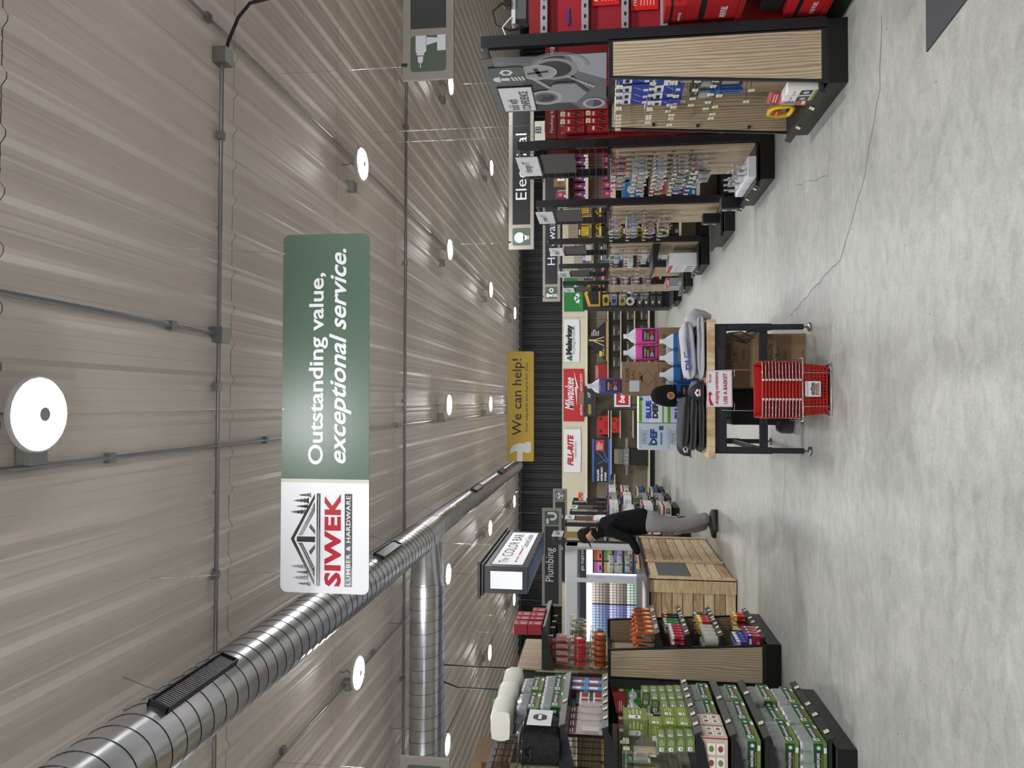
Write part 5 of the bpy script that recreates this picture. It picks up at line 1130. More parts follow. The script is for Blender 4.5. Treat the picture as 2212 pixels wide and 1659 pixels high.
# ---------------------------------------------------------------- LEFT ENDCAP 2 (tapes)
E = Lc[1]
bagr = flatpack('filter_bag', .12, .135, .1, (168, 24, 48), lambda mb, F, w, h: (mb.rect(F, w * .15, h * .1, w * .55, h * .5, C(150, 152, 158), .001), mb.ell(F, w * .7, h * .7, .016, .016, C(40, 50, 120), .002), mb.text(F, 'Filtrete', w * .1, h * .75, WHT, wd=w * .5, off=.002)))
for q, y in enumerate((7.14, 7.29, 7.44, 7.6)):
    for k in range(2 if q < 3 else 1): side_put(bagr, E, .02, y, 2.2 + .137 + .138 * k, 'crimson and grey packs piled on the top shelf of the tape gun endcap', 'pack', 'crimson packs on the top shelf', rz=rnd.uniform(-.06, .06))
tg = card('tape_gun_pack', .13, .17, (176, 20, 26), (150, 14, 20), (196, 26, 32), (.85, .7), .05, 41)
mb = MB(); OR = C(176, 84, 36, .4)
mb.cyl((0, -.017, -.07), (0, .017, -.07), .058, OR, 24); mb.cyl((0, -.0175, -.07), (0, .0175, -.07), .03, C(206, 190, 160, .5), 16); mb.box((-.03, -.001, -.03), (.03, .001, .01), C(210, 200, 180)); ot = Proto(mb.build('tape_roll'))
mb = MB(); mb.cyl((0, -.02, -.07), (0, .02, -.07), .05, C(186, 28, 34, .35), 20); mb.cyl((0, -.021, -.07), (0, .021, -.07), .028, C(200, 196, 180), 16); mb.box((-.055, -.018, -.13), (.0, .018, -.07), C(186, 28, 34, .35), .006); mb.box((-.03, -.002, -.03), (.03, .002, .01), C(200, 200, 200)); dg = Proto(mb.build('tape_dispenser'))
gE = 'the tape gun endcap'
hookrow(E, 2.12, [7.16, 7.42], tg, [4, 2], 'red tape gun packs in the top hook row of the second left endcap', (gE, 'red tape gun packs, top row'), 'tape gun', L=1.3, gap=.068)
hookrow(E, 2.12, [7.62, 7.82], None, 0, '', (gE, ''), L=1.3)
hookrow(E, 1.92, [7.16, 7.4], [dg, dg], [4, 2], 'red handheld tape dispensers in the middle hook row', (gE, 'red tape dispensers, middle row'), 'tape dispenser', L=1.3, gap=.068)
tw = small(51, (196, 180, 120)); hookrow(E, 1.92, [7.6, 7.75, 7.88], tw, 4, 'clear packs of small tape rolls in the middle hook row', (gE, 'small tape packs, middle row'), L=1.3)
hookrow(E, 1.72, [7.16], ot, 6, 'orange tape rolls hanging one behind another', (gE, 'orange tape rolls'), 'tape roll', L=1.4, gap=.053)
hookrow(E, 1.72, [7.36, 7.52], card('blister_pack', .09, .12, (196, 110, 50), (60, 40, 30), (40, 38, 36), (.8, .6), .03, 44), 4, 'orange and black tape packs in the lower hook row', (gE, 'orange tape packs, lower row'), L=1.3)
bt = card('blister_pack', .1, .12, (120, 122, 126), (60, 110, 170), (70, 120, 180), (.9, .6), .03, 45); hookrow(E, 1.95, [7.97], bt, 2, 'blue capped packs at the far end of the hook rows', (gE, 'blue capped packs'), L=1.2)

mb = MB(); mb.lathe((0, 0, 0), [(.03, 0), (.032, .01), (.032, .1), (.012, .13), (.01, .15)], C(120, 146, 130, .4), 14); gl = Proto(mb.build('glue_bottle'))
for k in range(4): side_put(gl, E, .04 + .06 * k, 7.2, 1.13, 'green translucent glue bottles in a row on the upper tape shelf', 'bottle', 'green glue bottles')
og = flatpack('mount_pack', .09, .17, .02, (196, 96, 40), lambda mb, F, w, h: (mb.rect(F, w * .1, h * .5, w * .9, h * .9, C(60, 40, 34), .001), mb.rect(F, w * .2, h * .1, w * .8, h * .35, C(214, 190, 160), .001)))
for c_ in range(6):
    for k in range(4): side_put(og, E, -.02 + .07 * k, 7.16 + .15 * c_, 1.305 + .02 * (k % 2), 'orange mounting packs standing on the upper shelf of the second left endcap', 'pack', 'orange mounting packs', rx=0)
def rowE(E, p, z, ys_, us, label, group, cat='box'):
    for y in ys_:
        for u in us: side_put(p, E, u, y, z, label, cat, group, rz=rnd.uniform(-.04, .04))
gf = carton('adhesive_box', .06, .03, .16, (40, 120, 70), deco_std((220, 224, 220), .2, seed=4)); cf = carton('adhesive_box', .06, .03, .13, (170, 30, 60), deco_std((230, 230, 230), .25, seed=5)); bf = carton('adhesive_box', .05, .04, .15, (30, 32, 36), deco_std((200, 60, 50), .3, seed=6))
ys6 = [7.14 + .085 * i for i in range(10)]
rowE(E, cf, .855, ys6[:5], (.0, .05), 'crimson flat packs standing in rows on the middle shelf', 'crimson flat packs'); rowE(E, gf, .855, ys6[5:8], (.02, .08), 'green flat packs standing on the middle shelf', 'green flat packs'); rowE(E, bf, .855, ys6[8:], (.02, .09), 'black flat packs at the far end of the middle shelf', 'black flat packs'); 
mb = MB(); mb.cyl((0, 0, 0), (0, 0, .06), .05, C(186, 186, 176, .3), 20); mb.cyl((0, 0, -.0005), (0, 0, .061), .02, C(150, 140, 120), 12); wr = Proto(mb.build('tape_roll'))
for y in [7.16, 7.27, 7.38, 7.5]:
    for q in range(2):
        side_put(wr, E, .03, y, .55 + .061 * q, 'clear packing tape rolls stacked on the lower shelf', 'tape roll', 'clear packing tape rolls'); side_put(wr, E, .15, y, .55 + .061 * q, 'clear packing tape rolls stacked on the lower shelf', 'tape roll', 'clear packing tape rolls')
rr = carton('tape_pack', .07, .05, .13, (180, 30, 34), deco_std((230, 200, 60), .35, seed=7)); rowE(E, rr, .55, [7.62, 7.7, 7.78], (.0, .08), 'red and yellow tape packs on the lower shelf', 'red and yellow tape packs', 'tape pack')
bd = carton('tape_pack', .08, .05, .15, (44, 46, 50), deco_std((150, 152, 156), .3, seed=8)); rowE(E, bd, .55, [7.88], (.0, .08, .16), 'dark grey packs at the far end of the lower shelf', 'dark grey packs', 'tape pack')
yk = carton('battery_box', .14, .1, .09, (30, 30, 32), lambda mb, Ff, Fl, Fr, Ft, w, d, h: [(mb.rect(F, 0, 0, a * .3, h, C(206, 190, 30), .001), mb.rect(F, a * .4, h * .2, a * .6, h * .8, C(200, 200, 200), .001), mb.rect(F, a * .7, h * .2, a * .92, h * .8, C(170, 170, 172), .001)) for F, a in ((Ff, w), (Fl, d), (Fr, d))])
for q in range(2): side_put(yk, E, .08, 7.6, .172 + .091 * q, 'yellow and black box on the base deck of the tape endcap, %s' % ('lower', 'upper')[q], 'box'); 
fo = carton('foil_tape_pack', .07, .09, .12, (150, 30, 40), deco_std((40, 50, 140), .4, seed=9), m=C(160, 40, 50, .3)); rowE(E, fo, .172, [7.12, 7.2, 7.28, 7.36], (-.01, .1), 'red, blue and silver tape packs at the near end of the base deck', 'foil tape packs', 'tape pack')
fo2 = carton('foil_tape_pack', .07, .09, .1, (36, 50, 150), deco_std((190, 194, 200), .4, seed=9)); rowE(E, fo2, .293, [7.12, 7.2, 7.28, 7.36], (.05,), 'dark blue tape packs lying on the red ones', 'blue tape packs', 'tape pack')
rowE(E, rr, .172, [7.85, 7.93], (.0, .08), 'red and yellow packs at the far end of the base deck', 'far red and yellow packs', 'tape pack')
# ---------------------------------------------------------------- far left displays
mb = MB(); mb.lathe((0, 0, 0), [(.06, 0), (.065, .01), (.065, .17), (.05, .22), (.022, .26), (.022, .285)], C(228, 230, 234, .4), 16, sy=.7); mb.lathe((0, 0, .28), [(.026, 0), (.026, .03)], C(206, 70, 40, .4), 12); jw = mb.build('bleach_jug'); mb = MB(); mb.tube([(.0, -.02, .25), (.05, -.02, .24), (.062, -.01, .17)], .012, C(228, 230, 234, .4), 6); mb.build('handle', jw); JW = Proto(jw)
wbx = carton('white_box', .19, .26, .24, (222, 224, 228), lambda mb, Ff, Fl, Fr, Ft, w, d, h: [(mb.rect(F, 0, h * .82, a, h, C(40, 50, 120) if i else C(170, 40, 44), .001), fine(mb, F, a * .2, h * .3, a * .8, h * .7, 4, C(120, 124, 130)), mb.ell(F, a * .5, h * .15, .012, .012, INK, .002, 10)) for i, (F, a) in enumerate(((Ff, w), (Fl, d), (Fr, d)))])
gbx = carton('white_box', .18, .24, .22, (214, 218, 214), lambda mb, Ff, Fl, Fr, Ft, w, d, h: [(mb.rect(F, 0, h * .6, a, h * .8, C(170, 40, 44), .001), mb.rect(F, a * .3, h * .1, a * .8, h * .5, C(70, 100, 80), .001), mb.rect(F, a * .5, h * .2, a * .9, h * .4, C(200, 150, 90), .001)) for F, a in ((Ff, w), (Fl, d), (Fr, d))])
gyx = carton('grey_box', .17, .22, .2, (150, 152, 154), deco_std((60, 64, 70), .3, seed=3)); blx = carton('blue_box', .15, .2, .2, (50, 80, 150), deco_std((220, 200, 60), .3, seed=3)); ogx = carton('orange_box', .2, .2, .22, (214, 96, 40), lambda mb, Ff, Fl, Fr, Ft, w, d, h: [(mb.rect(F, 0, 0, a, h * .4, WHT, .001), mb.ell(F, a * .5, h * .45, a * .2, h * .16, C(160, 190, 210), .002, 12), mb.ell(F, a * .2, h * .8, a * .12, h * .1, C(230, 200, 60), .002, 12)) for F, a in ((Ff, w), (Fl, d), (Fr, d))])
far = [(Lf[0], (gyx, gbx, wbx, gyx), 'the brown signed endcap behind the man'), (Lf[1], (gbx, wbx, JW, wbx), 'the bleach endcap beyond the man'), (Lf[2], (gyx, gyx, wbx, gyx), 'the grey box endcap beyond the bleach'), (Lf[3], (blx, blx, gbx, wbx), 'the farthest left endcap')]
for E, ps_, nm in far:
    for k, (z, p) in enumerate(zip((.172, .555, .955, 1.305), ps_)):
        for y in yl(E, 4, .04, .04): side_put(p, E, .1, y, z, 'goods on the %s shelf of %s' % (('bottom', 'second', 'third', 'fourth')[k], nm), 'box' if p is not JW else 'bottle', '%s shelf goods, %s' % (('bottom', 'second', 'third', 'fourth')[k], nm), rz=rnd.uniform(-.05, .05))
E = Lf[1]
for i in range(3): JW.put((E.X(.32), 16.45 + .22 * i, 1.585), E.rz(), 'white jugs on the top ledge of the bleach endcap', 'bottle', 'white jugs on the top ledge')
ogx.put((-2.62, 20.4, 2.105), 0, 'orange and white appliance box on top of the farthest left shelving', 'box')
for i, (E, ps_, nm) in enumerate(far):
    for z in (.501, .951, 1.401):
        for k in range(3): ps_[k % 4].put((-2.95 - .3 * k, E.y0 + .22, z), 0, 'boxes on the shelving behind %s' % nm, 'box', 'boxes behind ' + nm)
# ---------------------------------------------------------------- back wall goods
def put_wall(p, px, pz, z, label, cat, y=24.75, **k): p.put((PX(pz, px, Y=y).x, y, z), 0, label, cat, **k)
mb = MB(); mb.prism(fr((-.8, -.15, 0), (1, 0, 0), (0, 0, 1)), [(0, 0), (1.6, 0), (.98, .72), (.7, .72)], .28, C(24, 25, 28), -.28); F = fr((-.8, -.15, 0), (1, 0, 0), (0, 0, 1))
mb.rect(F, .05, .02, 1.55, .05, C(200, 160, 40), .002)
for q in (.62, .8, .95): mb.line(F, [(.82, .55), (q, .12)], .03, C(214, 190, 150), .003)
mb.box((-.0, -.16, .5), (.06, -.15, .68), YEL); mb.rect(F, .22, .2, .42, .3, YEL, .003); mb.text(F, 'LAR pro', .24, .1, WHT, wd=.3, off=.003); fine(mb, F, 1.0, .3, 1.25, .6, 5, WHT, .003); o = mb.build('tripod_box'); tag(o, 'black triangular box showing a yellow tripod on the back wall shelf', 'box'); o.location = (2.0, 24.7, 1.521); o.scale = (.88, 1, .9)
mb = MB(); mb.box((-.5, -.2, 0), (.5, .2, .42), C(150, 24, 28, .5), .01); F = fr((-.5, -.2, 0), (1, 0, 0), (0, 0, 1)); mb.text(F, 'PACKOUT', .4, .3, C(190, 190, 190), wd=.55, off=.003, bold=.03); mb.rect(F, .1, .05, .4, .25, C(190, 30, 34), .004); o = mb.build('storage_crate'); tag(o, 'dark red storage box with grey capitals on the back wall shelf', 'box'); o.location = (.85, 24.7, 1.521); o.scale = (.75, 1, 1)
mb = MB(); mb.box((-.32, -.2, 0), (.32, .2, .34), C(186, 26, 32, .4), .02); 
for s_ in (-1, 1): mb.box((s_ * .2 - .04, -.21, .2), (s_ * .2 + .04, -.2, .28), INK, .004)
mb.box((-.12, -.212, .04), (.12, -.2, .14), C(150, 18, 24, .4), .004); o = mb.build('tool_organiser'); tag(o, 'red tool case with black latches on the back wall shelf', 'case'); tcp = Proto(o)
o.location = (-.0, 0, 0); tcp.put((-.78, 24.68, 1.501)); q = tcp.put((-.78, 24.68, 1.121), label='smaller red tool case with black latches, on the shelf below the first', scale=(.8, 1, .75))
def drite(mb, Ff, Fl, Fr, Ft, w, d, h):
    mb.rect(Ff, 0, 0, w, h * .12, C(50, 100, 190), .002); mb.rect(Ff, 0, h * .9, w, h, C(50, 100, 190), .002); mb.rect(Ff, w * .72, h * .35, w * .98, h * .82, C(180, 40, 50), .003); fine(mb, Ff, w * .75, h * .42, w * .95, h * .78, 5, WHT, .004)
    for a, b in (((.45, .2), (.7, .75)), ((.5, .15), (.8, .5)), ((.42, .7), (.55, .15)), ((.45, .2), (.52, .13))): mb.line(Ff, [(w * a[0], h * a[1]), (w * b[0], h * b[1])], .02, C(60, 120, 200), .004)
    mb.text(Ff, 'ROLLING', w * .03, h * .62, WHT, wd=w * .26, off=.004, bold=.04); mb.text(Ff, 'MITER SAW', w * .03, h * .42, WHT, wd=w * .32, off=.004, bold=.04); mb.text(Ff, 'STAND', w * .03, h * .22, WHT, wd=w * .2, off=.004, bold=.04)
rs = carton('saw_stand_box', 1.42, .3, .6, (26, 30, 38), drite); rs.put((-1.95, 24.65, 1.422), 0, 'long black and blue saw stand box on the back wall shelf', 'box')
lb = carton('long_black_box', 1.0, .3, .34, (34, 36, 42), lambda mb, Ff, Fl, Fr, Ft, w, d, h: (mb.rect(Ff, w * .08, h * .3, w * .4, h * .6, C(150, 130, 60), .002), mb.text(Ff, 'XP', w * .6, h * .35, WHT, h=.1, off=.002, shear=.2))); lb.put((.0, 24.4, 1.95), 0, 'long dark box with a gold badge on the top shelf under the red banner', 'box')
mb = MB(); mb.box((-.5, 24.22, 1.92), (.5, 24.6, 1.948), C(60, 60, 64)); mb.box((-.28, 24.14, 0), (-.24, 24.18, 1.9), INK); mb.box((.4, 24.14, 0), (.44, 24.18, 1.9), INK); mb.box((-.3, 24.14, 1.89), (.46, 24.6, 1.92), INK); o = mb.build('display_rack'); tag(o, 'dark rack holding the long black box in front of the back wall', 'rack')
carton('brown_carton', .42, .25, .16, (110, 90, 60), None, m=CARD).put((.1, 24.4, 2.292), 0, 'small brown carton lying on the long black box', 'box')
# best buy style sign
mb = MB(); mb.box((-.22, 24.3, .72), (.6, 24.34, 1.36), C(56, 58, 64), .01); mb.box((-.18, 24.285, .78), (.56, 24.3, 1.3), WHT, .004); o = mb.build('sign_easel'); mb = MB(); mb.box((-.12, 24.275, .84), (.5, 24.285, 1.24), C(184, 30, 40), .004); mb.text(F_cam(-.12, 24.273, .84), 'best', .06, .12, WHT, h=.2, shear=.2, bold=.04, off=.002); mb.build('sign_face', o); mb = MB(); mb.box((-.14, 24.2, 0), (-.1, 24.29, .78), INK); mb.box((.5, 24.2, 0), (.54, 24.29, .78), INK); mb.build('stand_leg', o)
tag(o, 'red and white framed sign with the word best behind the boxes', 'sign')
# grill
g = empty('gas_grill', (-1.8, 24.5, .2), 0, 'stainless gas grill with side shelves on the back wall base', 'grill')
SS = C(150, 150, 150, .35, metal=.7)
mb = MB(); mb.box((-.42, -.18, .04), (.42, .22, .62), INK, .02); mb.build('cart', g)
mb = MB(); mb.loft([[( x, -.22, .78), (x, -.2, .98), (x, -.1, 1.1), (x, .12, 1.1), (x, .22, .95), (x, .22, .78)] for x in (-.36, .36)], C(110, 108, 104, .4, metal=.5), smooth=False); q = mb.build('lid', g); mb = MB(); mb.tube([(-.26, -.22, .86), (-.26, -.26, .86), (.26, -.26, .86), (.26, -.22, .86)], .012, SS); mb.build('handle', q)
mb = MB(); mb.box((-.42, -.24, .62), (.42, .2, .78), SS, .01); 
for x in (-.28, -.1, .08): mb.cyl((x, -.24, .7), (x, -.28, .7), .03, C(200, 200, 200, .3), 14)
mb.build('control_panel', g)
for s_ in (-1, 1): mb = MB(); mb.box((s_ * .42, -.2, .74), (s_ * .92, .18, .78), SS, .008); mb.box((s_ * .42, -.2, .66), (s_ * .92, -.18, .78), SS); mb.build('side_shelf', g)
for s_ in (-1, 1): mb = MB(); mb.cyl((s_ * .4, -.16, .08), (s_ * .45, -.16, .08), .08, INK, 16); mb.build('wheel', g)
g.scale = (.66, .8, 1)
dk = carton('dark_display_box', .34, .3, .24, (44, 44, 44), deco_std((80, 78, 72), .3, lab=(150, 150, 146), seed=6)); 
for z in (.205, .655, 1.105):
    for i in range(4): dk.put((1.3 + .52 * i, 24.7, z), 0, 'dark boxed tools on the back wall shelves right of centre', 'box', 'dark boxes on the back wall shelves')
# sample display of floor finishes: dark rack between the right endcaps and the back wall
g = empty('sample_rack', (0, 0, 0), 0, 'dark sample rack with gold and blue tiles between the right endcaps and back wall', 'display rack')
xs0, ysr = 2.3, 18.3
mb = MB(); mb.box((xs0, ysr, 0), (xs0 + 1.6, ysr + .6, .12), BLK2); mb.box((xs0, ysr + .28, .12), (xs0 + 1.6, ysr + .32, 2.15), C(28, 30, 34)); mb.build('rack_body', g)
mb = MB(); F = F_right(xs0, ysr + .6, 0); mb.box((xs0 - .0, ysr, .12), (xs0 + .04, ysr + .6, 2.05), C(30, 32, 36)); o_ = mb.build('end_panel', g)
mb = MB(); F = F_cam(xs0, ysr + .27, 0)
for i, c_ in enumerate(((196, 160, 60), (90, 120, 180), (196, 160, 60))):
    for j in range(2): mb.rrect(F, .1 + j * .34, 1.5 - i * .2, .38 + j * .34, 1.66 - i * .2, .02, C(*c_), .006); mb.ell(F, .24 + j * .34, 1.58 - i * .2, .08, .05, C(50, 50, 56), .01)
for j in range(3): mb.ell(F, .2 + j * .3, .98, .11, .11, C(206, 208, 212), .006); mb.ell(F, .2 + j * .3, .98, .05, .05, INK, .008)
mb.poly(F, [(.08, 1.72), (.7, 1.72), (.7, 2.02), (.4, 2.12), (.08, 2.02)], C(190, 150, 50), .006); mb.poly(F, [(.14, 1.76), (.62, 1.76), (.62, 1.96), (.4, 2.04), (.14, 1.96)], INK, .008)
for j in range(3):
    for i in range(4): mb.rect(F, .08 + j * .3, .2 + i * .16, .32 + j * .3, .32 + i * .16, C(90, 86, 82), .006); mb.rect(F, .14 + j * .3, .24 + i * .16, .2 + j * .3, .29 + i * .16, WHT, .008)
mb.build('sample_board', g)
# ---------------------------------------------------------------- bench goods, pallets
def dgal(mb, Ff, Fl, Fr, Ft, w, d, h):
    K = C(34, 26, 20, .7)
    mb.text(Ff, '6/1 GALLON', w * .38, h * .8, K, h=h * .11, wd=w * .42, bold=.02, off=.0008); mb.text(Ff, '(3.78 L)', w * .46, h * .62, K, h=h * .11, wd=w * .28, bold=.01, off=.0008); mb.text(Ff, 'LIQUID', w * .5, h * .46, K, h=h * .075, wd=w * .2, off=.0008); mb.text(Ff, 'HANDLE WITH CARE', w * .2, h * .05, K, h=h * .045, wd=w * .5, off=.0008)
gal = carton('gallon_case', .44, .42, .325, (130, 104, 76), dgal, m=CARD)
gal.put((.33, 6.36, 0), 0, 'brown 6/1 gallon case standing on the floor under the workbench', 'box'); gal.put((.335, 6.36, .326), .01, 'brown 6/1 gallon case stacked on another under the workbench', 'box')
carton('black_crate', .36, .34, .28, (22, 24, 30), lambda mb, Ff, Fl, Fr, Ft, w, d, h: mb.rect(Ff, .05, .06, .3, .2, C(28, 36, 60), .001)).put((-.02, 6.75, 0), 0, 'black carton on the floor under the left of the workbench', 'box')
carton('black_crate', .34, .3, .22, (20, 22, 28), None).put((-.03, 6.75, .281), 0, 'black carton stacked under the left of the workbench', 'box')
mb = MB(); mb.lathe((0, 0, 0), [(.07, 0), (.075, .02), (.07, .1), (.05, .13), (.0, .14)], C(70, 72, 76, .5), 16); o = mb.build('black_bucket'); tag(o, 'small dark lump of rolled fabric on the floor beneath the bench', 'bag'); o.location = (-.2, 6.6, 0)
WB = M('water_blue', (130, 176, 190), .1, alpha=.6); mb = MB()
mb.lathe((0, 0, 0), [(.03, 0), (.032, .08), (.03, .09), (.032, .1), (.03, .17), (.012, .2), (.012, .215)], WB, 12); wbt = Proto(mb.build('water_bottle'))
for i in range(3):
    for j in range(2): wbt.put((-.16 + .07 * i, 6.68 + .07 * j, .502), 0, 'clear blue water bottles on the black cartons under the bench', 'bottle', 'water bottles under the bench')
def dprime(mb, Ff, Fl, Fr, Ft, w, d, h):
    B = C(28, 60, 120); L = C(80, 140, 180)
    mb.text(Ff, 'PRIME', w * .26, h * .74, B, h=h * .1, wd=w * .4, shear=.2, off=.001); mb.line(Ff, [(w * .22, h * .72), (w * .7, h * .72), (w * .73, h * .87), (w * .25, h * .87), (w * .22, h * .72)], .003, B, .001)
    for k in range(9): mb.line(Ff, [(w * (.08 + k * .09), h * .9), (w * (.12 + k * .09), h * .97)], .006, L, .001)
    mb.text(Ff, 'ULTRAPURE', w * .3, h * .63, L, h=h * .06, wd=w * .46, off=.001); mb.text(Ff, 'DEF', w * .18, h * .34, B, h=h * .25, wd=w * .6, bold=.06, off=.001)
    mb.poly(Ff, [(w * .14, h * .6), (w * .22, h * .68), (w * .3, h * .6), (w * .22, h * .56)], L, .002); mb.rect(Ff, w * .2, h * .16, w * .66, h * .23, C(60, 140, 190), .001); mb.rect(Ff, w * .74, h * .12, w * .9, h * .28, C(60, 80, 110), .001)
    mb.rect(Ff, 0, h * .99, w, h, WHT, .001)
def dblue(mb, Ff, Fl, Fr, Ft, w, d, h):
    G = C(120, 180, 50); mb.rect(Ff, 0, h * .87, w, h * .985, G, .001); mb.text(Ff, 'GUARANTEED PURE', w * .06, h * .9, C(40, 90, 30), h=h * .05, wd=w * .6, off=.002)
    mb.rect(Ff, 0, h * .62, w, h * .86, C(200, 210, 240), .0008); mb.text(Ff, 'BLUE', w * .16, h * .54, C(34, 70, 170), h=h * .2, wd=w * .66, bold=.07, off=.002); mb.text(Ff, 'DEF', w * .16, h * .31, C(40, 50, 66), h=h * .2, wd=w * .56, bold=.07, off=.002)
    mb.poly(Ff, [(w * .8, h * .47), (w * .74, h * .38), (w * .8, h * .32), (w * .86, h * .38)], C(40, 110, 200), .003); mb.rect(Ff, 0, h * .1, w, h * .17, G, .001); mb.rect(Ff, w * .82, h * .08, w * .93, h * .2, C(60, 60, 60), .002); mb.rect(Ff, w * .83, h * .84, w * .93, h * .95, C(30, 80, 160), .002)
pr_ = carton('fluid_case', .262, .3, .287, (196, 204, 218), dprime); bl_ = carton('fluid_case', .272, .3, .287, (222, 228, 240), dblue)
tier = ('lower', 'upper'); zt0 = .798
prb = carton('fluid_case', .24, .24, .252, (196, 204, 218), dprime); blb = carton('fluid_case', .24, .24, .252, (222, 228, 240), dblue); dgal2 = lambda mb, Ff, *a: (dgal(mb, Ff, *a), mb.line(Ff, [(.15, .03), (.22, .1), (.15, .17), (.08, .1), (.15, .03)], .003, INK, .001), mb.poly(Ff, [(.15, .17), (.18, .14), (.12, .14)], INK, .001), mb.rect(Ff, .03, .17, .13, .26, C(190, 196, 204, .15), .003))
gal2 = carton('gallon_case', .3, .42, .325, (130, 104, 76), dgal2, m=CARD)
for k in range(2):
    prb.put((-.315, 6.84, zt0 + .2525 * k), rnd.uniform(-.01, .01), 'grey blue printed fluid case at the back of the bench, %s one' % tier[k], 'box')
    blb.put((-.07, 6.84, zt0 + .2525 * k), rnd.uniform(-.01, .01), 'white fluid case with lime green bands at the back of the bench, %s one' % tier[k], 'box')
    gal2.put((.208, 6.92, zt0 + .3255 * k), 0, 'brown 6/1 gallon case on the bench under the purple jug, %s of two' % tier[k], 'box')
gal2.put((.515, 6.92, zt0), 0, 'brown 6/1 gallon case on the bench carrying the two pink jugs', 'box')
def jug(col, capc=(230, 232, 236), lab=None):
    e = empty('fluid_jug'); L = M('fluid_%02x%02x%02x' % col, col, .2, spec=.6); H_ = M('jug_hdpe', (214, 222, 232), .25, alpha=.75)
    def sec(z, a, b): return [(a * math.cos(t) * min(1.2, 1 / max(abs(math.cos(t)), abs(math.sin(t)))) , b * math.sin(t) * min(1.2, 1 / max(abs(math.cos(t)), abs(math.sin(t)))), z) for t in [2 * PI * q / 20 for q in range(20)]]
    mb = MB(); mb.loft([sec(0, .062, .062), sec(.008, .07, .07), sec(.09, .072, .072), sec(.098, .070, .070), sec(.19, .0722, .0722), sec(.205, .069, .069)], L); mb.build('coloured_fluid', e)
    mb = MB(); mb.loft([sec(.205, .0688, .0688), sec(.228, .056, .058), sec(.255, .036, .038), sec(.272, .024, .024), sec(.29, .019, .019)], H_); mb.build('jug_shoulder', e)
    mb = MB(); mb.cyl((0, 0, .288), (0, 0, .315), .021, C(*capc, .4), 16); mb.build('cap', e)
    mb = MB(); mb.tube([(-.02, -.005, .262), (-.05, -.01, .235), (-.066, -.01, .17)], .009, H_, 6); mb.build('handle', e)
    mb = MB(); F = fr((-.05, -.0735, .03), (1, 0, 0), (0, 0, 1)); mb.prism(F, [(0, 0), (.105, 0), (.105, .115), (0, .115)], .001, C(26, 28, 46)); fine(mb, F, .01, .01, .06, .045, 4, WHT, .002); mb.rect(F, .06, .01, .095, .05, C(150, 30, 40), .002)
    mb.text(F, lab or 'WASH', .01, .08, WHT, h=.018, off=.002); mb.rect(F, .01, .056, .07, .07, C(200, 120, 60) if col[0] > 150 else C(170, 30, 40), .002); mb.build('label', e)
    return Proto(e)
pk = jug((226, 80, 172)); bl2 = jug((44, 104, 176)); pu = jug((78, 70, 132))
for k in range(2): pk.put((.445 + .152 * (k), 6.82, zt0 + .326), 0, 'bright pink fluid jug on the brown cases, %s one' % ('left', 'right')[k], 'jug', scale=(1.02, 1, .98))
pu.put((.14, 6.82, zt0 + .652), 0, 'dark purple fluid jug standing on the topmost brown case', 'jug')
for k in range(4): bl2.put((.53 - .147 * k, 6.6, .798), 0, 'blue washer fluid jug at the back of the workbench, %s from the right' % ('first', 'second', 'third', 'fourth')[k], 'jug', scale=(.98, .95, 1.03))
# cloth
def cloth_m(name, c): return noise_col(M(name, c, .95, spec=.1), tuple(int(v * .92) for v in c), tuple(min(255, int(v * 1.06)) for v in c), nscale=140, bump=.15)
from mathutils import noise as mn
def folded(name, w, d, h, m, seed=0, edge=.5, tilt=0):
    mb = MB(); nU, nV = 48, 16; secs = []
    for i in range(nU + 1):
        s_ = -1 + 2 * i / nU; ex = (1 - abs(s_) ** 5) ** .5; pts = []
        for q in range(nV * 2):
            a = 2 * PI * q / (nV * 2); c_, s2 = math.cos(a), math.sin(a)
            k_ = (abs(c_) ** 6 + abs(s2) ** 2.6) ** (-1 / 3.4)
            x = s_ * w / 2; y = c_ * k_ * d / 2 * (.82 + .18 * ex); z = s2 * k_ * h / 2 * max(ex, .12)
            p = V((x * 6 + seed * 7.3, y * 6, z * 12)); n1 = mn.noise(p); n2 = mn.noise(V((x * 3 + seed, y * 14, z * 30)))
            fold = .012 * math.sin(z / h * 9 + seed + x * 3) * (abs(c_) ** 2)
            pts.append((x + .01 * n1, y * (1 + .05 * n1) + fold, h / 2 + z * (1 + .25 * n1) + .008 * n2 + .008 * n1))
        secs.append(pts)
    mb.loft(secs, m); o = mb.build(name); zmin = min(v.co.z for v in o.data.vertices)
    for v in o.data.vertices: v.co.z -= zmin
    return o
LGc = cloth_m('light_grey_fleece', (172, 174, 182)); DGc = cloth_m('charcoal_fleece', (72, 74, 76)); BKc = cloth_m('black_fleece', (24, 25, 28)); MGc = cloth_m('grey_fleece', (110, 114, 118))
o = folded('folded_hoodie', .5, .34, .07, LGc, 1); tag(o, 'light grey folded hoodie, bottom of the right pile on the bench', 'hoodie'); o.location = (.44, 6.17, .798); o.rotation_euler.z = .02
o = folded('folded_hoodie', .46, .33, .11, LGc, 2); tag(o, 'light grey folded hoodie with blue capital letters, top of the right pile', 'hoodie'); o.location = (.42, 6.19, .865); o.rotation_euler = (0, -.08, .0)
mb = MB(); F = fr((-.16, -.165, .055), (1, 0, .02), (0, .35, 1)); F = (F[0], F[1].normalized(), F[2].normalized(), F[1].cross(F[2]).normalized()); mb.text(F, 'DURA-', 0, 0, C(40, 60, 150), h=.05, wd=.25, bold=.04, off=.016); mb.build('chest_print', o)
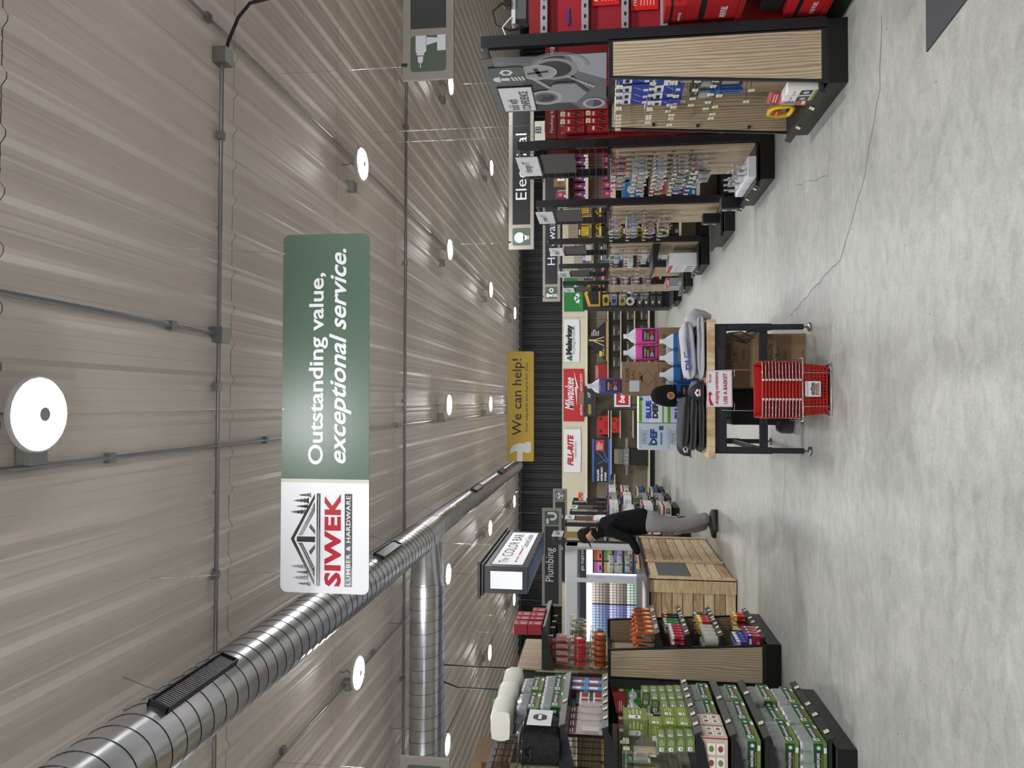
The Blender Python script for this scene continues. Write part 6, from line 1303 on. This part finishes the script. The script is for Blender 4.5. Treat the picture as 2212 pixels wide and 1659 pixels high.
mb = MB(); pts = [(.6, 6.1, .87), (.67, 6.12, .9), (.71, 6.15, .86), (.7, 6.16, .8), (.69, 6.15, .74)]; mb.tube(pts, .04, LGc, 12, rs=[.05, .06, .055, .045, .02]); mb.build('draped_hood', None).parent = None
o2 = bpy.data.objects['draped_hood']; bpy.context.view_layer.update(); o2.parent = o; o2.matrix_parent_inverse = o.matrix_world.inverted() if False else (Matrix.LocRotScale(o.location, o.rotation_euler, o.scale)).inverted()
o = folded('folded_hoodie', .36, .26, .06, DGc, 3); tag(o, 'charcoal hooded garment folded behind the light grey ones', 'hoodie'); o.location = (.47, 6.38, .84); o = folded('folded_hoodie', .3, .24, .08, DGc, 13); tag(o, 'charcoal garment lying on another behind the light grey hoodies', 'hoodie'); o.location = (.47, 6.4, .9)
o = folded('folded_shirt', .3, .3, .09, MGc, 4); tag(o, 'mid grey folded shirt with blue print in the middle of the bench', 'shirt'); o.location = (.03, 6.32, .798)
mb = MB(); F = fr((-.1, -.1, .1), (1, 0, 0), (0, 1, .0)); mb.text(F, 'DURA', 0, 0, C(40, 60, 150), h=.06, wd=.2, bold=.04, off=.002); mb.build('chest_print', o)
for k, (z, mt, h_) in enumerate(((.798, DGc, .06), (.855, DGc, .07), (.92, DGc, .08))):
    o = folded('folded_sweatshirt', .42, .36, h_, mt, 20 + k); tag(o, 'charcoal folded sweatshirt, %s of the left pile on the bench' % ('bottom', 'middle', 'top')[k], 'sweatshirt'); o.location = (-.2 + .012 * k, 6.2, z); o.rotation_euler = (0, .03 * k, .03 * k)
o = folded('folded_sweatshirt', .36, .28, .1, BKc, 31); tag(o, 'black folded sweatshirt with blue print behind the left pile', 'sweatshirt'); o.location = (-.15, 6.55, .8); mb = MB(); F = fr((-.1, -.12, .1), (1, 0, 0), (0, 1, 0)); mb.text(F, 'DURAMAX', 0, 0, C(60, 80, 170), h=.04, wd=.22, off=.006); mb.build('chest_print', o)
def ball_cap(m):
    e = empty('baseball_cap'); mb = MB()
    mb.lathe((0, 0, 0), [(.088, 0), (.09, .02), (.086, .05), (.072, .08), (.048, .1), (.02, .11), (.004, .112)], m, 24, sy=1.05); mb.build('crown', e)
    mb = MB(); n = 12; top = []; bot = []
    for i in range(n + 1):
        a = PI + PI * i / n; r1 = .086; top.append((r1 * math.cos(a), r1 * math.sin(a) * 1.02, .008)); bot.append((.084 * math.cos(a), -.05 + (.105) * math.sin(a), -.004 + .012 * abs(math.sin(a)) ** 2))
    mb.add(top + bot + [(x, y, z + .004) for x, y, z in top + bot], [(i, i + 1, n + 2 + i, n + 1 + i) for i in range(n)] + [(2 * n + 2 + i, 3 * n + 3 + i, 3 * n + 4 + i, 2 * n + 3 + i) for i in range(n)] + [(n + 1 + i, n + 2 + i, 3 * n + 4 + i, 3 * n + 3 + i) for i in range(n)], m, True); mb.build('brim', e)
    mb = MB(); F = fr((-.03, -.091, .025), (1, 0, 0), (0, .28, 1)); F = (F[0], F[1], F[2].normalized(), V((0, -1, .28)).normalized()); mb.poly(F, [(0, .02), (.06, .02), (.06, .03), (.03, .048), (0, .03)], WHT, .004); mb.rect(F, 0, 0, .06, .02, C(170, 40, 44), .004); mb.rect(F, .005, .005, .055, .012, WHT, .005); mb.build('front_patch', e)
    return Proto(e)
bc_ = ball_cap(cloth_m('cap_cloth', (54, 58, 62)))
bc_.put((.06, 6.12, .815), .12, 'dark grey baseball cap with a red and white patch beside the basket sign', 'cap'); bc_.put((-.37, 6.34, .89), -.3, 'charcoal baseball cap resting on the left pile of sweatshirts', 'cap'); 
mb = MB(); mb.lathe((0, 0, 0), [(.085, 0), (.095, .02), (.096, .09), (.09, .12), (.075, .17), (.045, .2), (.01, .21)], BKc, 24, sx=.95); o = mb.build('knit_beanie'); mb = MB(); mb.lathe((0, 0, 0), [(.095, 0), (.1, .01), (.1, .085), (.095, .09)], BKc, 24, sx=.95); mb.build('turned_cuff', o); mb = MB(); mb.cyl((.0, -.098, .05), (.0, -.103, .05), .032, C(176, 122, 84, .6), 20); mb.ell(fr((0, -.1035, .05), (1, 0, 0), (0, 0, 1)), 0, 0, .02, .018, C(130, 86, 56), .001); mb.build('leather_patch', o)
tag(o, 'black knit beanie with a round tan patch on a stand behind the caps', 'beanie'); o.location = (.05, 6.42, 1.0)
mb = MB(); mb.cyl((0, 0, 0), (0, 0, .01), .07, INK, 16); mb.cyl((0, 0, .01), (0, 0, .205), .012, INK, 8); o = mb.build('hat_stand'); tag(o, 'black hat stand under the knit beanie', 'stand'); o.location = (.05, 6.42, .798)
# ---------------------------------------------------------------- baskets
RP = M('basket_red', (176, 28, 22), .4)
def basket():
    e = empty('shopping_basket'); hb = .2; a1, b1, a0, b0 = .192, .14, .168, .12
    mb = MB()
    def P2(s_, f, z): # s_ side 0..3, f -1..1
        k = z / hb; a = a0 + (a1 - a0) * k; b = b0 + (b1 - b0) * k
        return ((f * a, -b), (a, f * b), (-f * a, b), (-a, -f * b))[s_] + (z,)
    def bar(s_, f0, f1, z0, z1, t=.003):
        p = [V(P2(s_, f0, z0)), V(P2(s_, f1, z0)), V(P2(s_, f1, z1)), V(P2(s_, f0, z1))]; n_ = (p[1] - p[0]).cross(p[3] - p[0]).normalized() * t
        mb.add([tuple(q) for q in p] + [tuple(q - n_) for q in p], [(0, 1, 2, 3), (7, 6, 5, 4), (0, 4, 5, 1), (1, 5, 6, 2), (2, 6, 7, 3), (3, 7, 4, 0)], RP)
    for s_ in range(4):
        n = 15 if s_ % 2 == 0 else 11
        bar(s_, -1, 1, .165, hb); bar(s_, -1, 1, 0, .015)
        for z in (.045, .075, .105, .135): bar(s_, -1, 1, z, z + .008)
        for i in range(n): f = -1 + 2 * (i + .5) / n; bar(s_, f - .35 / n, f + .35 / n, .015, .165)
        if s_ == 0: bar(s_, -.3, .3, .06, .165, .004)
        bar(s_, -1, -.93, 0, hb); bar(s_, .93, 1, 0, hb)
    mb.box((-a0, -b0, 0), (a0, b0, .004), RP); mb.build('basket_body', e)
    mb = MB(); r_ = [(-a1 - .008, -b1 - .008, hb), (a1 + .008, -b1 - .008, hb), (a1 + .008, b1 + .008, hb), (-a1 - .008, b1 + .008, hb), (-a1 - .008, -b1 - .008, hb)]; mb.tube(r_, .007, RP, 8); mb.build('rim', e)
    for s_ in (-1, 1):
        mb = MB(); mb.tube([(s_ * .07, -b1 - .014, hb - .006), (s_ * .08, -b1 - .018, hb + .004), (s_ * .185, -b1 - .018, hb + .006), (s_ * .205, -b1 + .0, hb + .004), (s_ * .205, b1, hb + .004)], .0035, WIRE, 6); mb.box((s_ * .07 - .008, -b1 - .02, hb - .012), (s_ * .07 + .008, -b1 - .008, hb + .006), C(200, 190, 188, .4), .003); mb.build('handle', e)
    return Proto(e)
bk_ = basket(); bxx, byy = .088, 5.62
for k in range(12):
    q = bk_.put((bxx, byy, .02 + .0232 * k), 0, 'red plastic shopping baskets nested in the wire stand', 'basket', 'nested red baskets') if k else bk_.put((bxx, byy, .02), 0, 'lowest red shopping basket of the stack, with the logo plate in front', 'basket')
    if k == 0: low = q
mb = MB(); F = fr((-.05, -.137, .055), (1, 0, 0), (0, -.1, 1)); F = (F[0], F[1], F[2].normalized(), V((0, -1, -.1)).normalized()); mb.rrect(F, 0, 0, .11, .11, .006, WHT, .004); siwek(mb, (F[0] + F[3] * .003, F[1], F[2], F[3]), .01, .012, .09, simple=True); bp_ = mb.build('logo_plate'); 
bp_.parent = bk_.o if bk_.o else low
st = empty('basket_stand', (0, 0, 0), 0, 'chrome wire stand holding the red baskets and the use a basket sign', 'stand')
mb = MB(); y_ = byy + .17
for s_ in (-1, 1): mb.tube([(bxx + s_ * .155, y_, 0.004), (bxx + s_ * .155, y_, .62), (bxx + s_ * .152, y_ - .02, .72)], .004, WIRE, 6); mb.tube([(bxx + s_ * .155, y_, .006), (bxx + s_ * .19, byy - .15, .006), (bxx + s_ * .12, byy - .165, .006), (bxx + s_ * .12, byy - .165, .19), (bxx + s_ * .12, byy - .17, .2), (bxx + s_ * .225, byy - .17, .205), (bxx + s_ * .225, y_, .21)], .0035, WIRE, 6)
mb.tube([(bxx - .19, byy - .15, .006), (bxx + .19, byy - .15, .006)], .0035, WIRE, 6); mb.tube([(bxx - .225, byy - .17, .205), (bxx + .225, byy - .17, .205)], .0035, WIRE, 6)
for s_ in (-1, 1): mb.tube([(bxx + s_ * .155, y_, .62), (bxx + s_ * .10, y_ - .01, .62), (bxx + s_ * .1, y_ - .015, .68)], .003, WIRE, 6)
mb.tube([(bxx - .1, y_ - .015, .66), (bxx + .1, y_ - .015, .66)], .003, WIRE, 6); mb.build('wire_frame', st)
sx0, sz0 = PX(1582, 879, Y=y_ - .03), PX(1527, 800, Y=y_ - .03); w_ = sz0.x - sx0.x; h_ = sz0.z - sx0.z
F = fr(sx0, (1, 0, .012), (0, 0, 1)); mb = MB(); mb.prism(F, [(0, 0), (w_, 0), (w_, h_), (0, h_)], .005, C(226, 228, 236, .4)); RD = C(186, 30, 44)
mb.line(F, [(.006, .006), (w_ - .006, .006), (w_ - .006, h_ - .006), (.006, h_ - .006), (.006, .006)], .0018, RD, .007)
mb.text(F, 'For your', w_ * .66, h_ * .78, RD, h=h_ * .16, wd=w_ * .25, bold=.02, off=.007); mb.text(F, 'shopping convenience', w_ * .08, h_ * .5, RD, h=h_ * .2, wd=w_ * .87, bold=.02, off=.007); mb.text(F, 'USE A BASKET', w_ * .08, h_ * .2, RD, h=h_ * .15, wd=w_ * .84, bold=.03, off=.007)
mb.poly(F, [(w_ * .04, h_ * .74), (w_ * .22, h_ * .86), (w_ * .33, h_ * .85), (w_ * .33, h_ * .77), (w_ * .43, h_ * .87), (w_ * .33, h_ * .97), (w_ * .33, h_ * .92), (w_ * .2, h_ * .93), (w_ * .04, h_ * .88)], RD, .007); mb.build('sign_card', st)
# ---------------------------------------------------------------- counter goods
wr0 = empty('sample_carousel', (-2.5, 10.9, 1.121), 0, 'wire carousel of small white sample cups on the counter in front of the man', 'display'); wr0.location = (-2.42, 11.15, 1.097)
mb = MB()
for z in (.0, .12, .24, .36): mb.tube([(.13 * math.cos(a), .1 * math.sin(a), z + .01) for a in [2 * PI * i / 14 for i in range(15)]], .003, WIRE, 5)
for a in (0, 1.57, 3.14, 4.71): mb.tube([(.13 * math.cos(a), .1 * math.sin(a), 0), (.13 * math.cos(a), .1 * math.sin(a), .37)], .003, WIRE, 5)
mb.build('wire_rack', wr0)
mb = MB(); mb.lathe((0, 0, 0), [(.032, 0), (.036, .005), (.04, .06), (.041, .065), (.03, .066)], C(206, 208, 210, .25), 14); c0 = mb.build('sample_cup', wr0); first = True
for z in (.14, .26, .33):
    for i in range(6):
        a = 2 * PI * i / 6; c_ = c0 if first else c0.copy()
        if not first: COL.objects.link(c_); c_.parent = wr0
        first = False; c_.location = (.085 * math.cos(a), .06 * math.sin(a), z if z < .3 else .38)
# ---------------------------------------------------------------- shelves content behind man: aisle marker board
for (px0_, px1_, v0, v1, Y_, w1, w2, lab) in ((1380, 1330, 1262, 1222, 14.5, '9', 'Paint', 'small white aisle marker board with number 9 above the paint display'), (302, 262, 1186, 1155, 9.0, '21', 'Fasteners', 'small white aisle marker board with number 21 above the red packs')):
    a = PX(v0, px0_, Y=Y_); b = PX(v1, px1_, Y=Y_); w_ = b.x - a.x; h_ = b.z - a.z; F = fr(a, (1, 0, 0), (0, 0, 1))
    mb = MB(); mb.prism(F, [(0, 0), (w_, 0), (w_, h_), (0, h_)], .01, C(214, 210, 200), -.01); o = mb.build('aisle_marker'); mb = MB(); mb.rect(F, w_ * .36, h_ * .55, w_ * .7, h_ * .95, SGRN, .002); mb.text(F, w1, w_ * .42, h_ * .62, WHT, h=h_ * .26, off=.004); mb.rect(F, w_ * .4, h_ * .05, w_ * .96, h_ * .3, INK, .002); mb.text(F, w2, w_ * .44, h_ * .1, WHT, h=h_ * .1, off=.004); mb.build('printing', o); tag(o, lab, 'sign')
    mb = MB(); mb.tube([(a.x + .05, Y_, b.z), (a.x + .05, Y_, CZ)], .002, WIRE, 4); mb.tube([(b.x - .05, Y_, b.z), (b.x - .05, Y_, CZ)], .002, WIRE, 4); mb.build('hanging_wire', o)
# ================================================================ THE STANDING MAN
man = empty('person', (0, 0, 0), 0, 'person in a black jacket, grey trousers and dark cap leaning over the counter', 'person')
SKIN = noise_col(M('skin', (196, 148, 128), .55), (184, 134, 114), (206, 160, 140), nscale=30)
JK = cloth_m('jacket_black', (26, 27, 30)); TR = cloth_m('grey_trousers', (134, 134, 134)); SHO = C(66, 62, 60, .6)
def skin(name, chains, m, par, root=0, sub=2, rough=0):
    vs = []; es = []; rs = []; idx = {}
    for ch in chains:
        prev = None
        for p, r_ in ch:
            k = tuple(round(c, 4) for c in p)
            if k not in idx: idx[k] = len(vs); vs.append(p); rs.append(r_)
            i = idx[k]
            if prev is not None and prev != i: es.append((prev, i))
            prev = i
    me = bpy.data.meshes.new(name); me.from_pydata(vs, es, []); o = bpy.data.objects.new(name, me); COL.objects.link(o); o.parent = par
    md = o.modifiers.new('skin', 'SKIN'); md.use_smooth_shade = True
    for i, r_ in enumerate(rs):
        sv = me.skin_vertices[0].data[i]; sv.radius = r_ if isinstance(r_, tuple) else (r_, r_); sv.use_root = (i == root)
    sb = o.modifiers.new('sub', 'SUBSURF'); sb.levels = sub; sb.render_levels = sub
    me.materials.append(m)
    return o
mx, my = -1.76, 10.98      # the man faces -X (towards the counter); local: f = forward (-X), s = sideways (+Y far side)
def L(f, s_, z): return (mx - f, my + s_, z)
# trousers
skin('trousers', [[(L(-.02, 0, 1.0), (.15, .19)), (L(.0, 0, .92), (.15, .185)), (L(.0, -.09, .82), (.135, .125)), (L(.03, -.1, .5), (.102, .105)), (L(-.04, -.1, .28), .1), (L(-.1, -.1, .1), .082)],
                  [(L(.0, 0, .92), (.15, .185)), (L(.0, .1, .82), (.135, .125)), (L(.08, .1, .5), (.102, .105)), (L(.06, .1, .28), .1), (L(.02, .1, .1), .082)]], TR, man)
for s_, fo in ((-.1, -.1), (.1, .02)):
    mb = MB(); secs = []
    for t, wv, hv, zc in ((-.1, .03, .035, .05), (-.06, .042, .05, .055), (.0, .042, .055, .055), (.07, .045, .04, .04), (.13, .047, .032, .033), (.18, .035, .026, .027), (.2, .014, .014, .018)):
        secs.append([(mx - fo - t, my + s_ + wv * math.cos(a), max(.0, zc + hv * math.sin(a))) for a in [2 * PI * q / 14 for q in range(14)]])
    mb.loft(secs, SHO); q = mb.build('shoe', man); mb = MB(); mb.box((mx - fo - .19, my + s_ - .045, 0), (mx - fo + .1, my + s_ + .045, .014), C(28, 26, 26), .006); mb.build('sole', q)
# jacket: torso leaning forward, arms reaching down to the counter
sh_z = 1.5
skin('jacket', [[(L(-.02, 0, .86), (.18, .21)), (L(.0, 0, 1.05), (.15, .19)), (L(.03, 0, 1.22), (.155, .19)), (L(.06, 0, 1.38), (.15, .2)), (L(.09, 0, sh_z), (.11, .15)), (L(.13, 0, 1.57), (.075, .08))],
                [(L(.06, 0, 1.38), (.15, .2)), (L(.1, -.17, 1.44), .078), (L(.16, -.22, 1.28), .07), (L(.2, -.23, 1.15), .062), (L(.33, -.2, 1.08), .055), (L(.42, -.18, 1.055), .044)],
                [(L(.06, 0, 1.38), (.15, .2)), (L(.1, .17, 1.44), .078), (L(.2, .22, 1.28), .07), (L(.25, .22, 1.16), .062), (L(.37, .18, 1.09), .055), (L(.45, .15, 1.055), .044)]], JK, man, sub=2)
mb = MB(); mb.lathe((mx - .13, my, 1.54), [(.09, 0), (.095, .03), (.085, .06), (.08, .06), (.085, .03)], JK, 20); mb.build('collar', man)
# body: head, neck, hands as one mesh
hb_ = bmesh.new()
def add_ball(bm, c, r_, sc=(1, 1, 1), seg=20):
    g = bmesh.ops.create_uvsphere(bm, u_segments=seg, v_segments=14, radius=r_); 
    for v in g['verts']: v.co = V((v.co.x * sc[0] + c[0], v.co.y * sc[1] + c[1], v.co.z * sc[2] + c[2]))
    return g['verts']
HC = V(L(.2, 0, 1.72)); pit = .42         # head tilted down to the counter
def hd_(f, s_, z):  # head-local (forward, side, up) rotated by the nod
    f2 = f * math.cos(pit) + z * math.sin(pit); z2 = -f * math.sin(pit) + z * math.cos(pit); return V((HC.x - f2, HC.y + s_, HC.z + z2))
prof = [(-.105, .045, .052, .0), (-.09, .06, .066, .01), (-.06, .078, .078, .0), (-.03, .088, .078, -.005), (.0, .094, .077, -.006), (.03, .097, .078, -.008), (.06, .093, .077, -.01), (.09, .078, .066, -.012), (.11, .05, .042, -.012), (.12, .01, .01, -.012)]
mb = MB(); mb.loft([[tuple(hd_(a * math.cos(t) + c, b * math.sin(t), z)) for t in [2 * PI * q / 24 for q in range(24)]] for z, a, b, c in prof], SKIN)
mb.loft([[tuple(hd_(x + .0, y, z)) for x, y, z in ((.085, -.012, .035), (.088, .012, .035), (.086, .012, .034), (.086, -.012, .034))], [tuple(hd_(*p)) for p in ((.118, -.016, -.018), (.118, .016, -.018), (.088, .018, -.024), (.088, -.018, -.024))]], SKIN)   # nose
for s_ in (-1, 1):
    mb.loft([[tuple(hd_(-.005 + .02 * math.cos(t) * k, s_ * (.076 + .012 * k2), -.005 + .03 * math.sin(t) * k)) for t in [2 * PI * q / 12 for q in range(12)]] for k, k2 in ((.8, 0), (1.1, .6), (1, 1), (.5, .9))], SKIN)
mb.loft([[(mx - .13 - .0 - .05 * k + .055 * math.cos(t), my + .058 * math.sin(t), 1.53 + .11 * k) for t in [2 * PI * q / 16 for q in range(16)]] for k in (0, .5, 1)], SKIN)
def hand(mb, w0, side, lean):
    """open hand lying forward on the counter from wrist w0"""
    w0 = V(w0); fwd = V((-1, lean, -.12)).normalized(); lat = V((0, 0, 1)).cross(fwd).normalized() * side; up = V((0, 0, 1))
    mb.loft([[tuple(w0 + fwd * d + lat * a * math.cos(t) + up * b * math.sin(t)) for t in [2 * PI * q / 12 for q in range(12)]] for d, a, b in ((-.06, .026, .022), (0, .026, .02), (.03, .036, .017), (.07, .042, .014), (.09, .04, .011))], SKIN)
    for k, (off, ln) in enumerate(((-.03, .062), (-.01, .074), (.011, .07), (.03, .055))):
        b_ = w0 + fwd * .085 + lat * off; sp_ = (fwd + lat * off * 3).normalized()
        mb.tube([b_, b_ + sp_ * ln * .45 + up * .006, b_ + sp_ * ln * .8 - up * .002, b_ + sp_ * ln - up * .01], .009, SKIN, 8, rs=[.0095, .009, .008, .006])
    b_ = w0 + fwd * .03 - lat * .028; mb.tube([b_, b_ - lat * .022 + fwd * .025, b_ - lat * .028 + fwd * .055 - up * .006], .01, SKIN, 8, rs=[.012, .0105, .008])
hand(mb, L(.46, -.18, 1.05), 1, .1); hand(mb, L(.49, .15, 1.05), -1, -.1)
body = mb.build('body', man)
mb = MB(); EY = C(240, 238, 235, .3); IR = C(50, 36, 28, .3)
for s_ in (-1, 1):
    c = hd_(.083, s_ * .031, .012); mb.lathe((c.x, c.y, c.z - .009), [(.001, 0), (.011, .009), (.001, .018)], EY, 12); c = hd_(.093, s_ * .031, .008); mb.lathe((c.x, c.y, c.z - .004), [(.001, 0), (.004, .004), (.001, .008)], IR, 8)
mb.build('eyes', man)
BRD = cloth_m('dark_beard', (36, 30, 28))
mb = MB(); mb.loft([[tuple(hd_(a * math.cos(t) + c, b * math.sin(t), z)) for t in [2 * PI * q / 20 for q in range(20)]] for z, a, b, c in ((-.2, .02, .025, .07), (-.17, .045, .045, .06), (-.13, .07, .065, .03), (-.09, .082, .076, .012), (-.06, .083, .082, .008), (-.045, .06, .082, -.004))], BRD); mb.build('beard', man)
mb = MB(); F_ = [tuple(hd_(.088 + x, y, -.035 + z)) for x, y, z in ((.004, -.03, -.008), (.006, .03, -.008), (.012, .02, .006), (.012, -.02, .006))]; mb.add(F_, [(0, 1, 2, 3)], BRD); mb.build('moustache', man)
mb = MB(); mb.loft([[tuple(hd_(a * math.cos(t) + c, b * math.sin(t), z)) for t in [2 * PI * q / 20 for q in range(20)]] for z, a, b, c in ((-.06, .03, .06, -.07), (-.02, .05, .075, -.055), (.03, .06, .082, -.045), (.06, .06, .08, -.04))], BRD); mb.build('hair', man)
CPM = cloth_m('cap_black', (34, 36, 40))
mb = MB(); mb.loft([[tuple(hd_(a * math.cos(t) + c, b * math.sin(t), z)) for t in [2 * PI * q / 24 for q in range(24)]] for z, a, b, c in ((.04, .108, .09, -.012), (.06, .108, .09, -.012), (.09, .102, .086, -.014), (.12, .085, .072, -.016), (.142, .055, .045, -.018), (.152, .01, .01, -.018))], CPM); q = mb.build('cap', man)
mb = MB(); n = 10; a_ = [hd_(.088 * math.cos(t) + 0, .085 * math.sin(t), .047) for t in [-1.3 + 2.6 * i / n for i in range(n + 1)]]; b_ = [hd_(.06 + .115 * math.cos(t), .075 * math.sin(t) * 1.05, .035) for t in [-1.3 + 2.6 * i / n for i in range(n + 1)]]
BRM = cloth_m('cap_brim', (70, 72, 76)); mb.add([tuple(v) for v in a_ + b_] + [tuple(v + V((0, 0, .006))) for v in a_ + b_], [(i, i + 1, n + 2 + i, n + 1 + i) for i in range(n)] + [(2 * n + 2 + i, 2 * n + 3 + i, 3 * n + 4 + i, 3 * n + 3 + i) for i in range(n)] + [(n + 1 + i, n + 2 + i, 3 * n + 4 + i, 3 * n + 3 + i) for i in range(n)], BRM, True); mb.build('brim', q)
# the item he looks at
mb = MB(); mb.cyl((0, 0, 0), (0, 0, .05), .045, C(226, 190, 110, .4), 18); mb.cyl((0, 0, .05), (0, 0, .056), .047, C(236, 226, 190, .3), 18); o = mb.build('paint_sample_can'); tag(o, 'small pale yellow paint can on the counter beyond the man\'s hands', 'paint can'); o.location = (-2.38, 10.82, ch + .036)
man.scale = (1.07, 1.07, 1.07); man.location = (-.07 * mx, -.07 * my, 0)
for p in PROTOS:
    if not p.used:
        for c in list(p.o.children_recursive) + [p.o]: bpy.data.objects.remove(c)
